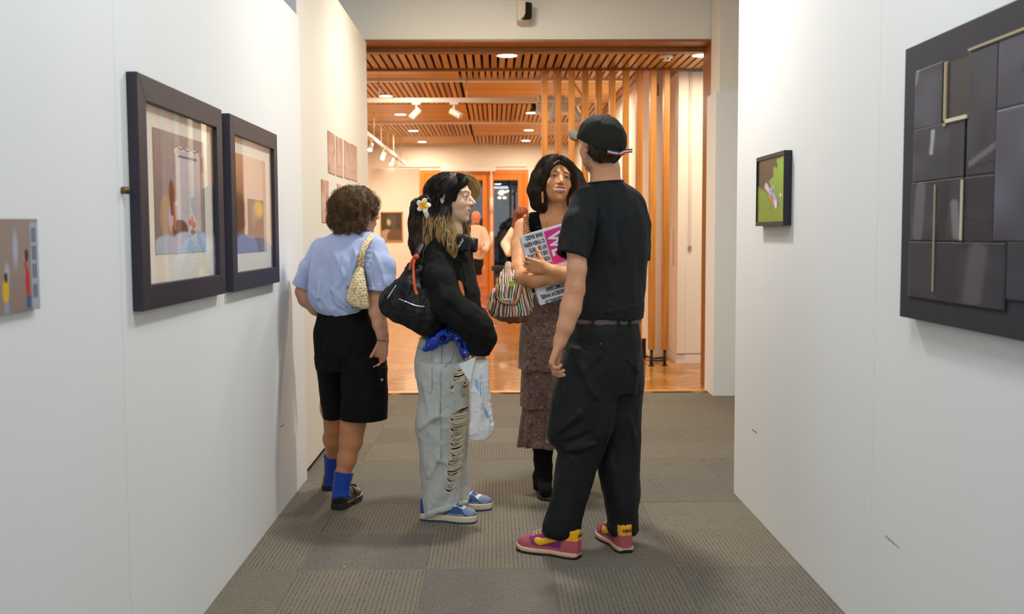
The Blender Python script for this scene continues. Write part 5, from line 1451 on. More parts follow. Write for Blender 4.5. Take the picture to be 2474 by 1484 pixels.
def g_hcol(p3):
    sh = p3.shape; X = p3.reshape(-1, 3); q = g_loc(X.astype(np.float32)); n = vnoise(X * np.array([1, 1, .25]), .010)
    C = np.tile(ghair, (len(X), 1)) * (1 + .5 * vnoise(X * np.array([1, 1, .2]), .006))[:, None]
    low = np.clip((-q[:, 2] - .055) / .05, 0, 1); n = vnoise(X * np.array([1, 1, .12]) + 7, .0055) * .8 + n * .4; hi = np.clip((n * .9 + low * 1.05 - .62) / .3, 0, 1) * (.6 + .4 * low); pony = (X[:, 0] < P(1022, 500, 4.8)[0]).astype(float)
    hi = hi * (1 - .85 * pony); C = C * (1 - hi[:, None]) + gbl * (1 + .25 * n)[:, None] * hi[:, None]
    sk = np.clip((vnoise(X * np.array([1, 1, .15]), .008) - .45) / .15, 0, 1) * (q[:, 2] > -.05) * .35; C = C * (1 - sk[:, None]) + S(128, 116, 108) * sk[:, None]
    return C.reshape(sh)
gbb = bounds([P(995, 415, 4.8), P(1150, 625, 4.68), P(1120, 600, 5.0)], .03)
sdfobj('hair', g_hv, gbb[0], gbb[1], .0030, HAIRM, girl, col=lambda V: g_hcol(V[None])[0] * .45 + ghair * .55)
part = P(1108, 424, 4.86).astype(np.float32)
def g_flow(p, t):
    q = g_loc(p); up = np.clip((q[:, 2] + .03) / .06, 0, 1)[:, None]
    toclip = clip - p; toclip = toclip / (np.linalg.norm(toclip, axis=1)[:, None] + 1e-6)
    backish = np.clip((.055 - q[:, 1]) / .05, 0, 1)[:, None]
    hang = np.array([.05, -.02, -1.0]) + .15 * np.stack([vnoise(p, .04), vnoise(p + 9, .04), 0 * p[:, 0]], 1)
    return up * backish * toclip * 1.0 + (1 - up * backish) * hang
N_ = 3600; roots = surf_pts(g_hv, gbb[0], gbb[1], N_, 21)
pth, R_ = combed(g_hv, roots, g_flow, 14, .0065, .0005 + .003 * np.random.RandomState(2).rand(N_), .0008, curl=.0016, freq=50, seed=3)
_pk = np.random.RandomState(8).rand(N_)[:, None, None] < .62
strand_mesh('hair_strands', pth, R_, HAIRM, girl, lambda p: np.where(_pk, g_hcol(p), ghair * (.8 + 1.2 * np.random.RandomState(6).rand(N_, 1, 1)) * np.ones((1, p.shape[1], 1))))
# swept bangs: over the brow on the near side, a blond tuft on the far side
def lock(name, keys, n, spreadv, colf, rad=.0009, seed=0, wob=.0):
    rs = np.random.RandomState(seed); keys = np.array(keys, float); base = smoothpath(keys, 6); K = len(base); out = np.zeros((n, K, 3)); T = np.gradient(base, axis=0); T /= np.linalg.norm(T, axis=1)[:, None]
    U = np.cross(T, [.1, .95, .2]); U /= np.linalg.norm(U, axis=1)[:, None]; W = np.cross(T, U); s = np.linspace(0, 1, K)
    for i in range(n):
        a, b = rs.randn(2) * .5; en = np.sin(np.pi * np.clip(s * .85 + .15, 0, 1)) ** .6
        sh = rs.uniform(-.08, .02); out[i] = base + (a * U + b * W * .7) * (spreadv * en)[:, None] + wob * np.stack([np.sin(s * 9 + rs.rand() * 6), np.cos(s * 8 + rs.rand() * 6), np.sin(s * 7 + rs.rand() * 6)], 1) * s[:, None]
    R = rad * (.6 + .8 * rs.rand(n))[:, None] * np.linspace(1, .4, K)[None]
    return out, R
a, b = lock('x', [P(1108, 426, 4.86), P(1128, 429, 4.88), P(1144, 438, 4.90), P(1153, 456, 4.90), P(1154, 478, 4.90)], 380, .018, None, seed=5, wob=.0015, rad=.0006)
strand_mesh('fringe_lock', a, b, HAIRM, girl, lambda p: np.ones(p.shape) * gbl * (.55 + .6 * np.random.RandomState(1).rand(p.shape[0], 1, 1)), label='blond fringe lock swept to the far side')
a, b = lock('x', [P(1112, 428, 4.87), P(1128, 434, 4.89), P(1140, 448, 4.90), P(1145, 466, 4.90), P(1147, 488, 4.90)], 320, .015, None, seed=15, wob=.0015, rad=.0006)
strand_mesh('fringe_lock', a, b, HAIRM, girl, lambda p: np.ones(p.shape) * gbl * (.5 + .6 * np.random.RandomState(1).rand(p.shape[0], 1, 1)), label='blond inner fringe lock')
a, b = lock('x', [P(1104, 424, 4.82), P(1119, 431, 4.775), P(1122, 441, 4.757), P(1111, 450, 4.750), P(1096, 460, 4.752), P(1082, 476, 4.76)], 420, .015, None, seed=6, wob=.0015, rad=.0006)
strand_mesh('fringe_lock', a, b, HAIRM, girl, lambda p: np.ones(p.shape) * ghair * (.8 + 1.2 * np.random.RandomState(1).rand(p.shape[0], 1, 1)))
a, b = lock('x', [P(1100, 428, 4.80), P(1092, 445, 4.765), P(1084, 470, 4.755), P(1080, 500, 4.75), P(1082, 530, 4.74)], 340, .016, None, seed=7, wob=.0015, rad=.0006)
strand_mesh('fringe_lock', a, b, HAIRM, girl, lambda p: np.ones(p.shape) * ghair * (.8 + 1.4 * np.random.RandomState(4).rand(p.shape[0], 1, 1)))
a, b = lock('x', [P(1086, 535, 4.74), P(1092, 560, 4.71), P(1096, 585, 4.685), P(1098, 622, 4.665)], 200, .020, None, seed=8, wob=.003)
strand_mesh('hair_ends', a, b, HAIRM, girl, lambda p: np.ones(p.shape) * gbl * (.4 + .9 * np.random.RandomState(9).rand(p.shape[0], 1, 1)))
a, b = lock('x', [P(1020, 492, 4.78), P(1008, 486, 4.79), P(998, 490, 4.79), P(993, 500, 4.79)], 90, .012, None, seed=12, wob=.002)
strand_mesh('hair_ends', a, b, HAIRM, girl, lambda p: np.ones(p.shape) * ghair * (.8 + .9 * np.random.RandomState(9).rand(p.shape[0], 1, 1)))
# earring
tube('earring', [P(1079, 512, 4.752), P(1078, 520, 4.750)], .004, mat('earring_gold', S(210, 170, 90), .3, metal=.8), girl, seg=8)

# --- flower clip in the hair
fc = P(1023, 497, 4.735)
fl_ = empty('flower_hair_clip', fc, label='white and yellow frangipani flower clip in the dark ponytail', cat='hair clip')
PET = mat('petal', attr=True, rough=.5, sss=.1)
fr = frameR((0.05, -1, .05))
for k in range(5):
    an = math.radians(90 + 72 * k + 8); ax = np.array([math.cos(an), 0, math.sin(an)]); pe = np.array([-math.sin(an), 0, math.cos(an)]); V = []; C = []
    for i in range(9):
        t = i / 8; w_ = .0125 * math.sin(math.pi * min(1, .12 + .80 * t)) ** .8
        for j in range(7):
            s = j / 6 * 2 - 1; p = ax * (.004 + .030 * t) + pe * (w_ * s + .004 * t * t) + np.array([0, 1.0, 0]) * (.006 * t - .007 * t * t * 0 - .004 * s * s * t + .004 * s)
            V.append(fc + fr @ p * 1.0); y_ = np.clip(1.7 - t * 2.6, 0, 1); C.append(S(250, 244, 222) * (1 - y_) + S(250, 184, 20) * y_)
    idx = np.arange(63).reshape(9, 7); Q = np.stack([idx[:-1, :-1], idx[1:, :-1], idx[1:, 1:], idx[:-1, 1:]], -1).reshape(-1, 4)
    o = mesh('petal', np.array(V), Q, PET, fl_, smooth=True, colors=np.array(C)); s_ = o.modifiers.new('s', 'SOLIDIFY'); s_.thickness = .0012
tube('flower_centre', [fc + [0, -.004, 0], fc + [0, .004, 0]], [.005, .008], mat('pollen_yellow', S(246, 176, 16), .6), fl_, seg=8)
tube('clip_bar', [P(1024, 505, 4.75), P(1032, 520, 4.755), P(1038, 534, 4.76)], [.010, .013, .010], mat('clip_white', S(228, 214, 222), .35), fl_, seg=10, flat=.6)

# --- headphones round the neck
hp = empty('headphones', P(1110, 585, 4.72), label='black on-ear headphones with white script round the neck of the person in the hoodie', cat='headphones')
HPM = mat('headphone_vinyl', S(20, 20, 23), .42, bump=(900, .3, .0006)); 
def ear_cup(c, ax, s):
    R = frameR(ax).astype(np.float32)
    def f(q):
        r = rbox(q, (0, -.004, 0), (.036, .013, .036), .012); pad = np.sqrt((np.sqrt(q[:, 0] ** 2 + q[:, 2] ** 2) - .026) ** 2 + ((q[:, 1] - .014) * 1.1) ** 2) - .013
        return smin(r, pad, .003)
    V, Q = surfnet(lambda q: f(q), (-.05, -.03, -.05), (.05, .04, .05), .0022); mesh('ear_cup', V @ R.T * s + c, Q, HPM, hp, smooth=True); return R
hc = P(1118, 588, 4.69)
R = ear_cup(hc, (0.45, 0.85, 0.15), 1.0)
R2 = ear_cup(P(1138, 592, 4.86), (-0.5, -0.6, 0.1), .95)
V, Fc = lathe([(.030, 0), (.033, .002), (.033, .005), (.030, .006)], 28); Vv = np.array(V); Vv = np.stack([Vv[:, 0], -Vv[:, 2] - .0165, Vv[:, 1]], 1)
mesh('cup_rim', Vv @ R.T + hc, Fc, mat('rim_dark', S(40, 40, 44), .3, metal=.5), hp, smooth=False)
tube('headband', smoothpath([hc + [-.01, .0, .03], P(1090, 578, 4.72), P(1066, 570, 4.79), P(1058, 566, 4.88), P(1075, 570, 4.97), P(1110, 580, 4.97), P(1138, 588, 4.89)], 6), .011, HPM, hp, seg=10, flat=.5)
tube('yoke', smoothpath([hc + [-.030, -.015, .022], hc + [-.036, -.01, 0], hc + [-.030, -.015, -.022]]), .003, mat('brass_dark', S(120, 110, 100), .3, metal=.8), hp)
text('lettering', 'Marshall', .0155, hc + R @ np.array([-.012, -.0235, -.022]), R @ np.array([.62, 0, .78]), R @ np.array([-.78, 0, .62]), mat('script_white', S(232, 232, 232), .4), hp, shear=.3, bold=.0003)

# --- black bag with orange pulls
bag = empty('shoulder_bag', P(1000, 720, 4.66), label='slouchy black nylon bag with orange cord on the hip of the person in the hoodie', cat='bag')
NYL = mat('black_nylon', S(11, 12, 13), .55, bump=(26, .35, .012), var=(5, .2), spec=.3)
def bagf(X):
    d = ell(X, P(998, 745, 4.66), (.150, .085, .118)); R0 = None
    d = smin(d, ell(X, P(956, 728, 4.70), (.070, .070, .070)), .05); d = smin(d, ell(X, P(1030, 768, 4.66), (.085, .080, .085)), .05)
    d = smin(d, chain(X, [(P(990, 690, 4.68), .065), (P(1003, 655, 4.69), .038), (P(1010, 632, 4.70), .018)], .03), .04)
    # flattened base line from lower left to lower right
    a = P(925, 760, 4.66); b = P(1035, 820, 4.66); t = unit(b - a); n = np.array([t[2], 0, -t[0]]); n = n if n[2] < 0 else -n
    d = smax(d, (X - a.astype(np.float32)) @ n.astype(np.float32), .03)
    px = P
    d = folds(X, d, [(px(1000, 650, 4.62), px(975, 740, 4.57), .010, .007), (px(1008, 660, 4.62), px(1010, 745, 4.57), .010, -.007), (px(985, 670, 4.63), px(945, 730, 4.60), .010, .007),
        (px(940, 760, 4.60), px(1010, 800, 4.57), .012, -.006), (px(1030, 745, 4.58), px(1040, 805, 4.58), .012, .007), (px(1020, 740, 4.57), px(1020, 800, 4.57), .010, -.006), (px(950, 740, 4.6), px(960, 780, 4.6), .01, .006), (px(930, 745, 4.63), px(955, 705, 4.63), .01, -.005)])
    return d + .005 * vnoise(X, .035) + .002 * vnoise(X, .014)
sdfobj('body', bagf, *bounds([P(925, 640, 4.66), P(1070, 825, 4.66), P(1000, 640, 4.58), P(1000, 640, 4.75)], .05), .0036, NYL, bag)
def onbag(px_, py_, f, lo=4.45, hi=4.8, off=.002):
    p = P(px_, py_, 4.6); ys_ = np.linspace(lo, hi, 90); s = ys_ / 4.6
    q = np.stack([p[0] * s, ys_, CAMZ + (p[2] - CAMZ) * s], 1).astype(np.float32); dv = f(q); k = np.argmax(dv < 0) if (dv < 0).any() else 60; return q[k] - np.array([0, off, 0])
tube('zip', [onbag(x_, y_, bagf) for x_, y_ in smoothpath([(963, 722, 0), (985, 731, 0), (1005, 739, 0), (1027, 741, 0)], 5)[:, :2]], .0035, mat('zip_silver', S(196, 196, 220), .25, metal=.7), bag, seg=6)
tube('zip', [onbag(x_, y_, bagf) for x_, y_ in smoothpath([(936, 722, 0), (946, 706, 0), (957, 690, 0)], 5)[:, :2]], .003, mat('zip_silver', S(196, 196, 220), .25, metal=.7), bag, seg=6)
ORC = mat('orange_cord', S(226, 92, 40), .6)
tube('cord', smoothpath([P(1006, 618, 4.60), P(999, 640, 4.59), P(999, 680, 4.57), P(1003, 700, 4.56), P(1008, 712, 4.555)], 6), [.006] * 6 + [.006] * 18 + [.009], ORC, bag, seg=8, flat=.6) if False else tube('cord', smoothpath([P(1006, 618, 4.60), P(999, 640, 4.59), P(1000, 680, 4.565), P(1003, 700, 4.56), P(1008, 712, 4.555)], 6), .006, ORC, bag, seg=8, flat=.6)
tube('cord', smoothpath([P(1004, 618, 4.60), P(994, 632, 4.61), P(989, 652, 4.62)], 6), .006, ORC, bag, seg=8, flat=.6)
tube('knot', [P(1001, 622, 4.595), P(1006, 618, 4.59), P(1009, 624, 4.595)], .010, ORC, bag, seg=8)
tube('strap', smoothpath([P(1008, 640, 4.66), P(1008, 615, 4.66), P(1020, 590, 4.72), P(1040, 572, 4.80)], 6), .016, NYL, bag, seg=8, flat=.3)

# --- translucent plastic carrier bag
PL = bpy.data.materials.new('frosted_plastic'); PL.use_nodes = True
_b = PL.node_tree.nodes['Principled BSDF']; _b.inputs['Base Color'].default_value = (*S(240, 241, 243), 1); _b.inputs['Roughness'].default_value = .35; _b.inputs['Alpha'].default_value = .85
_b.inputs['Subsurface Weight'].default_value = .3; _b.inputs['Subsurface Scale'].default_value = .02
car = empty('carrier_bag', P(1165, 960, 4.62), label='crumpled frosted white plastic carrier bag with blue print held at the side', cat='bag')
def plas(X):
    d = loft(X, rp([(866, 1140, 1182, 4.64, .022), (900, 1130, 1184, 4.64, .035), (960, 1133, 1187, 4.64, .045), (1010, 1132, 1192, 4.64, .05), (1040, 1130, 1196, 4.64, .05), (1064, 1134, 1174, 4.64, .042)]), p=3.0, cap=.006)
    px = P
    d = folds(X, d, [(px(1160, 880, 4.60), px(1172, 1055, 4.58), .006, .010), (px(1150, 880, 4.6), px(1150, 1000, 4.58), .007, -.006), (px(1140, 900, 4.6), px(1135, 1050, 4.6), .008, .006), (px(1175, 880, 4.6), px(1190, 1010, 4.6), .007, -.008), (px(1140, 1025, 4.58), px(1170, 1020, 4.58), .005, -.006), (px(1185, 1000, 4.6), px(1175, 1060, 4.6), .006, .006)])
    d = d + .007 * np.abs(vnoise(X, .05)) + .004 * np.abs(vnoise(X, .022))
    return d
sdfobj('bag_body', plas, *bounds([P(1128, 860, 4.6), P(1198, 1068, 4.7)], .04), .0026, PL, car)
def flap(X):
    A, B, C = [P(*q).astype(np.float64) for q in ((1107, 882, 4.59), (1150, 862, 4.60), (1136, 925, 4.585))]
    n = unit(np.cross(B - A, C - A)); q = X - A.astype(np.float32); h = q @ n.astype(np.float32)
    d = np.abs(h - .006 * np.sin(q[:, 0] * 60)) - .003
    for a_, b_, o_ in ((A, B, C), (B, C, A), (C, A, B)):
        e = np.cross(n, b_ - a_); e = e / np.linalg.norm(e); e = e if (o_ - a_) @ e < 0 else -e; d = np.maximum(d, (X - a_.astype(np.float32)) @ e.astype(np.float32))
    return d
sdfobj('handle_flap', flap, *bounds([P(1107, 860, 4.59), P(1152, 928, 4.59)], .02), .0022, PL, car)
BLUEP = mat('print_blue', S(140, 186, 232), .5)
def patch(name, pts, f, m, parent, off=.0015, **k):
    return mesh(name, [onbag(x_, y_, f, 4.5, 4.8, off) for x_, y_ in pts], [tuple(range(len(pts)))], m, parent, **k)
for pts in ([(1147, 918), (1153, 916), (1160, 968), (1154, 972)], [(1158, 905), (1165, 904), (1164, 955), (1160, 958)], [(1169, 985), (1178, 990), (1184, 1012), (1176, 1010)]):
    patch('blue_print', pts, plas, BLUEP, car)
tube('print_line', [onbag(x_, y_, plas, 4.5, 4.8) for x_, y_ in ((1161, 978), (1166, 974), (1168, 990), (1170, 994), (1164, 996), (1162, 985))], .0012, mat('print_maroon', S(120, 96, 110), .5), car, seg=4)

# --- blue and white skate shoes
def skate(name, toe, heel, side, label):
    R, O, L = shoe_frame(toe, heel); L = .268
    e = empty(name, O, label=label, cat='shoe'); up = lambda q: shoe_upper(q, L, .050, .028, .080, side)
    f = lambda q: np.maximum(up(q), -ell(q, (0, .07, .13), (.028, .055, .055)))
    V, Q = surfnet(f, (-.07, -.01, .018), (.07, L + .01, .13), .0024); y = V[:, 1] / L; z = V[:, 2] - .028
    C = np.tile(S(48, 82, 118), (len(V), 1)); C[(y > .78) | (z < .016)] = S(122, 138, 168); w_ = (y > .58) & (y < .80) & (np.abs(V[:, 0]) < .030) & (z > .018); C[w_] = S(226, 230, 236)
    C[(y < .3)] = S(38, 78, 136); C[(y > .66) & (y < .74) & (np.abs(V[:, 0]) < .02)] = S(60, 96, 150); C[np.abs(z - .022 - .02 * np.sin(y * 12)) < .004] = S(36, 74, 130)
    mesh('upper', V @ R.T + O, Q, SHOE, e, smooth=True, colors=C)
    V, Q = surfnet(lambda q: sole_sdf(q, L, .054, .006, .034, side, r=.005), (-.07, -.01, 0), (.07, L + .01, .05), .003); mesh('midsole', V @ R.T + O, Q, mat('cream_foam', S(222, 206, 180), .6), e, smooth=True)
    V, Q = surfnet(lambda q: sole_sdf(q, L, .052, 0, .010, side, r=.003), (-.07, -.01, -.004), (.07, L + .01, .03), .003); mesh('outsole', V @ R.T + O, Q, mat('blue_rubber', S(52, 72, 126), .6), e, smooth=True)
    for k in range(4):
        yy = L * (.50 + .05 * k); zz = .028 + .08 * np.interp(yy / L, [.4, .55, .72], [.92, .78, .54]) + .002
        tube('lace', smoothpath([(-.024, yy, zz - .006), (0, yy + .004, zz + .003), (.024, yy, zz - .006)], 5) @ R.T + O, .0032, mat('laces_blue', S(70, 110, 170), .8), e, seg=6, flat=.6)
    return e
skate('shoe', gp(1153, 1261), gp(1018, 1254), -1, 'near blue and white skate shoe under the ripped jeans')
skate('shoe', gp(1167, 1231), gp(1062, 1222), 1, 'far blue and white skate shoe half hidden by the ripped jeans')
# ================================================================== smiling woman with the papers
smi = empty('person', P(1345, 1215, 5.2) * [1, 1, 0], label='smiling woman in a black top and tiered floral skirt facing the camera, hugging papers', cat='person')
sO = P(1344, 437, 5.20); sR = frameR((0.20, -0.95, 0.18), roll=math.radians(6)); sRf = sR.astype(np.float32); sOf = sO.astype(np.float32); ss = .985
s_loc = lambda X: ((X - sOf) @ sRf) * ss
sskin = S(218, 154, 106)
swl = P(1322, 650, 4.955)         # wrist of the hand on the papers
def s_neck(X):
    d = chain(X, [(P(1346, 470, 5.23), .050), (P(1343, 500, 5.25), .048), (P(1340, 528, 5.26), .054)], .02)
    sh = chain(X, [(P(1268, 548, 5.25), .038), (P(1300, 535, 5.25), .045), (P(1340, 535, 5.27), .06), (P(1380, 535, 5.28), .045), (P(1410, 550, 5.28), .038)], .03)
    d = smin(d, sh, .05)
    d = smin(d, chain(X, [(P(1300, 552, 5.16), .010), (P(1332, 556, 5.155), .008)]), .02)
    d = smin(d, chain(X, [(P(1352, 556, 5.16), .008), (P(1385, 552, 5.17), .010)]), .02)
    return d
def s_headf(X): return smin(head_sdf(s_loc(X), smile=1.0, nose=.75) / ss, s_neck(X), .018)
def s_arms(X):
    a = chain(X, [(P(1262, 548, 5.24), .040), (P(1256, 600, 5.19), .042), (P(1255, 650, 5.10), .040), (P(1262, 672, 5.05), .038), (P(1290, 678, 5.0), .034), (P(1330, 672, 4.975), .030), (P(1385, 662, 4.965), .024), (P(1400, 658, 4.965), .023)], .02)
    b = chain(X, [(P(1414, 552, 5.28), .040), (P(1424, 600, 5.22), .040), (P(1428, 660, 5.12), .038), (P(1400, 668, 5.04), .034), (P(1362, 662, 4.965), .0315), (P(1338, 655, 4.95), .027), (swl, .023)], .02)
    return a, b
def s_handf(X):
    a, b = s_arms(X)
    return np.minimum(a, smin(b, hand_sdf(X, swl, (-.93, .10, .20), (.18, -.15, .95), True, curl=(.50, .75, .65), s=.90, thumb=(.85, -.05), percurl=(.9, 1, 1, 1.05)), .012))
def s_hand2f(X):
    return hand_sdf(X, P(1402, 657, 4.965), (.5, -.1, .85), (-.8, -.2, .4), False, curl=(.5, .7, .5), s=.9)
def s_body(X):
    a, b = s_arms(X); d = smin(s_neck(X), a, .02); d = smin(d, b, .02)
    d = smin(d, loft(X, rp([(540, 1295, 1390, 5.27, .06), (575, 1280, 1400, 5.26, .085), (620, 1278, 1400, 5.26, .09), (680, 1284, 1392, 5.27, .08), (740, 1276, 1402, 5.27, .10), (820, 1272, 1410, 5.27, .11)])), .03)
    for J in ([(P(1312, 820, 5.26), .08), (P(1310, 1000, 5.24), .055), (P(1311, 1066, 5.24), .042), (P(1310, 1150, 5.25), .032)], [(P(1375, 820, 5.28), .08), (P(1378, 1000, 5.27), .055), (P(1380, 1180, 5.28), .036)]):
        d = smin(d, chain(X, J, .02), .02)
    return d
def s_col(X):
    q = s_loc(X); C = head_col(q, sskin, S(178, 98, 86), S(52, 32, 20), smile=1.0, blush=.07)
    C[np.linalg.norm(q, axis=1) > .17] = sskin
    r = .35 * np.exp(-(np.linalg.norm(X - P(1262, 690, 5.05).astype(np.float32), axis=1) / .03) ** 2) + .3 * np.exp(-(np.linalg.norm(X - P(1268, 632, 4.93).astype(np.float32), axis=1) / .03) ** 2)
    C = C * (1 - r[:, None]) + S(190, 112, 80) * r[:, None]
    # nails of the hand on the papers
    return C * (1 + .03 * vnoise(X, .02))[:, None]
sb = bounds([sO], .15); sb[0][2] -= .02
shb = bounds([P(1258, 600, 4.90), P(1330, 690, 5.06)], .045)
body_mesh('body', smi, SKINM, lambda X: np.minimum(s_body(X), s_hand2f(X)), s_col, *bounds([P(1235, 530, 5.2), P(1440, 1210, 5.3), P(1300, 640, 4.9)], .08), .0065,
          [(lambda X: np.minimum(s_headf(X), s_body(X)), sb[0], sb[1], .0017), (lambda X: np.minimum(s_handf(X), s_body(X)), *shb, .0021)])
eyes(smi, sO, sR / ss, unit(P(1420, 370, 4.4) - sO) * 1.0, S(40, 24, 16))
# teeth: an arched row, each with its own rounded face
TOOTH = mat('tooth', S(244, 238, 226), .25, sss=.05); GUM = mat('mouth_dark', S(60, 18, 18), .6)
for i in range(8):
    a = (i - 3.5); xx = a * .0064; yy = .0850 - 8.0 * xx * xx; zz = -.0610 + 6.0 * xx * xx; hw = .0035 if abs(a) < 1 else .0033; hhh = .0070 if abs(a) < 1 else .0062
    f = lambda q: rbox(q, (0, 0, 0), (hw, .003, hhh), .0016)
    V, Q = surfnet(f, (-.006, -.005, -.009), (.006, .005, .009), .0009, blk=4)
    an = -16 * xx; c_, s_ = math.cos(an), math.sin(an); M = np.array([[c_, -s_, 0], [s_, c_, 0], [0, 0, 1]])
    W = (V @ M.T + [xx, yy, zz]) / ss; mesh('tooth', W @ sR.T + sO, Q, TOOTH, smi, smooth=True)
# hair
shair = S(50, 36, 24)
def s_cap(X): return ell(s_loc(X), (0, -.013, .024), (.085, .106, .090))
def s_hv(X):
    q = s_loc(X); cap = s_cap(X)
    L_ = chain(X, [(P(1325, 402, 5.17), .034), (P(1306, 430, 5.18), .039), (P(1298, 462, 5.19), .040), (P(1301, 490, 5.20), .034), (P(1314, 505, 5.21), .016)], .03)
    Rr = chain(X, [(P(1374, 404, 5.20), .026), (P(1388, 428, 5.20), .032), (P(1398, 455, 5.20), .036), (P(1402, 485, 5.2), .040), (P(1398, 500, 5.2), .030)], .03)
    B = chain(X, [(P(1345, 440, 5.32), .07), (P(1345, 490, 5.33), .06)], .02)
    d = smin(smin(smin(cap, L_, .03), Rr, .03), B, .04)
    # oval opening of the face
    fo = ell(q - np.stack([np.zeros(len(q)), np.zeros(len(q)), np.zeros(len(q))], 1).astype(np.float32), (-.001, .11, -.022), (.0655, .105, .094))
    d = smax(d, -fo, .006)
    # neck stays free in front
    d = np.maximum(d, -chain(X, [(P(1345, 490, 5.10), .052), (P(1345, 530, 5.12), .06)]))
    pz = np.abs(q[:, 0] - .012) ; d = d + .0015 * np.exp(-(pz / .004) ** 2) * np.clip((q[:, 2] - .05) / .03, 0, 1)
    return d + .004 * vnoise(X * np.array([1, 1, .35], np.float32), .022)
def s_hcol(p3):
    sh = p3.shape; X = p3.reshape(-1, 3); C = np.tile(shair, (len(X), 1)) * (1 + .45 * vnoise(X * np.array([1, 1, .2]), .006))[:, None]
    w_ = np.clip((vnoise(X * np.array([1, 1, .2]) + 4, .012) - .2) / .5, 0, 1)[:, None] * .4; return (C * (1 - w_) + S(98, 72, 50) * w_).reshape(sh)
sbb = bounds([P(1275, 370, 5.15), P(1425, 515, 5.15), P(1345, 400, 5.4)], .04)
sdfobj('hair', s_hv, sbb[0], sbb[1], .0028, HAIRM, smi, col=lambda V: s_hcol(V[None])[0])
def s_flow(p, t):
    q = s_loc(p); side = np.sign(q[:, 0] - .012)[:, None]; top = np.clip((q[:, 2] - .02) / .06, 0, 1)[:, None]
    rt = sR[:, 0][None]; dn = -sR[:, 2][None] * .5 + np.array([[0, 0, -.5]]); bk = -sR[:, 1][None]
    wv = .35 * np.sin(p[:, 2:3] * 42 + vnoise(p, .05)[:, None] * 3) 
    return top * (side * rt * 1.0 + bk * .25 + dn * .3) + (1 - top) * (dn + side * rt * wv * .9 - side * rt * .35 * np.clip((-q[:, 2:3] - .06) / .05, 0, 1))
N_ = 4200; roots = surf_pts(s_hv, sbb[0], sbb[1], N_, 31)
pth, R_ = combed(s_hv, roots, s_flow, 13, .0062, .0003 + .0035 * np.random.RandomState(2).rand(N_), .0008, curl=.0016, freq=45, seed=3)
strand_mesh('hair_strands', pth, R_, HAIRM, smi, s_hcol)
# hair volume lifted off the parting
for seed, keys, n in ((3, [P(1350, 380, 5.14), P(1336, 386, 5.10), P(1323, 403, 5.085), P(1314, 428, 5.09), P(1310, 450, 5.10)], 260), (4, [P(1352, 380, 5.14), P(1365, 387, 5.11), P(1378, 402, 5.115), P(1388, 425, 5.13), P(1393, 455, 5.14)], 260), (5, [P(1350, 377, 5.2), P(1320, 382, 5.17), P(1300, 405, 5.16), P(1288, 440, 5.16), P(1284, 475, 5.17), P(1298, 502, 5.18)], 300)):
    a, b = lock('x', keys, n, .013 if seed < 5 else .012, None, seed=seed, wob=.0015)
    strand_mesh('hair_lock', a, b, HAIRM, smi, lambda p: np.ones(p.shape) * shair * (.7 + 1.3 * np.random.RandomState(4).rand(p.shape[0], 1, 1)))
# hoop earring, nose ring, necklaces
GOLD = mat('gold', S(226, 178, 110), .22, metal=1.0)
ec = P(1311, 477, 5.115); tube('hoop_earring', [ec + [.0035 * math.cos(a), .006 * math.cos(a), .028 * math.sin(a)] for a in np.linspace(0, 2 * math.pi, 33)], .0022, GOLD, smi, seg=6)
nr = sO + sR @ (np.array([-.0175, .0985, -.034]) / ss); tube('nose_ring', [nr + sR @ np.array([.0008, .004 * math.cos(a), .004 * math.sin(a)]) for a in np.linspace(0, 2 * math.pi, 17)], .0008, GOLD, smi, seg=5)
def onbody(px_, py_, f, lo=5.0, hi=5.35, off=.002):
    d0 = P(px_, py_, 1.0); ys_ = np.linspace(lo, hi, 120); q = np.stack([d0[0] * ys_, ys_, CAMZ + (d0[2] - CAMZ) * ys_], 1).astype(np.float32); dv = f(q); k = np.argmax(dv < 0) if (dv < 0).any() else 60; return q[k] - np.array([0, off, 0])
for kk in ([(1310, 508), (1316, 524), (1326, 538), (1336, 549), (1345, 551), (1354, 543), (1363, 528), (1366, 512)], [(1308, 512), (1312, 528), (1322, 543), (1331, 552), (1341, 560)]):
    tube('necklace', [onbody(x_, y_, s_body) for x_, y_ in kk], .0014, GOLD, smi, seg=5)
# --- black tank top
TOP = mat('black_rib_top', S(13, 12, 13), .9, bump=(500, .3, .001, (1, 1, .2)), spec=.2)
def topf(X):
    d = smin(loft(X, rp([(528, 1292, 1395, 5.27, .075), (560, 1276, 1406, 5.265, .098), (610, 1273, 1405, 5.26, .108), (660, 1279, 1398, 5.27, .10), (705, 1280, 1398, 5.275, .095), (730, 1276, 1404, 5.275, .10)]), cap=.008), s_neck(X) - .006, .01)
    v = P(1342, 606, 5.2); x = X[:, 0] - v[0]; z = X[:, 2] - v[2]
    hw = np.interp(z, [0, .05, .10, .17, .30], [.002, .050, .064, .080, .084])       # deep V
    cut = np.where(X[:, 1] < 5.30, (np.abs(x) - hw), (np.abs(x) - .045 - 2 * np.clip(P(1342, 540, 5.3)[2] - X[:, 2], 0, 1)))
    d = np.maximum(d, -np.where(z > 0, cut, 1.0))
    xc = P(1342, 560, 5.26)[0]; d = np.maximum(d, np.where(X[:, 2] > P(1342, 575, 5.26)[2], np.abs(X[:, 0] - xc) - .136, -1))
    d = np.maximum(d, X[:, 2] - P(1342, 512, 5.25)[2])
    return d + .002 * vnoise(X, .04)
sdfobj('tank_top', topf, *bounds([P(1270, 505, 5.15), P(1412, 732, 5.4)], .03), .0036, TOP, smi)
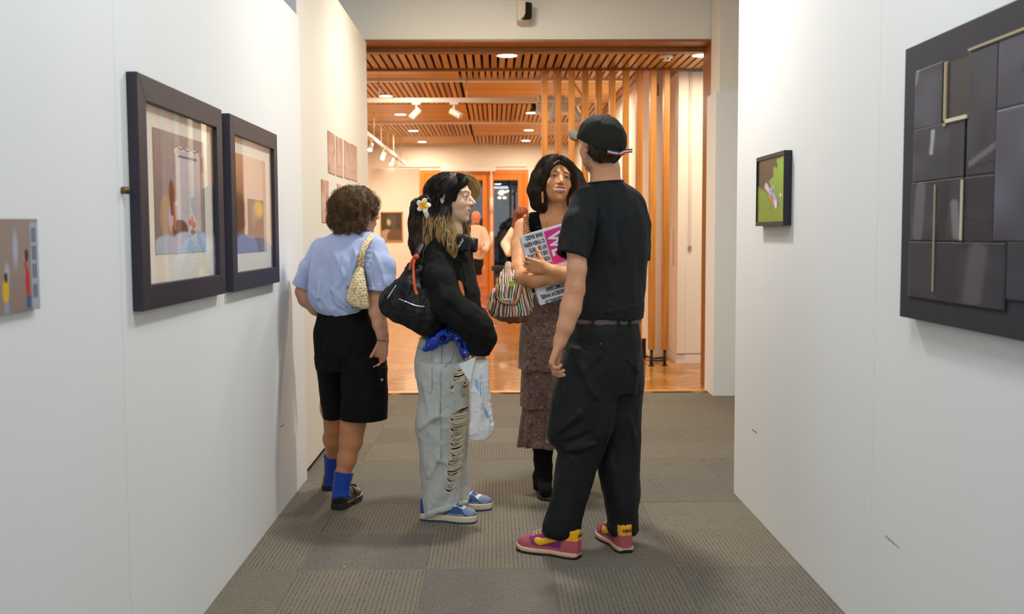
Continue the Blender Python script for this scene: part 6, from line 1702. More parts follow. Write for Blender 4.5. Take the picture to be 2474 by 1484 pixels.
# --- tiered skirt
SK = bpy.data.materials.new('floral_chiffon'); SK.use_nodes = True; _n = SK.node_tree.nodes; _l = SK.node_tree.links; _b = _n['Principled BSDF']; _b.inputs['Roughness'].default_value = .85
_tc = _n.new('ShaderNodeTexCoord'); _n1 = _n.new('ShaderNodeTexNoise'); _n1.inputs['Scale'].default_value = 60; _n1.inputs['Detail'].default_value = 6; _n1.inputs['Roughness'].default_value = .75; _n1.inputs['Distortion'].default_value = 1.2; _l.new(_tc.outputs['Object'], _n1.inputs[0])
_cr = _n.new('ShaderNodeValToRGB'); _l.new(_n1.outputs['Fac'], _cr.inputs[0])
_e = _cr.color_ramp.elements; _e[0].position = .36; _e[0].color = (*S(40, 30, 34), 1); _e[1].position = .74; _e[1].color = (*S(196, 170, 138), 1)
for p_, c_ in ((.44, (88, 62, 62)), (.51, (126, 92, 84)), (.56, (90, 74, 62)), (.61, (160, 128, 104))):
    q_ = _e.new(p_); q_.color = (*S(*c_), 1)
_l.new(_cr.outputs[0], _b.inputs['Base Color']); _b.inputs['Sheen Weight'].default_value = .2
sk_rows = [[(705, 1284, 1392, 5.275, .10), (760, 1262, 1412, 5.27, .125), (820, 1254, 1428, 5.27, .145), (892, 1249, 1440, 5.27, .155)],
           [(868, 1262, 1428, 5.27, .135), (930, 1256, 1436, 5.27, .148), (982, 1254, 1440, 5.27, .152)],
           [(955, 1266, 1426, 5.27, .130), (1020, 1258, 1434, 5.27, .142), (1076, 1252, 1440, 5.27, .150)]]
for k, rows in enumerate(sk_rows):
    zb = P(1340, rows[-1][0], 5.27)[2]; zt = P(1340, rows[0][0], 5.27)[2]; cx_ = P(1345, 900, 5.27)[0]
    def tier(X, rows=rows, zb=zb, zt=zt, k=k):
        th = np.arctan2(X[:, 1] - 5.27, X[:, 0] - cx_); t = np.clip((zt - X[:, 2]) / (zt - zb), 0, 1)
        d = loft(X, rp(rows), cap=.003); ruf = np.sin(th * (9, 7, 16)[k] + 2 * vnoise(X * np.array([1, 1, .1], np.float32), .1)) * (.006, .006, .009)[k] * t
        d = d - ruf + .003 * vnoise(X, .05) * t
        d = np.maximum(d, zb + .012 * np.sin(th * 3 + k) * .6 - X[:, 2])
        return np.maximum(d, -np.maximum(d + .008, X[:, 2] - zb - .06))
    o = sdfobj('skirt_tier', tier, *bounds([P(1250, rows[0][0], 5.12), P(1440, rows[-1][0] + 6, 5.42)], .03), .0042, SK, smi)
# --- black boots
BOOT = mat('black_suede_boot', S(8, 8, 9), .85, bump=(300, .2, .001), spec=.2)
def boot(name, cx_, d_, label, toe):
    e = empty(name, P(cx_, 1215, d_) * [1, 1, 0], label=label, cat='boot')
    def f(X):
        d = loft(X, rp([(1074, cx_ - 26, cx_ + 26, d_, .058), (1108, cx_ - 22, cx_ + 24, d_, .053), (1136, cx_ - 20, cx_ + 23, d_, .050), (1146, cx_ - 22, cx_ + 22, d_, .050), (1182, cx_ - 23, cx_ + 20, d_, .048)]), cap=.006)
        a = P(cx_, 1190, d_); a[2] = .075; b = np.array([a[0] + toe[0], a[1] + toe[1], .040]); d = smin(d, rc(X, a, b, .040, .032), .03)
        d = np.maximum(d, .016 - X[:, 2])
        d = d + .0022 * np.sin(X[:, 2] * 75 + X[:, 0] * 25) * np.clip((.30 - X[:, 2]) / .1, 0, 1) * np.clip((X[:, 2] - .06) / .05, 0, 1) + .002 * vnoise(X, .03)
        return d
    lo, hi = bounds([P(cx_ - 30, 1070, d_), P(cx_ + 30, 1200, d_)], .06); lo[1] = d_ - .28; lo[2] = .0; hi[1] = d_ + .12
    sdfobj('shaft', f, lo, hi, .004, BOOT, e)
    a = P(cx_, 1190, d_); R, O, L = shoe_frame(np.array([a[0] + toe[0] * 1.22, a[1] + toe[1] * 1.22]), np.array([a[0] - toe[0] * .28, a[1] - toe[1] * .28]))
    V, Q = surfnet(lambda q: sole_sdf(q, L, .041, 0, .020, 1, r=.004), (-.06, -.01, -.005), (.06, L + .01, .04), .003); mesh('sole', V @ R.T + O, Q, mat('tan_welt', S(52, 42, 32), .6), e, smooth=True)
boot('boot', 1311, 5.25, 'tall black boot under the left side of the floral skirt', (0.01, -.16))
boot('boot', 1378, 5.28, 'tall black boot of the smiling woman mostly hidden behind the tall man', (0.03, -.14))

# --- papers held against the chest
PAP = mat('paper', S(226, 226, 236), .7); PAPG = mat('paper_grey', S(206, 206, 216), .7); INK = mat('ink', S(22, 20, 34), .6); MAG = mat('magenta_print', S(222, 36, 142), .5)
def paper(name, corner_px, d_, thick, label, group=None, m=PAP, tilt=(0, 0)):
    """corner_px TL, TR, BR, BL"""
    e = empty(name, P(*corner_px[0], d_), label=label, cat='paper', group=group)
    A = [P(x_, y_, d_ + dd) for (x_, y_), dd in zip(corner_px, (0.0 + tilt[0], 0.0 + tilt[1], tilt[1], tilt[0]))]
    A = np.array(A); n = unit(np.cross(A[1] - A[0], A[3] - A[0])); n = n if n[1] > 0 else -n
    V = np.vstack([A, A + n * thick]); Fc = [(0, 3, 2, 1), (4, 5, 6, 7), (0, 1, 5, 4), (1, 2, 6, 5), (2, 3, 7, 6), (3, 0, 4, 7)]
    mesh('sheet', V, Fc, m, e); return e, A
TL, TR, BR, BL = (1256, 573), (1384, 536), (1436, 702), (1305, 738)
pst = 5.005
e0, A0 = paper('paper', [(1254, 577), (1378, 541), (1430, 702), (1302, 735)], pst + .012, .0015, 'rear white sheet peeking out at the left edge of the papers', m=PAPG)
e1, A1 = paper('paper', [(1258, 569), (1388, 531), (1436, 700), (1308, 733)], pst + .006, .0015, 'middle white sheet whose top edge shows above the printed front page')
e2, A2 = paper('newspaper', [TL, TR, BR, BL], pst, .003, 'white broadsheet with upside-down black capitals hugged by the smiling woman')
xd = unit(A2[1] - A2[0]); yd = unit(A2[3] - A2[0]); yd = unit(yd - yd.dot(xd) * xd); nn = -np.cross(xd, yd); nn = nn if nn[1] < 0 else -nn
W_ = np.linalg.norm(A2[1] - A2[0])
def line(s, px_, py_, size, **k):
    """upside-down text whose top left as seen (the line's end) sits at the pixel"""
    p = P(px_, py_, pst); p = A2[0] + xd * (p - A2[0]).dot(xd) + yd * (p - A2[0]).dot(yd) + nn * .0012
    text('lettering', s, size, p, -xd, yd, INK, e2, sx=.56, bold=.0009, **k)
# (right end as seen = start of the line)
for s, px_, py_ in (('RINK BASED', 1309, 561), ('O THEN REFIN', 1314, 576), ('NY EXPERTS', 1319, 590), ('USE OUR LAYERS', 1323, 604), ('FONTS', 1327, 618), ('PRINT N', 1333, 632), ('EXTENDED DESKTOP', 1362, 668), ('COMIC SANS', 1362, 683), ('RAINBOW WHEEL', 1366, 697), ('BY KERNING OF', 1370, 711)):
    line(s, px_, py_, .0275)
e3, A3 = paper('booklet', [(1314, 560), (1386, 538), (1410, 614), (1337, 640)], pst - .006, .003, 'magenta booklet with big white letters lying on the newspaper', m=MAG)
xd3 = unit(A3[1] - A3[0]); yd3 = unit(A3[3] - A3[0]); yd3 = unit(yd3 - yd3.dot(xd3) * xd3); WHT = mat('print_white', S(236, 232, 240), .5)
p = P(1322, 567, pst - .006) + nn * .0014
text('lettering', 'WE', .088, p, yd3, -nn * 0 + np.cross(yd3, nn) * (1 if np.cross(yd3, nn).dot(xd3) > 0 else -1) if False else xd3, WHT, e3, sx=.80, bold=.003)

# --- striped slouchy handbag
sbag = empty('striped_handbag', P(1235, 710, 5.10), label='striped canvas handbag with tan leather flap and braided strap on the smiling woman', cat='bag')
STR = bpy.data.materials.new('striped_canvas'); STR.use_nodes = True; _n = STR.node_tree.nodes; _l = STR.node_tree.links; _b = _n['Principled BSDF']; _b.inputs['Roughness'].default_value = .8
_a = _n.new('ShaderNodeAttribute'); _a.attribute_name = 'Col'; _sx = _n.new('ShaderNodeSeparateColor'); _l.new(_a.outputs['Color'], _sx.inputs[0])
_cr = _n.new('ShaderNodeValToRGB'); _cr.color_ramp.interpolation = 'CONSTANT'; _l.new(_sx.outputs[0], _cr.inputs[0]); _l.new(_cr.outputs[0], _b.inputs['Base Color'])
cols_ = [(214, 206, 176), (150, 44, 52), (216, 208, 178), (226, 118, 58), (236, 232, 216), (38, 82, 108), (196, 204, 160), (62, 46, 44), (222, 214, 188), (88, 124, 92), (236, 226, 206), (168, 52, 58), (120, 152, 160), (228, 218, 190), (226, 128, 66), (46, 38, 44), (214, 210, 180), (70, 112, 128), (232, 222, 200), (178, 62, 56), (150, 160, 110), (58, 44, 44), (226, 216, 190), (224, 150, 120), (40, 92, 112), (230, 226, 206), (190, 80, 50), (96, 84, 64), (208, 206, 168), (140, 40, 48), (228, 222, 200), (48, 64, 76)]
_e = _cr.color_ramp.elements; _e[0].position = 0; _e[0].color = (*S(*cols_[0]), 1); _e[1].position = 1 / 32; _e[1].color = (*S(*cols_[1]), 1)
for i in range(2, 32): q_ = _e.new(i / 32); q_.color = (*S(*cols_[i]), 1)
def sbf(X):
    d = loft(X, rp([(632, 1222, 1236, 5.13, .02), (650, 1214, 1246, 5.12, .035), (672, 1204, 1262, 5.10, .06), (690, 1194, 1282, 5.09, .075), (715, 1184, 1288, 5.09, .085), (745, 1177, 1287, 5.09, .088), (762, 1186, 1280, 5.09, .080), (777, 1212, 1272, 5.09, .060)]), cap=.012)
    g = np.sin((X[:, 0] - P(1235, 700, 5.09)[0]) * 150 / (1 + 0 * X[:, 2]) + 2 * vnoise(X, .05)); d = d + .0028 * g + .004 * vnoise(X, .03)
    px = P
    return folds(X, d, [(px(1192, 700, 5.0), px(1182, 745, 5.0), .01, -.006), (px(1200, 730, 4.99), px(1196, 765, 5.0), .008, -.007), (px(1275, 700, 5.0), px(1270, 760, 5.0), .010, .006), (px(1262, 700, 4.99), px(1258, 750, 4.99), .008, -.006), (px(1225, 640, 5.08), px(1205, 700, 5.02), .01, .006)])
def sbcol(V):
    a = P(1228, 560, 5.09); dx = V[:, 0] - a[0]; dz = a[2] - V[:, 2]; t = np.arctan2(dx, dz) * 1.9 + (V[:, 1] - 5.05) * .8 + .02 * vnoise(V, .03)
    C = np.zeros((len(V), 3)); C[:, 0] = (t * .9) % 1.0; return C
V, Q = surfnet(sbf, *bounds([P(1175, 628, 5.0), P(1290, 782, 5.2)], .03), .0028)
# split colour attribute seams: lower leather base is a part of its own
o = mesh('bag_body', V, Q, STR, sbag, smooth=True, colors=sbcol(V))
LEA = mat('tan_leather', S(172, 98, 46), .45, bump=(200, .2, .001))
def sbase(X):
    d = sbf(X) - .003; z1 = P(1235, 764, 5.09)[2]; return np.maximum(d, X[:, 2] - z1 - .05 * (X[:, 0] - P(1200, 764, 5.09)[0]))
sdfobj('leather_base', sbase, *bounds([P(1175, 745, 5.0), P(1290, 784, 5.2)], .03), .003, mat('brown_leather', S(112, 66, 38), .5), sbag)
def bagquad(name, outline, m, off, parent, inner=None):
    """a strip of leather following the bag: outline in pixels, filled grid between left and right edges"""
    V = [onbody(x_, y_, sbf, 4.85, 5.2, off) for x_, y_ in outline]
    o = mesh(name, V, [tuple(range(len(V)))], m, parent); return o
fl = [(1203, 690), (1200, 712), (1203, 722), (1212, 731), (1226, 735), (1240, 736), (1249, 733), (1254, 722), (1262, 694)]
fp = smoothpath([(x_, y_, 0) for x_, y_ in fl], 4)[:, :2]
tube('flap_binding', [onbody(x_, y_, sbf, 4.85, 5.2, .007) for x_, y_ in fp], .0095, LEA, sbag, seg=8, flat=.45)
V = []; C = []
nu, nv = 24, 20
for j in range(nv + 1):
    yy = 688 + 44 * j / nv; l = np.interp(yy, [688, 712, 722, 732], [1204, 1201, 1204, 1214]); r = np.interp(yy, [688, 712, 722, 732], [1261, 1256, 1253, 1246])
    for i in range(nu + 1): V.append(onbody(l + (r - l) * i / nu, yy, sbf, 4.85, 5.2, .006))
V = np.array(V); V[:, 1] = V[:, 1].reshape(nv + 1, nu + 1).mean(1, keepdims=True).repeat(nu + 1, 1).ravel() * .3 + V[:, 1] * .7
idx = np.arange((nu + 1) * (nv + 1)).reshape(nv + 1, nu + 1); Q = np.stack([idx[:-1, :-1], idx[1:, :-1], idx[1:, 1:], idx[:-1, 1:]], -1).reshape(-1, 4)
CC = np.zeros((len(V), 3)); CC[:, 0] = (np.tile(np.linspace(0, 1, nu + 1), nv + 1) * .55 + .2) % 1; mesh('flap', V, Q, STR, sbag, smooth=True, colors=CC)
c_ = onbody(1225, 725, sbf, 4.85, 5.2, .013); o = mesh('name_plate', *[np.array(boxvf(-.021, .021, -.002, .002, -.006, .006)[0]) + c_, boxvf(0, 1, 0, 1, 0, 1)[1]], mat('plate_metal', S(150, 140, 128), .3, metal=.8), sbag); bev(o, .002)
tube('zip_pull', [P(1242, 655, 5.03), P(1240, 668, 5.0), P(1241, 678, 4.99)], .006, mat('pull_chrome', S(200, 196, 190), .25, metal=.9), sbag, seg=6)
bev(box('green_tag', *(lambda q: (q[0] - .010, q[0] + .012, q[1] - .002, q[1] + .002, q[2] - .018, q[2] + .012))(P(1236, 684, 4.985)), mat('lime_plastic', S(164, 206, 40), .4), sbag), .002)
# braided strap over the shoulder
BR = mat('braided_leather', S(178, 108, 64), .4)
for k in range(3):
    path = smoothpath([P(1232, 648, 5.14), P(1244, 640, 5.10), P(1266, 590, 5.16), P(1272, 560, 5.165), P(1272, 538, 5.195), P(1270, 524, 5.245), P(1268, 528, 5.30)], 14)
    n = len(path); s = np.linspace(0, 1, n) * 46; T = np.gradient(path, axis=0); T /= np.linalg.norm(T, axis=1)[:, None]; U = np.cross(T, [0, 1, 0]); U /= np.linalg.norm(U, axis=1)[:, None]; W = np.cross(T, U)
    ph = k * 2 * math.pi / 3; pth = path + U * (.0085 * np.sin(s + ph))[:, None] + W * (.004 * np.sin(2 * (s + ph)))[:, None]
    tube('strap_strand', pth, .0058, BR, sbag, seg=8)
# ================================================================== person in the light blue shirt, from behind
blu = empty('person', P(845, 1225, 5.02) * [1, 1, 0], label='curly-haired person in a light blue short-sleeved shirt and black knee-length shorts, from behind', cat='person')
bO = P(868, 508, 5.06); bR = frameR((0.80, 0.60, -0.04)); bRf = bR.astype(np.float32); bOf = bO.astype(np.float32); bs = 1.02
b_loc = lambda X: ((X - bOf) @ bRf) * bs
bskin = S(214, 160, 128)
bw = P(926, 822, 4.93)
def b_neck(X):
    d = chain(X, [(P(858, 530, 5.06), .050), (P(853, 560, 5.06), .052), (P(850, 580, 5.07), .06)], .02)
    return smin(d, chain(X, [(P(800, 602, 5.11), .038), (P(850, 588, 5.07), .05), (P(896, 602, 5.02), .038)]), .04)
def b_arms(X):
    a = chain(X, [(P(908, 615, 4.99), .042), (P(916, 680, 4.95), .044), (P(913, 725, 4.94), .040), (P(912, 752, 4.94), .040), (P(918, 785, 4.935), .033), (P(924, 808, 4.93), .026), (bw, .023)], .02)
    b = chain(X, [(P(775, 612, 5.15), .040), (P(739, 680, 5.20), .034), (P(731, 705, 5.21), .034), (P(738, 724, 5.21), .034), (P(762, 748, 5.20), .027), (P(790, 762, 5.24), .024), (P(830, 765, 5.26), .022)], .02)
    return a, b
def b_hand(X):
    return smin(b_arms(X)[0], hand_sdf(X, bw, (-.14, .05, -.95), (-.90, .45, .05), False, curl=(.35, .55, .4), s=.86, thumb=(.35, .05), percurl=(.8, .9, 1, 1.1)), .01)
def b_body(X):
    a, b = b_arms(X); d = smin(smin(b_neck(X), a, .02), b, .02)
    d = smin(d, loft(X, rp([(590, 790, 900, 5.07, .08), (650, 775, 890, 5.07, .10), (740, 785, 880, 5.06, .09), (800, 778, 895, 5.06, .11), (870, 785, 905, 5.06, .11)])), .03)
    for J in ([(P(810, 880, 5.12), .085), (P(806, 985, 5.14), .062), (P(808, 1030, 5.17), .047), (P(806, 1060, 5.22), .049), (P(803, 1110, 5.30), .032), (P(800, 1160, 5.33), .029)],
              [(P(868, 880, 5.02), .088), (P(860, 985, 5.0), .066), (P(852, 1030, 4.99), .056), (P(848, 1065, 4.99), .051), (P(838, 1110, 4.98), .042), (P(827, 1150, 4.97), .032), (P(824, 1190, 4.96), .031)]):
        d = smin(d, chain(X, J, .03), .012)
    return d
def b_headf(X): return smin(head_sdf(b_loc(X), smile=.2, lids=False) / bs, b_neck(X), .018)
def b_col(X):
    q = b_loc(X); C = head_col(q, bskin, S(190, 110, 98), S(70, 46, 30), blush=.22, liner=False); C[np.linalg.norm(q, axis=1) > .17] = bskin
    lg = X[:, 2] < P(850, 1000, 5)[2]; C[lg] = S(198, 134, 92)
    r = .35 * np.exp(-(np.linalg.norm(X - P(903, 722, 4.9).astype(np.float32), axis=1) / .025) ** 2) + .35 * np.exp(-(np.linalg.norm(X - P(917, 870, 4.93).astype(np.float32), axis=1) / .05) ** 2) + .5 * np.exp(-(np.linalg.norm(X - P(887, 515, 4.99).astype(np.float32), axis=1) / .025) ** 2)
    r = np.clip(r, 0, 1); C = C * (1 - r[:, None]) + S(204, 116, 92) * r[:, None]; return C * (1 + .04 * vnoise(X, .025))[:, None]
bb = bounds([bO], .145); bb[0][2] -= .02
body_mesh('body', blu, SKINM, b_body, b_col, *bounds([P(715, 580, 5.1), P(940, 1230, 4.95), P(800, 1180, 5.35), P(900, 700, 4.9)], .06), .006,
          [(lambda X: np.minimum(b_headf(X), b_body(X)), bb[0], bb[1], .0026), (b_hand, *bounds([bw + [-.01, 0, -.06]], .09), .0021)])
# --- shirt
SHI = mat('blue_chambray', S(176, 190, 228), .8, bump=(600, .2, .0008), var=(14, .03))
def shirt(X):
    b = loft(X, rp([(556, 818, 890, 5.06, .062), (566, 798, 908, 5.06, .082), (582, 772, 930, 5.06, .105), (610, 758, 932, 5.06, .128), (650, 748, 920, 5.06, .14), (700, 742, 906, 5.06, .145), (728, 746, 898, 5.06, .145), (748, 760, 890, 5.06, .135), (762, 776, 884, 5.06, .12)]), cap=.012)
    s2 = chain(X, [(P(903, 600, 4.99), .062), (P(918, 645, 4.96), .070), (P(923, 712, 4.94), .071)], .02)
    s2 = hem_cut(X, s2, P(922, 702, 4.94), (.02, 0, -1), .018, .035)
    s1 = chain(X, [(P(778, 602, 5.13), .056), (P(750, 650, 5.18), .056), (P(726, 698, 5.21), .052)], .02)
    s1 = hem_cut(X, s1, P(725, 690, 5.2), P(722, 696, 5.21) - P(752, 640, 5.18) + np.array([.015, 0, 0]), .018, .035)
    d = smin(smin(b, s2, .018), s1, .022)
    px = P
    d = folds2(X, d, [(px(775, 600, 4.93), px(765, 720, 4.92), .018, .012), (px(790, 640, 4.92), px(800, 740, 4.92), .016, -.012), (px(800, 700, 4.92), px(850, 745, 4.92), .013, .013), (px(790, 720, 4.92), px(830, 755, 4.93), .010, -.010),
        (px(868, 610, 4.92), px(840, 690, 4.91), .014, .010), (px(868, 640, 4.91), px(820, 700, 4.91), .012, -.008), (px(800, 600, 4.92), px(840, 690, 4.90), .020, .006), (px(880, 680, 4.90), px(845, 735, 4.92), .010, .009),
        (px(890, 640, 4.90), px(900, 700, 4.87), .010, .009), (px(893, 640, 4.90), px(888, 690, 4.88), .009, -.012), (px(905, 610, 4.90), px(935, 690, 4.87), .014, .006), (px(750, 640, 5.10), px(740, 700, 5.14), .012, -.007),
        (px(825, 600, 4.92), px(815, 660, 4.91), .013, -.006), (px(775, 745, 4.95), px(870, 748, 4.94), .008, .006), (px(745, 690, 4.95), px(775, 745, 4.95), .010, .009), (px(855, 585, 4.93), px(862, 660, 4.91), .012, .006)])
    # yoke seam
    e = np.minimum(rc(X, P(785, 582, 4.95), P(845, 592, 4.93), 0, 0), rc(X, P(845, 592, 4.93), P(905, 600, 4.95), 0, 0)); d = d + .0018 * np.exp(-(e / .0035) ** 2)
    hz = P(922, 702, 4.94)[2]; d = d + .0012 * np.exp(-((X[:, 2] - hz - .022) / .002) ** 2) * (X[:, 0] > P(888, 700, 5)[0])
    # gathers under the yoke and at the armhole
    g = np.exp(-(rc(X, P(885, 595, 4.93), P(892, 640, 4.92), 0, 0) / .02) ** 2); d = d + .003 * g * np.sin(X[:, 2] * 260)
    d = d + .006 * vnoise(X * np.array([1, 1, .6], np.float32), .05) + .0022 * vnoise(X * np.array([1, 1, .7], np.float32), .02)
    return np.maximum(d, -chain(X, [(P(855, 556, 5.06), .052), (P(858, 530, 5.06), .07)]))
sdfobj('shirt', shirt, *bounds([P(745, 548, 4.95), P(955, 768, 4.95), P(712, 700, 5.2), P(850, 640, 5.2), P(850, 640, 4.90)], .05), .0040, SHI, blu)
# stand and fold of the collar
V = []; Fc = []; n = 36
for i in range(n):
    a = 2 * math.pi * i / n; op = 0.0
    for r_, z in ((.055, .030), (.059, .032), (.069, -.004), (.066, -.006)):
        c = P(853, 556, 5.06); V.append(c + [r_ * math.cos(a) * 1.02, r_ * math.sin(a) * .98, z - .012 * math.sin(a - .6) + .004 * math.sin(3 * a)])
for i in range(n):
    j = (i + 1) % n
    for k in range(4): Fc.append((i * 4 + k, i * 4 + (k + 1) % 4, j * 4 + (k + 1) % 4, j * 4 + k))
mesh('collar', V, Fc, SHI, blu, smooth=True)
# --- shorts
SHO = mat('black_workwear', S(10, 11, 12), .85, bump=(600, .25, .001), spec=.2, var=(6, .15))
def shorts(X):
    h = loft(X, rp([(742, 772, 894, 5.06, .115), (765, 766, 904, 5.06, .125), (800, 758, 918, 5.06, .15), (850, 760, 929, 5.06, .16), (890, 765, 934, 5.06, .15)]), cap=.008)
    l = loft(X, rp([(860, 762, 850, 5.12, .13), (900, 767, 845, 5.12, .125), (950, 773, 836, 5.13, .11), (1000, 780, 833, 5.14, .105), (1018, 784, 834, 5.14, .10)]), cap=.004)
    r = loft(X, rp([(860, 820, 932, 5.01, .13), (900, 822, 935, 5.01, .13), (950, 824, 937, 5.0, .12), (1000, 824, 937, 5.0, .12), (1030, 825, 934, 5.0, .12)]), cap=.004)
    d = smin(h, np.minimum(l, r), .025)
    px = P
    d = folds(X, d, [(px(828, 870, 4.90), px(828, 1010, 4.90), .010, -.012), (px(850, 880, 4.88), px(880, 930, 4.87), .016, .009), (px(790, 820, 4.91), px(780, 930, 4.95), .016, .007), (px(860, 960, 4.87), px(930, 980, 4.88), .016, .007),
        (px(840, 850, 4.89), px(800, 900, 4.93), .014, .007), (px(830, 990, 4.88), px(850, 900, 4.87), .012, .006), (px(900, 800, 4.92), px(870, 870, 4.89), .014, -.006), (px(785, 990, 5.03), px(825, 1000, 5.02), .01, .006)])
    d = d + .0035 * vnoise(X, .05)
    zl = P(808, 1012, 5.1)[2]; zr = P(880, 1021, 4.9)[2]; left = X[:, 0] < P(826, 1000, 5.0)[0]
    hh2 = np.where(left, zl - X[:, 2], zr - X[:, 2]); d = np.maximum(d, hh2)
    d = d + .0012 * np.exp(-((hh2 + .018) / .002) ** 2)
    return np.maximum(d, -np.maximum(d + .009, -(hh2 + .06)))
sdfobj('shorts', shorts, *bounds([P(760, 740, 5.06), P(936, 1030, 4.95), P(800, 900, 4.9), P(800, 900, 5.25)], .04), .0044, SHO, blu)
pc = P(923, 918, 4.885); tube('pocket_stud', [pc, pc - [0, .004, 0]], .008, mat('stud_brass', S(176, 160, 130), .35, metal=.7), blu, seg=6)
box('thigh_pocket', *(lambda q: (q[0] - .020, q[0] + .022, q[1] - .004, q[1] + .02, q[2] - .075, q[2] + .026))(P(920, 900, 4.905)), SHO, blu, bw=.004)
# bracelet
tube('bracelet', [bw + [.026 * math.cos(a), .024 * math.sin(a), -.001 - .004 * math.cos(a)] for a in np.linspace(0, 2 * math.pi, 25)], .0022, SOCKB, blu, seg=6)
tube('earring', [P(893, 533, 4.975), P(893, 541, 4.975)], .0022, GOLD, blu, seg=6)
# --- socks and loafers
SOC = mat('blue_rib_sock', S(14, 62, 158), .85, bump=(220, .4, .002, (1, 1, .05)), sheen=.3)
def sock(pts):
    p = np.array([P(x_, y_, d_) for x_, y_, d_, _ in pts]); r = np.array([q[3] for q in pts]); W = smoothpath(np.hstack([p, r[:, None]]), 7); s = np.arange(len(W)); tube('sock', W[:, :3], W[:, 3] + .004 + .0012 * np.sin(s * 1.9), SOC, blu, seg=24)
sock([(803, 1099, 5.285, .040), (802, 1125, 5.31, .036), (801, 1150, 5.33, .035), (800, 1172, 5.335, .036)])
sock([(831, 1141, 4.965, .044), (827, 1165, 4.96, .039), (824, 1186, 4.955, .040), (825, 1205, 4.94, .044)])
LOA = mat('black_patent', S(16, 15, 17), .18, coat=.5, bump=(8, .1, .004))
def loafer(name, toe, heel, side, label):
    R, O, L = shoe_frame(toe, heel); L = .262; e = empty(name, O, label=label, cat='shoe'); up = lambda q: shoe_upper(q, L, .049, .030, .068, side)
    f = lambda q: np.maximum(up(q), -ell(q, (0, .075, .115), (.032, .068, .060)))
    V, Q = surfnet(f, (-.07, -.01, .018), (.07, L + .01, .12), .0026); mesh('upper', V @ R.T + O, Q, LOA, e, smooth=True)
    V, Q = surfnet(lambda q: np.maximum(sole_sdf(q, L, .053, 0, .032, side, r=.004), -(np.maximum(np.abs(q[:, 1] - .095) - .020, q[:, 2] - .012))), (-.07, -.01, -.004), (.07, L + .01, .05), .003); mesh('sole', V @ R.T + O, Q, mat('brown_rubber', S(40, 30, 22), .4, coat=.3), e, smooth=True)
    V, Q = surfnet(lambda q: np.maximum(np.abs(up(q)) - .004, np.maximum(np.abs(q[:, 1] - .148) - .014, .045 - q[:, 2])), (-.06, .12, .03), (.06, .18, .12), .0024); mesh('strap', V @ R.T + O, Q, LOA, e, smooth=True)
    for s_ in (-1, 1):
        t0 = np.array([.004 * s_, .158, .084]); tube('tassel', smoothpath([t0, t0 + [.010 * s_, .014, .002], t0 + [.014 * s_, .030, -.010]], 4) @ R.T + O, .006, LOA, e, seg=8)
    return e
loafer('shoe', gp(866, 1202), gp(812, 1233), 1, 'black loafer nearest the left wall corner in front, under the right blue sock')
loafer('shoe', gp(822, 1160), gp(792, 1187), -1, 'farther black loafer half behind, under the left blue sock')
# --- curly hair
bhair = S(104, 78, 50)
def b_hv(X):
    q = b_loc(X); d = ell(q, (0, -.028, .026), (.098, .108, .090))
    d = smin(d, chain(X, [(P(822, 500, 5.03), .045), (P(818, 530, 5.02), .038), (P(830, 545, 5.0), .030), (P(855, 548, 4.99), .026), (P(872, 540, 4.99), .022)], .02), .03)
    d = smax(d, q[:, 1] - .060 - .3 * q[:, 2], .01); d = np.maximum(d, -.100 - q[:, 2])
    d = np.maximum(d, -ell(mir(q), (.094, .022, -.030), (.045, .042, .044)))
    return d + .008 * vnoise(X, .020) + .004 * vnoise(X, .010)
def b_hcol(p3):
    sh = p3.shape; X = p3.reshape(-1, 3); C = np.tile(bhair, (len(X), 1)) * (1 + .5 * vnoise(X, .006))[:, None]; w_ = np.clip((vnoise(X + 3, .015) - .1) / .5, 0, 1)[:, None] * .45; return (C * (1 - w_) + S(150, 122, 84) * w_).reshape(sh)
bbb = bounds([P(800, 445, 5.0), P(915, 552, 5.0), P(850, 500, 5.18), P(850, 500, 4.9)], .02)
sdfobj('hair', b_hv, bbb[0], bbb[1], .003, HAIRM, blu, col=lambda V: b_hcol(V[None])[0] * .6)
crown = P(862, 452, 5.04).astype(np.float32)
def b_flow(p, t):
    v = p - crown; v = v / (np.linalg.norm(v, axis=1)[:, None] + 1e-6); return v * .6 + np.array([0, 0, -.7]) + .55 * np.stack([vnoise(p, .03), vnoise(p + 3, .03), vnoise(p + 6, .03)], 1)
N_ = 3200; roots = surf_pts(b_hv, bbb[0], bbb[1], N_, 41)
pth, R_ = combed(b_hv, roots, b_flow, 22, .0042, .001 + .008 * np.random.RandomState(2).rand(N_), .0009, curl=.0075, freq=85, seed=3, lift=.012)
strand_mesh('hair_strands', pth, R_, HAIRM, blu, b_hcol)
rs = np.random.RandomState(77)
for i, (x_, y_, dx_, dz_) in enumerate(((816, 512, -.035, -.015), (812, 526, -.03, -.03), (818, 544, -.02, -.02), (906, 480, .025, -.015), (904, 492, .02, -.02), (842, 545, .0, -.015))):
    c = P(x_, y_, 5.02); keys = [c, c + [dx_ * .5, 0, dz_ * .5 + .012], c + [dx_ * .9, .01, dz_], c + [dx_ * .8, .02, dz_ - .02]]
    a, b = lock('x', keys, 22, .010, None, seed=i, wob=.004, rad=.0006); strand_mesh('curl', a, b, HAIRM, blu, lambda p: np.ones(p.shape) * bhair * (.8 + .9 * np.random.RandomState(4).rand(p.shape[0], 1, 1)))
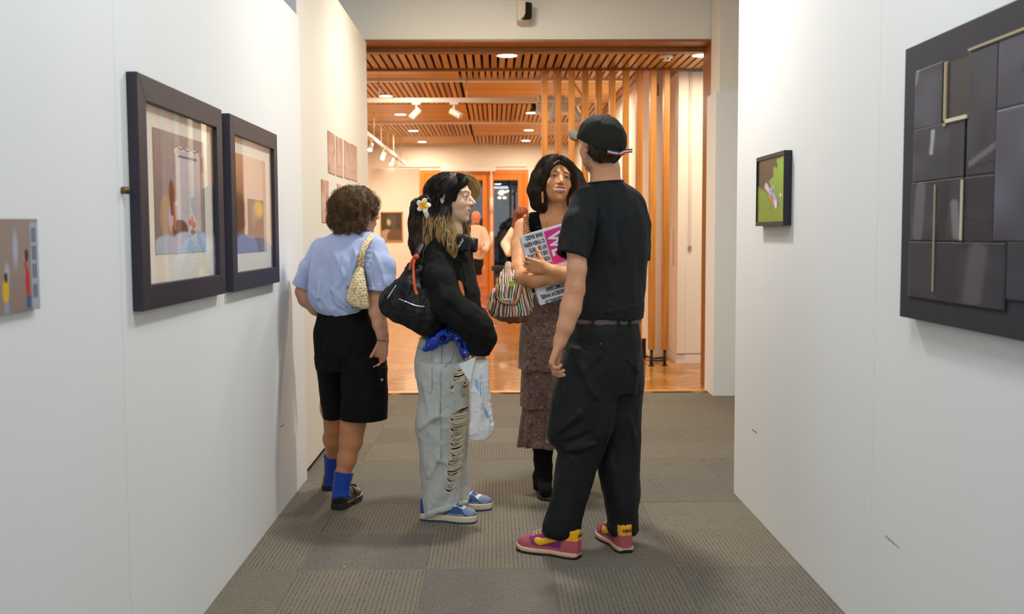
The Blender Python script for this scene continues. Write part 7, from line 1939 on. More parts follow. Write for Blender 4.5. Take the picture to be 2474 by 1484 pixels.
# --- woven shoulder bag
wov = empty('woven_bag', P(875, 690, 4.90), label='small cream woven crescent bag under the arm of the person in the blue shirt', cat='bag')
WOV = bpy.data.materials.new('woven_cord'); WOV.use_nodes = True; _n = WOV.node_tree.nodes; _l = WOV.node_tree.links; _b = _n['Principled BSDF']; _b.inputs['Roughness'].default_value = .8
_tc = _n.new('ShaderNodeTexCoord'); _v = _n.new('ShaderNodeTexVoronoi'); _v.inputs['Scale'].default_value = 95; _l.new(_tc.outputs['Object'], _v.inputs[0])
_cr = _n.new('ShaderNodeValToRGB'); _l.new(_v.outputs['Distance'], _cr.inputs[0]); _cr.color_ramp.elements[0].position = .35; _cr.color_ramp.elements[0].color = (*S(244, 228, 188), 1); _cr.color_ramp.elements[1].position = .85; _cr.color_ramp.elements[1].color = (*S(196, 160, 104), 1); _l.new(_cr.outputs[0], _b.inputs['Base Color'])
_bp = _n.new('ShaderNodeBump'); _bp.invert = True; _bp.inputs['Strength'].default_value = .8; _bp.inputs['Distance'].default_value = .004; _l.new(_v.outputs['Distance'], _bp.inputs['Height']); _l.new(_bp.outputs[0], _b.inputs['Normal'])
def wbag(X):
    d = loft(X, rp([(640, 866, 876, 4.92, .012), (652, 859, 879, 4.91, .022), (680, 848, 884, 4.895, .034), (705, 840, 889, 4.89, .04), (725, 838, 892, 4.89, .04), (738, 850, 894, 4.89, .035), (746, 868, 893, 4.89, .022)]), cap=.01)
    z = X[:, 2]; row = np.floor(z / .0125); d = d - .0022 * np.abs(np.sin(X[:, 0] / .0125 * math.pi + row * math.pi / 2)) * np.abs(np.sin(z / .0125 * math.pi))
    return d
sdfobj('bag_body', wbag, *bounds([P(836, 635, 4.85), P(896, 750, 4.95)], .03), .0020, WOV, wov)
tube('strap', smoothpath([P(871, 645, 4.90), P(873, 620, 4.89), P(882, 596, 4.905), P(893, 578, 4.94), P(903, 569, 4.99), P(908, 572, 5.05)], 6), .0165, WOV, wov, seg=10, flat=.35, up=(.2, -1, .4)) if False else tube('strap', smoothpath([P(871, 645, 4.905), P(873, 620, 4.895), P(881, 596, 4.905), P(892, 578, 4.935), P(903, 569, 4.99), P(908, 574, 5.05)], 6), .0155, WOV, wov, seg=10, flat=.3)
for z_ in (622, 634): tube('ring', [P(870, z_, 4.89) + [.010 * math.cos(a), 0, .010 * math.sin(a)] for a in np.linspace(0, 2 * math.pi, 17)], .0025, GOLD, wov, seg=6)
# ================================================================== people far back in the warm room
def far_person(name, label, px_, head_y, d_, parts_fn): pass
SKF = mat('skin_far', attr=True, rough=.55)
fp1 = empty('person', P(1150, 740, 17.6) * [1, 1, 0], label='bald bearded man in a cream sweater and black shorts far back by the orange door', cat='person')
D1 = 17.4
fO = P(1150, 527, D1); fR = frameR((0.1, -.9, -.45)); fRf = fR.astype(np.float32)
def f1(X):
    d = head_sdf(((X - fO.astype(np.float32)) @ fRf), male=True, lids=False)
    d = smin(d, chain(X, [(P(1148, 535, D1), .055), (P(1147, 548, D1 + .02), .065)]), .02)
    d = smin(d, loft(X, rp([(548, 1138, 1160, D1, .08), (580, 1134, 1164, D1, .09), (650, 1136, 1166, D1, .10)])), .03)
    for J in ([(P(1133, 560, D1), .05), (P(1128, 585, D1 - .03), .045), (P(1135, 600, D1 - .22), .038), (P(1148, 600, D1 - .30), .03)], [(P(1166, 560, D1), .05), (P(1174, 588, D1 - .03), .045), (P(1170, 602, D1 - .2), .038), (P(1160, 600, D1 - .30), .03)]):
        d = smin(d, chain(X, J, .02), .02)
    for x_, f_ in ((1147, (0.9, -.2, .1)), (1161, (-.9, -.2, .1))):
        d = smin(d, hand_sdf(X, P(x_, 600, D1 - .30), f_, (0, -.3, .9), x_ > 1150, curl=(.9, .8, .5)), .01)
    for x0, x1, x2 in ((1147, 1152, 1164), (1160, 1165, 1170)):
        d = smin(d, chain(X, [(P(x0, 650, D1), .09), (P(x1, 690, D1 + .03), .058), (P((x1 + x2) / 2, 712, D1 + .08), .058), (P(x2, 742, D1 + .12), .04), (P(x2 - 3, 750, D1 - .02), .035)], .02), .02)
    return d
def f1c(X):
    q = (X - fO.astype(np.float32)) @ fRf; return np.where((np.linalg.norm(q, axis=1) > .17)[:, None], S(214, 140, 106), head_col(q, S(214, 136, 100), S(160, 80, 70), S(90, 60, 44), stubble=S(120, 78, 56), liner=False))
sdfobj('body', f1, *bounds([P(1120, 505, D1 - .3), P(1180, 756, D1 + .2)], .08), .010, SKF, fp1, col=f1c)
SWE = mat('cream_sweater', S(226, 206, 184), .9)
def sw(X):
    d = loft(X, rp([(543, 1140, 1157, D1, .08), (550, 1132, 1166, D1, .12), (575, 1130, 1170, D1, .14), (610, 1130, 1169, D1, .15), (627, 1131, 1168, D1, .14)]), cap=.02)
    for J in ([(P(1133, 558, D1), .07), (P(1126, 586, D1 - .03), .065), (P(1136, 601, D1 - .2), .055), (P(1141, 601, D1 - .25), .045)], [(P(1166, 558, D1), .07), (P(1177, 588, D1 - .03), .065), (P(1172, 604, D1 - .18), .055), (P(1167, 602, D1 - .25), .045)]):
        d = smin(d, chain(X, J, .02), .03)
    return np.maximum(d + .008 * vnoise(X, .12), -chain(X, [(P(1148, 535, D1), .06), (P(1147, 543, D1), .07)]))
sdfobj('sweater', sw, *bounds([P(1118, 540, D1 - .3), P(1184, 630, D1 + .2)], .05), .012, SWE, fp1)
def sh1(X):
    d = loft(X, rp([(620, 1133, 1167, D1, .13), (640, 1132, 1169, D1, .14), (664, 1133, 1170, D1 + .03, .14)]), cap=.01); return d + .006 * vnoise(X, .1)
sdfobj('shorts', sh1, *bounds([P(1130, 615, D1 - .15), P(1172, 668, D1 + .2)], .04), .012, TRO, fp1)
for x_ in (1161, 1168):
    c = P(x_, 748, D1 + .0); c[2] = 0
    V, Q = surfnet(lambda q: smin(rc(q, (0, -.06, .05), (0, .14, .075), .045, .05), rc(q, (0, .14, .07), (0, .15, .12), .05, .045), .03) if False else np.maximum(smin(rc(q, (0, -.10, .04), (0, .10, .06), .042, .05), rc(q, (0, .10, .06), (0, .10, .13), .05, .045), .03), -q[:, 2]), (-.08, -.18, -.01), (.08, .18, .2), .01)
    mesh('shoe', V + c + [0, .05, 0], Q, BLK, fp1, smooth=True)
tube('phone', [P(1157, 596, D1 - .36), P(1156, 606, D1 - .38)], .03, BLK, seg=4, flat=.2, label='phone held by the bald man far back', cat='phone') if False else None

fp2 = empty('person', P(1256, 750, 16.4) * [1, 1, 0], label='person with long brown hair and cream sleeves far back, half hidden by the striped bag', cat='person')
D2 = 16.2; f2O = P(1262, 520, D2); f2R = frameR((.6, .8, 0)); f2Rf = f2R.astype(np.float32)
def f2(X):
    d = head_sdf(((X - f2O.astype(np.float32)) @ f2Rf), lids=False); d = smin(d, chain(X, [(P(1260, 530, D2), .05), (P(1258, 550, D2), .06)]), .02)
    d = smin(d, loft(X, rp([(550, 1240, 1276, D2, .09), (650, 1240, 1276, D2, .1)])), .03)
    for x0, x1 in ((1250, 1252), (1268, 1270)): d = smin(d, chain(X, [(P(x0, 660, D2), .09), (P(x1, 705, D2), .06), (P(x1, 762, D2), .04), (P(x1 - 3, 768, D2 - .12), .035)], .02), .02)
    for J in ([(P(1236, 562, D2), .05), (P(1222, 592, D2), .042), (P(1232, 610, D2 - .2), .035)], [(P(1280, 562, D2), .05), (P(1290, 592, D2), .042), (P(1282, 612, D2 - .2), .035)]): d = smin(d, chain(X, J, .02), .02)
    for x_, s_ in ((1232, 1), (1282, -1)): d = smin(d, hand_sdf(X, P(x_, 611, D2 - .21), (.8 * s_, -.3, .1), (0, -.2, .9), s_ < 0, curl=(.6, .6, .5)), .01)
    return d
sdfobj('body', f2, *bounds([P(1218, 500, D2 - .3), P(1294, 774, D2 + .2)], .08), .012, SKF, fp2, col=lambda V: np.tile(S(206, 140, 104), (len(V), 1)))
def f2s(X):
    d = None
    for J in ([(P(1240, 558, D2), .07), (P(1222, 590, D2), .075), (P(1229, 612, D2 - .18), .055)], [(P(1276, 558, D2), .07), (P(1292, 590, D2), .075), (P(1285, 612, D2 - .18), .055)]):
        e = chain(X, J, .03); d = e if d is None else np.minimum(d, e)
    return d + .006 * vnoise(X, .1)
sdfobj('sleeves', f2s, *bounds([P(1212, 550, D2 - .3), P(1300, 618, D2 + .1)], .06), .012, SWE, fp2)
def f2v(X):
    return loft(X, rp([(546, 1244, 1276, D2, .12), (570, 1238, 1280, D2, .14), (650, 1240, 1282, D2, .14), (745, 1238, 1284, D2, .15)]), cap=.02) + .008 * vnoise(X, .1)
sdfobj('dress', f2v, *bounds([P(1236, 540, D2 - .15), P(1286, 748, D2 + .15)], .04), .014, TEE, fp2, label='long black pinafore dress')
def f2h(X):
    q = (X - f2O.astype(np.float32)) @ f2Rf; d = ell(q, (0, -.02, .03), (.10, .115, .10)); d = smin(d, chain(X, [(P(1256, 520, D2), .10), (P(1252, 545, D2 - .02), .10), (P(1250, 562, D2 - .02), .06)]), .04); return smax(d, q[:, 1] - .05, .01) + .012 * vnoise(X * np.array([1, 1, .4], np.float32), .03)
sdfobj('hair', f2h, *bounds([P(1236, 500, D2 - .15), P(1282, 572, D2 + .15)], .05), .009, HAIRM, fp2, col=lambda V: S(104, 52, 26) * (1 + .4 * vnoise(V * np.array([1, 1, .2]), .015))[:, None])

# ================================================================== pictures on the walls
PRI = mat('photo_print', attr=True, rough=.35); PRM = mat('matte_print', attr=True, rough=.6)
def blend(C, w, c): w = np.clip(w, 0, 1)[:, None]; return C * (1 - w) + np.asarray(c) * w
def blob(u, v, cu, cv, ru, rv, soft=.15): return np.clip((1 - np.sqrt(((u - cu) / ru) ** 2 + ((v - cv) / rv) ** 2)) / soft, 0, 1)
def seg(u, v, a, b, w_, soft=.4):
    ax, ay = a; bx, by = b; t = np.clip(((u - ax) * (bx - ax) + (v - ay) * (by - ay)) / ((bx - ax) ** 2 + (by - ay) ** 2 + 1e-9), 0, 1)
    d = np.sqrt((u - ax - t * (bx - ax)) ** 2 + (v - ay - t * (by - ay)) ** 2); return np.clip((1 - d / w_) / soft, 0, 1)
def rect(u, v, a, b, c, d): return ((u >= a) & (u <= b) & (v >= c) & (v <= d)).astype(float)
def lw(px_, x=XL): return x * F / (px_ - 1195)            # depth of the left/right wall at a pixel column
def wz(py, d_): return P(1195, py, d_)[2]
FRM = mat('frame_aubergine', S(34, 30, 44), .5, var=(30, .08)); MATB = mat('mount_board', S(232, 226, 212), .8)
GLP = glass_mat('picture_glass', (1, 1, 1), 0.0, 1.33)
def framed(name, ya, yb, z0, z1, fw_, proud, wm, fn, label, prints, tilt=0.0):
    """picture on the left wall between depths ya..yb; prints: inner rect as fractions"""
    e = empty(name, (XL, (ya + yb) / 2, (z0 + z1) / 2), label=label, cat='picture'); X0 = XL + .001; X1 = XL + proud
    def rail(nm, pts):  # mitred rail: outline of 4 (y, z), outer first
        V = [(X0, y, z) for y, z in pts] + [(X1, y, z) for y, z in pts]
        bev(mesh(nm, V, [(0, 1, 2, 3), (7, 6, 5, 4), (0, 4, 5, 1), (1, 5, 6, 2), (2, 6, 7, 3), (3, 7, 4, 0)], FRM, e), .0015)
    o = [(ya, z0), (yb, z0), (yb, z1), (ya, z1)]; i = [(ya + fw_, z0 + fw_), (yb - fw_, z0 + fw_), (yb - fw_, z1 - fw_), (ya + fw_, z1 - fw_)]
    for k in range(4): j = (k + 1) % 4; rail('frame_rail', [o[k], o[j], i[j], i[k]])
    xb = XL + .010
    V, Fc = boxvf(XL + .003, xb, ya + fw_, yb - fw_, z0 + fw_, z1 - fw_); mesh('mount', V, Fc, MATB, e)
    a, b, c, d = prints; yy0 = ya + (yb - ya) * a; yy1 = ya + (yb - ya) * b; zz0 = z0 + (z1 - z0) * c; zz1 = z0 + (z1 - z0) * d
    grid_print('print', (xb + .0015, yy0, zz0), (xb + .0015, yy1, zz0), (xb + .0015, yy0, zz1), 130, 170, fn, PRI, e)
    mesh('glazing', [(XL + .023, ya + fw_, z0 + fw_), (XL + .023, yb - fw_, z0 + fw_), (XL + .023, yb - fw_, z1 - fw_), (XL + .023, ya + fw_, z1 - fw_)], [(0, 1, 2, 3)], GLP, e)
    return e
def art1(u, v):
    C = np.tile(S(140, 138, 144), (len(u), 1)); C = blend(C, np.clip(.3 - u, 0, .3) * 2, S(104, 98, 98)); C = C * (1 + .05 * n2(u, v, .05))[:, None]
    C = blend(C, rect(u, v, .40, .86, .18, .90), S(206, 208, 210)); C = blend(C, rect(u, v, .48, .82, .0, .84), S(190, 198, 206))
    C = blend(C, rect(u, v, .86, .97, .1, .9), S(170, 152, 148)); C = blend(C, rect(u, v, .93, 1., .72, .86), S(120, 92, 84)); C = blend(C, rect(u, v, .42, .48, .2, .8), S(222, 214, 210)); C = blend(C, rect(u, v, .83, .90, .12, .86), S(214, 200, 194))
    sc_ = .90 - .02 * np.abs(np.sin(u * 22)); C = blend(C, ((v > .84) & (v < sc_) & (u > .38) & (u < .88)).astype(float), S(226, 222, 216)); C = blend(C, ((np.abs(v - sc_) < .006) & (u > .38) & (u < .88)).astype(float), S(40, 32, 34))
    C = blend(C, ((v > .845) & (v < .845 + .035 * np.abs(((u * 26) % 1) - .5) * 2) & (u > .42) & (u < .84)).astype(float), S(150, 170, 190)); C = blend(C, rect(u, v, .46, .84, .81, .835), S(44, 92, 140))
    for q in (.35, .52, .66): C = blend(C, rect(u, v, .48, .82, q, q + .006) * .6, S(150, 160, 170))
    C = blend(C, blob(u, v, .20, .30, .12, .20), S(176, 148, 120)); C = blend(C, blob(u, v, .33, .30, .10, .14), S(196, 190, 200)); C = blend(C, blob(u, v, .46, .20, .17, .09), S(62, 48, 52))
    C = blend(C, seg(u, v, (.33, .45), (.36, .22), .035), S(190, 104, 84)); C = blend(C, blob(u, v, .345, .52, .045, .075), S(206, 120, 100)); C = blend(C, blob(u, v, .31, .51, .055, .11), S(40, 26, 28)); C = blend(C, seg(u, v, (.30, .46), (.31, .34), .035), S(40, 26, 28))
    C = blend(C, blob(u, v, .40, .42, .03, .02), S(232, 230, 232)); C = blend(C, rect(u, v, 0, .36, .0, .10) * 1., S(120, 140, 170)); C = blend(C, blob(u, v, .2, .06, .25, .10), S(180, 196, 216))
    C = blend(C, blob(u, v, .55, .06, .30, .13), S(196, 202, 226)); C = blend(C, blob(u, v, .85, .05, .28, .15), S(150, 186, 214)); C = blend(C, np.clip(1 - np.abs(n2(u, v, .06, 2)) / .08, 0, 1) * (v < .16) * .4, S(104, 124, 170))
    C = blend(C, seg(u, v, (.70, .16), (.73, .30), .012), S(40, 90, 50)); C = blend(C, blob(u, v, .68, .26, .045, .03), S(206, 40, 70)); C = blend(C, blob(u, v, .74, .24, .04, .035), S(180, 30, 60)); C = blend(C, blob(u, v, .71, .30, .03, .025), S(220, 80, 110)); C = blend(C, blob(u, v, .72, .18, .06, .025), S(60, 44, 60)); return C
def art2(u, v):
    C = np.tile(S(226, 200, 190), (len(u), 1)); C = blend(C, rect(u, v, 0, .22, 0, 1), S(120, 76, 48)); C = blend(C, np.clip(1 - np.abs(u - .23) / .03, 0, 1), S(168, 110, 74)); C = blend(C, np.clip((v - .5) * 1.2, 0, .5), S(222, 180, 150)); C = blend(C, rect(u, v, .88, 1, 0, 1) * .5, S(190, 150, 130))
    C = blend(C, rect(u, v, .34, .90, .02, .56), S(84, 72, 92)); C = blend(C, blob(u, v, .72, .46, .22, .12, .5) * rect(u, v, .34, .90, .02, .56), S(226, 186, 30)); C = blend(C, blob(u, v, .58, .38, .14, .16, .6) * .6 * rect(u, v, .34, .90, .02, .56), S(150, 140, 130)); C = blend(C, rect(u, v, .6, .9, .02, .34) * .7, S(100, 70, 60))
    C = blend(C, rect(u, v, 0, .9, 0, .06), S(92, 84, 84)); C = blend(C, blob(u, v, .25, .02, .45, .18, .1), S(128, 134, 176)); C = blend(C, blob(u, v, .25, .02, .45, .18, .1) * np.clip(1 - np.abs(n2(u, v, .07, 2)) / .1, 0, 1) * .5, S(96, 98, 140)); return C
# outer edges read at the front face (proud .031)
pr_ = .031; xf_ = XL + pr_
y1a, y1b = xf_ * F / (349 - 1195), xf_ * F / (547 - 1195); y2a, y2b = xf_ * F / (566 - 1195), xf_ * F / (677 - 1195)
framed('framed_photograph', y1a, y1b, (wz(745, y1a) + wz(708, y1b)) / 2, (wz(172, y1a) + wz(263, y1b)) / 2, .072, pr_, 0, art1, 'large dark-framed photograph of a seated woman by a curtained window', (.20, .80, .235, .80))
framed('framed_photograph', y2a, y2b, (wz(705, y2a) + wz(677, y2b)) / 2, (wz(271, y2a) + wz(325, y2b)) / 2, .072, pr_, 0, art2, 'smaller dark-framed photograph of a bluish painting in a beige room', (.18, .80, .215, .80))
# wall hook at the near edge
tube('wall_hook', [(XL, y1a - .06, wz(459, y1a)), (XL + .02, y1a - .055, wz(459, y1a))], .010, mat('brass_hook', S(120, 96, 50), .35, metal=.8), seg=8, label='small brass hook on the wall just left of the large framed photograph', cat='hook')
# small unframed print cut by the left edge
ya, yb = XL * F / (-62 - 1195), XL * F / (87 - 1195)
def art0(u, v):
    C = np.tile(S(150, 132, 124), (len(u), 1)); C = blend(C, np.clip(.5 - v, 0, .5), S(130, 112, 92)); C = blend(C, blob(u, v, .60, .68, .055, .26, .6), S(170, 178, 198)); C = blend(C, blob(u, v, .45, .42, .05, .14, .5), S(176, 174, 184))
    C = blend(C, rect(u, v, .86, 1, 0, .96), S(166, 170, 190))
    for a in (.885, .925): 
        for b in (.12, .34, .54, .74): C = blend(C, rect(u, v, a, a + .025, b, b + .16), S(44, 60, 96))
    C = blend(C, blob(u, v, .79, .30, .045, .20, .3), S(196, 24, 40)); C = blend(C, seg(u, v, (.79, .44), (.74, .54), .022), S(190, 30, 44)); C = blend(C, seg(u, v, (.74, .54), (.75, .60), .018), S(190, 140, 120)); C = blend(C, blob(u, v, .785, .60, .035, .08), S(34, 26, 46)); C = blend(C, rect(u, v, .765, .84, .02, .16), S(46, 92, 134))
    C = blend(C, blob(u, v, .42, .24, .06, .16, .3), S(222, 178, 20)); C = blend(C, blob(u, v, .43, .38, .03, .06), S(20, 20, 30)); C = blend(C, rect(u, v, .39, .46, 0, .12), S(150, 150, 176)); return C
e = empty('small_print', (XL, (ya + yb) / 2, 1.3), label='small unframed photo print of a person in red, cut by the left edge', cat='picture')
grid_print('print', (XL + .014, ya, wz(741, yb)), (XL + .014, yb, wz(737, yb)), (XL + .014, ya, wz(531, yb) + .002), 120, 110, art0, PRI, e)
box('board', XL + .001, XL + .0135, ya, yb, wz(739, yb), wz(532, yb), mat('foam_board', S(120, 110, 120), .6), e)
# strips of pinkish prints on the tall wall
def strip_fn(seed, dark):
    def fn(u, v):
        C = np.tile(S(206, 168, 148), (len(u), 1)); n = n2(u * .5, v, .12, seed); C = blend(C, np.clip(n, 0, 1) * .6, S(150, 96, 66)); C = blend(C, np.clip(v - .35, 0, 1) * dark, S(150, 104, 78)); C = blend(C, np.clip(n2(u, v, .2, seed + 3), 0, 1) * .5, S(222, 196, 180)); return C
    return fn
X2 = XL - .012
row1 = [(797, 814, 315, 417, 322, 421), (817, 832, 327, 424, 336, 428), (836, 851, 338, 429, 346, 434), (853, 866, 346, 434, 354, 438)]
_w = ('first', 'second', 'third', 'fourth')
def strip(px0, px1, t0, b0, t1, b1, label, seed, dark):
    ya, yb = X2 * F / (px0 - 1195), X2 * F / (px1 - 1195)
    zt = (wz(t0, ya) + wz(t1, yb)) / 2; zb = (wz(b0, ya) + wz(b1, yb)) / 2
    e = empty('wall_print', (X2, (ya + yb) / 2, (zt + zb) / 2), label=label, cat='picture', group='narrow pink prints on the tall left wall')
    grid_print('print', (X2 + .003, ya, zb), (X2 + .003, yb, zb), (X2 + .003, ya, zt), 16, 70, strip_fn(seed, dark), PRM, e, thick=.0015)
for k, r in enumerate(row1): strip(*r, '%s narrow brown-pink print from the left in the upper row' % _w[k], k, .9)
strip(780, 797, 431, 535, 436, 538, 'narrow pale pink print at the left of the lower row', 7, .3)
strip(818, 833, 442, 545, 447, 548, 'pale pink print rising from behind the curly hair', 9, .2)
strip(838, 852, 449, 548, 453, 552, 'pale pink lower print wholly screened by the curly hair', 10, .2)

# --- grass picture on the right wall
pr3 = .034; x3 = XR - pr3
ya = x3 * F / (1893 - 1195); yb = x3 * F / (1826 - 1195); zt = (wz(366, ya) + wz(383, yb)) / 2; zb = (wz(548, ya) + wz(549, yb)) / 2
e = empty('framed_photograph', (XR, (ya + yb) / 2, (zt + zb) / 2), label='small black-framed photograph of people lying on bright green grass', cat='picture')
GF = mat('frame_black', S(20, 24, 30), .5)
fw_ = .018
for (a, b, c, d, nm) in ((ya, yb, zt - fw_, zt, 'frame_rail'), (ya, yb, zb, zb + fw_, 'frame_rail'), (ya, ya + .006, zb + fw_, zt - fw_, 'frame_rail'), (yb - .010, yb, zb + fw_, zt - fw_, 'frame_rail')):
    box(nm, x3, XR - .001, a, b, c, d, GF if nm else GF, e, bw=.001)
def art3(u, v):
    g = n2(u * 3, v, .02, 1); C = np.tile(S(104, 142, 30), (len(u), 1)) * (1 + .45 * g)[:, None]; C = blend(C, np.clip(n2(u * 3, v, .06, 4), 0, 1) * .5, S(150, 184, 50)); C = blend(C, np.clip((u - .4) * 1.2 + (v - .5), 0, 1) * .8, S(130, 190, 40))
    edge = .36 + .10 * n2(u, v, .12, 6) + (v - .5) * .9; C = blend(C, np.clip((edge - u) / .04, 0, 1) * np.clip((v - .56 + .3 * (u)) / .05, 0, 1), S(26, 36, 24))
    C = blend(C, seg(u, v, (.36, .58), (.72, .28), .09, .2), S(52, 50, 60)); C = blend(C, seg(u, v, (.32, .58), (.50, .46), .06), S(196, 200, 222)); C = blend(C, seg(u, v, (.48, .48), (.58, .54), .05), S(150, 160, 200)); C = blend(C, seg(u, v, (.60, .42), (.72, .30), .06), S(150, 170, 210)); C = blend(C, seg(u, v, (.66, .30), (.70, .24), .05), S(226, 222, 226)); C = blend(C, blob(u, v, .30, .56, .05, .04), S(206, 160, 130)); C = blend(C, blob(u, v, .44, .545, .03, .02), S(224, 80, 40)); C = blend(C, seg(u, v, (.46, .42), (.60, .30), .035), S(196, 130, 100)); C = blend(C, blob(u, v, .86, .40, .03, .03), S(232, 232, 232)); return C
grid_print('print', (x3 + .006, yb - .010, zb + fw_), (x3 + .006, ya + .006, zb + fw_), (x3 + .006, yb - .010, zt - fw_), 90, 120, art3, PRI, e)
# --- big dark collage on the right wall
pr4 = .045; x4 = XR - pr4
ya4 = .95; yb4 = x4 * F / (2184 - 1195) ; ya4 = 1.75
yb4 = x4 * F / (2178 - 1195); zt4 = wz(121, yb4); zb4 = wz(770, yb4)
e = empty('collage_artwork', (XR, 2.4, (zt4 + zb4) / 2), label='very large dark collage of grey photographic squares on the right wall', cat='picture')
NB = mat('collage_board', S(34, 35, 46), .7, bump=(60, .05, .002)); 
bev(box('backboard', x4 + .004, XR - .001, ya4, yb4, zb4, zt4, NB, e), .002)
def colp(px0, px1, t, b):
    """panel on the collage plane between two pixel columns, top and bottom given at the left column"""
    a, c = x4 * F / (px0 - 1195), x4 * F / (px1 - 1195); return a, c, wz(t, a), wz(b, a)
def sq(seed, base, lines=()):
    def fn(u, v):
        g = np.tile(S(*base), (len(u), 1)); n = n2(u * .6, v, .35, seed); g = g * (1 + .65 * n)[:, None]
        for a, b, w_, c in lines: g = blend(g, seg(u, v, a, b, w_, .3), S(*c))
        return g
    return fn
panels = [((2207, 2273, 175, 318), (74, 74, 82), [((.1, 1), (.02, .8), .06, (120, 118, 124))]), ((2206, 2330, 318, 445), (66, 66, 74), [((.40, .9), (.38, .5), .04, (170, 168, 170)), ((.85, .9), (.8, .1), .14, (48, 46, 54))]),
          ((2203, 2330, 447, 586), (62, 60, 68), [((.7, .95), (.62, .1), .10, (34, 32, 38)), ((.85, .6), (.9, .1), .08, (120, 112, 116)), ((.2, .9), (.15, .1), .12, (96, 92, 98))]), ((2200, 2440, 588, 722), (58, 56, 64), [((.45, 1), (.45, 0), .14, (44, 42, 50)), ((.75, .9), (.7, .1), .1, (84, 80, 86))]),
          ((2336, 2405, 128, 432), (60, 58, 66), [((.1, .1), (1, .22), .03, (104, 100, 106)), ((.0, .06), (1, .10), .015, (28, 26, 32))]), ((2333, 2405, 433, 590), (44, 42, 50), [((0, .35), (1, .30), .02, (30, 28, 34))]), ((2407, 2600, 100, 268), (84, 80, 88), [((.5, .5), (1, .2), .2, (50, 48, 54))]), ((2406, 2600, 270, 590), (92, 88, 96), []), ((2442, 2600, 590, 730), (62, 60, 68), [])]
for k, ((a, b, t, bt), base, ln) in enumerate(panels):
    y0, y1, z1, z0 = colp(a, b, t, bt)
    grid_print('collage_square', (x4, y0, z0), (x4, y1, z0), (x4, y0, z1), 40, 50, sq(k, tuple(int(q * w_) for q, w_ in zip(base, (.80, .84, .90))), ln), PRM, e, thick=.0008)
# cut-out window with pale timber edges
y0, y1, z1, z0 = colp(2284, 2335, 155, 290); OAK = mat('pale_batten', S(176, 158, 120), .6)
box('window_recess', x4 + .001, x4 + .0035, y1, y0, z0, z1, mat('recess_slate', S(34, 36, 46), .5), e)
box('batten', x4 - .004, x4 + .004, y0, y0 + .012, z0 - .02, z1 + .005, OAK, e, bw=.001)
box('batten', x4 - .004, x4 + .004, y1, y0 + .01, z0 - .012, z0 - .002, mat('batten_light', S(216, 206, 180), .6), e, bw=.001)
y0, y1, z1, z0 = colp(2262, 2264, 450, 710); box('batten', x4 - .004, x4 - .001, y1, y0, z0, z1, OAK, e)
y0, y1, z1, z0 = colp(2336, 2474, 123, 128); box('batten', x4 - .004, x4 - .001, y1, y0, z1 - .003, z1 + .003, OAK, e)
y0, y1, z1, z0 = colp(2328, 2331, 438, 586); box('batten', x4 - .005, x4 - .001, y1, y0, z0, z1, mat('batten_light', S(216, 206, 180), .6), e)
# --- portrait in the far room
z0_, z1_ = wz(581, 18.28), wz(511, 18.28); xa, xb = (921 - 1195) / F * 18.28, (974 - 1195) / F * 18.28
e = empty('portrait', ((xa + xb) / 2, 18.28, (z0_ + z1_) / 2), label='thin gold-framed dark portrait hanging on the far panel', cat='picture')
GO_ = mat('frame_gold', S(190, 130, 40), .4); V, Fc = multi([boxvf(xa, xb, 18.25, 18.299, z1_ - .02, z1_), boxvf(xa, xb, 18.25, 18.299, z0_, z0_ + .012), boxvf(xa, xa + .014, 18.25, 18.299, z0_, z1_), boxvf(xb - .014, xb, 18.25, 18.299, z0_, z1_)])
mesh('frame', V, Fc, GO_, e)
def art5(u, v):
    C = np.tile(S(62, 50, 30), (len(u), 1)); C = blend(C, blob(u, v, .30, .12, .42, .30, .2), S(176, 142, 110)); C = blend(C, blob(u, v, .66, .12, .42, .34, .2), S(96, 72, 52)); C = blend(C, blob(u, v, .55, .74, .22, .22, .3), S(78, 64, 44)); C = blend(C, blob(u, v, .38, .66, .11, .17, .5), S(190, 164, 128)); C = blend(C, blob(u, v, .47, .78, .16, .10, .4), S(80, 66, 46)); C = blend(C, blob(u, v, .58, .60, .13, .20, .4), S(84, 68, 46)); return C
grid_print('print', (xa, 18.27, z0_), (xb, 18.27, z0_), (xa, 18.27, z1_), 40, 50, art5, PRM, e)
# small picture edge seen between the posts
box('framed_print', 1.60, 1.675, 11.3, 11.75, 1.30, 1.62, GO_, label='edge of a small framed picture on the right wall between the posts', cat='picture') if False else None
# scuffs on the right wall and pencilled marks: thin smears
SC_ = mat('scuff', S(150, 156, 168), .8)
def scuff(name, a, b, wd, x, label):
    ya = x * F / (a[0] - 1195); yb = x * F / (b[0] - 1195); A = np.array([x, ya, wz(a[1], ya)]); B = np.array([x, yb, wz(b[1], yb)]); rs = np.random.RandomState(int(a[0])); n = 14; V = []; Fc = []; sg = -1 if x > 0 else 1
    for i in range(n + 1):
        p = A + (B - A) * i / n; w_ = wd * (.4 + rs.rand()); V += [p + [sg * .0006, 0, w_], p + [sg * .0006, 0, -w_]]
    for i in range(n): Fc.append((2 * i, 2 * i + 1, 2 * i + 3, 2 * i + 2))
    mesh(name, V, Fc, SC_, label=label, cat='scuff')
scuff('wall_scuff', (2158, 1303), (2193, 1333), .003, XR, 'grey scuff low on the right wall under the collage')
scuff('wall_scuff', (1823, 1042), (1836, 1051), .004, XR, 'grey scuff on the right wall near its far edge')
scuff('wall_scuff', (671, 1028), (680, 1022), .003, XL, 'small grey scuff on the left wall near the corner')
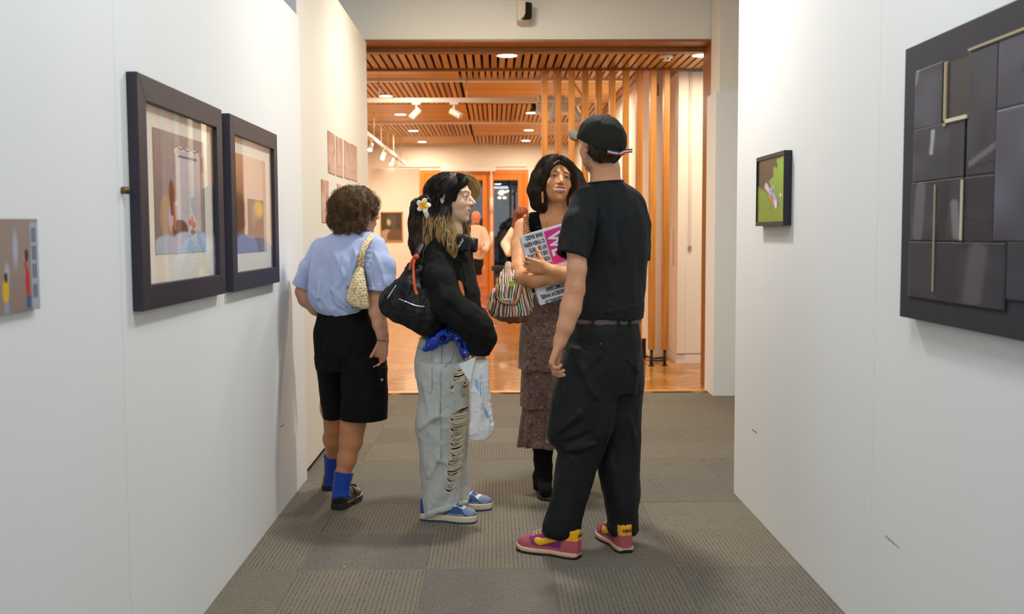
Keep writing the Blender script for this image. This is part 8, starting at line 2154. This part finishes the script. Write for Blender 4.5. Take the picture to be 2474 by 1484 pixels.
# crumbs on the carpet
for k, (x_, y_, c) in enumerate(((832, 1383, (210, 170, 90)),)):
    d_ = CAMZ * F / (y_ - 565); p = P(x_, y_, d_); V, Fc = boxvf(-.005, .005, -.004, .004, 0, .004); mesh('carpet_crumb', np.array(V) + [p[0], p[1], .001], Fc, mat('crumb', S(*c), .7), label='tiny yellow crumb on the carpet in the left foreground', cat='crumb')
# ================================================================== night garden seen through the door
rs = np.random.RandomState(5)
LEAF = [mat('leaf_%d' % i, S(*c), .6) for i, c in enumerate(((34, 54, 40), (24, 40, 34), (44, 64, 42)))]
def shrub(name, x, y, z, r, n, label, k):
    e = empty(name, (x, y, 0), label=label, cat='shrub'); N = n; c = rs.randn(N, 3); c /= np.linalg.norm(c, axis=1)[:, None]; c = c * (r * (.5 + .5 * rs.rand(N) ** .4))[:, None] * [1, 1, 1.1] + [x, y, z]
    V = []; Fc = []
    for p in c:
        a = rs.randn(3); a /= np.linalg.norm(a); b = np.cross(a, rs.randn(3)); b /= np.linalg.norm(b); s = .10 + .08 * rs.rand(); i = len(V); V += [p - a * s, p + b * s * .4, p + a * s, p - b * s * .4]; Fc.append((i, i + 1, i + 2, i + 3))
    mesh('foliage', V, Fc, LEAF[k], e, kind='stuff'); tube('stem', [(x, y, -.05), (x + .05, y, z)], .05, mat('bark', S(60, 44, 32), .9), e)
shrub('garden_shrub', .35, 25.5, 1.0, .75, 420, 'leafy dark shrub behind the right door pane', 0)
shrub('garden_shrub', 1.3, 28.5, 2.5, 1.0, 500, 'tall tree crown beyond the right door', 1)
shrub('garden_shrub', -1.1, 30.5, 3.2, 1.2, 520, 'tall dark tree beyond the left door pane', 2)
shrub('garden_shrub', -1.4, 26, .6, .6, 300, 'low shrub behind the left door pane', 1)
REFL = mat('reflected_light_glow', (1, 1, 1), emit=((1.0, .66, .30), 3.2))  # added glowing globes stand for lights reflected in the door glass
for k, (px_, py_, r_) in enumerate(((1213, 466, .12), (1227, 463, .06), (1207, 478, .06), (1219, 478, .06))):
    p = P(px_, py_, 30 if k == 0 else 30.5); o = empty('reflection_glow', p, label=('large warm glow standing for a light reflected in the right door pane', 'tiny upper glow right of the warm one, standing for a reflected light', 'lower left glow of the cluster standing for lights reflected in the door', 'lower right glow of the cluster standing for lights reflected in the door')[k], cat='reflection')
    V, Fc = lathe([(.01, r_ * .6), (r_ * .7, r_ * .4), (r_, 0), (r_ * .7, -r_ * .4), (.01, -r_ * .6)], 16); mesh('globe', np.array(V) + p, Fc, REFL, o, smooth=True); tube('glow_stem', [(p[0], p[1], -.1), p], .025, BLK, o)
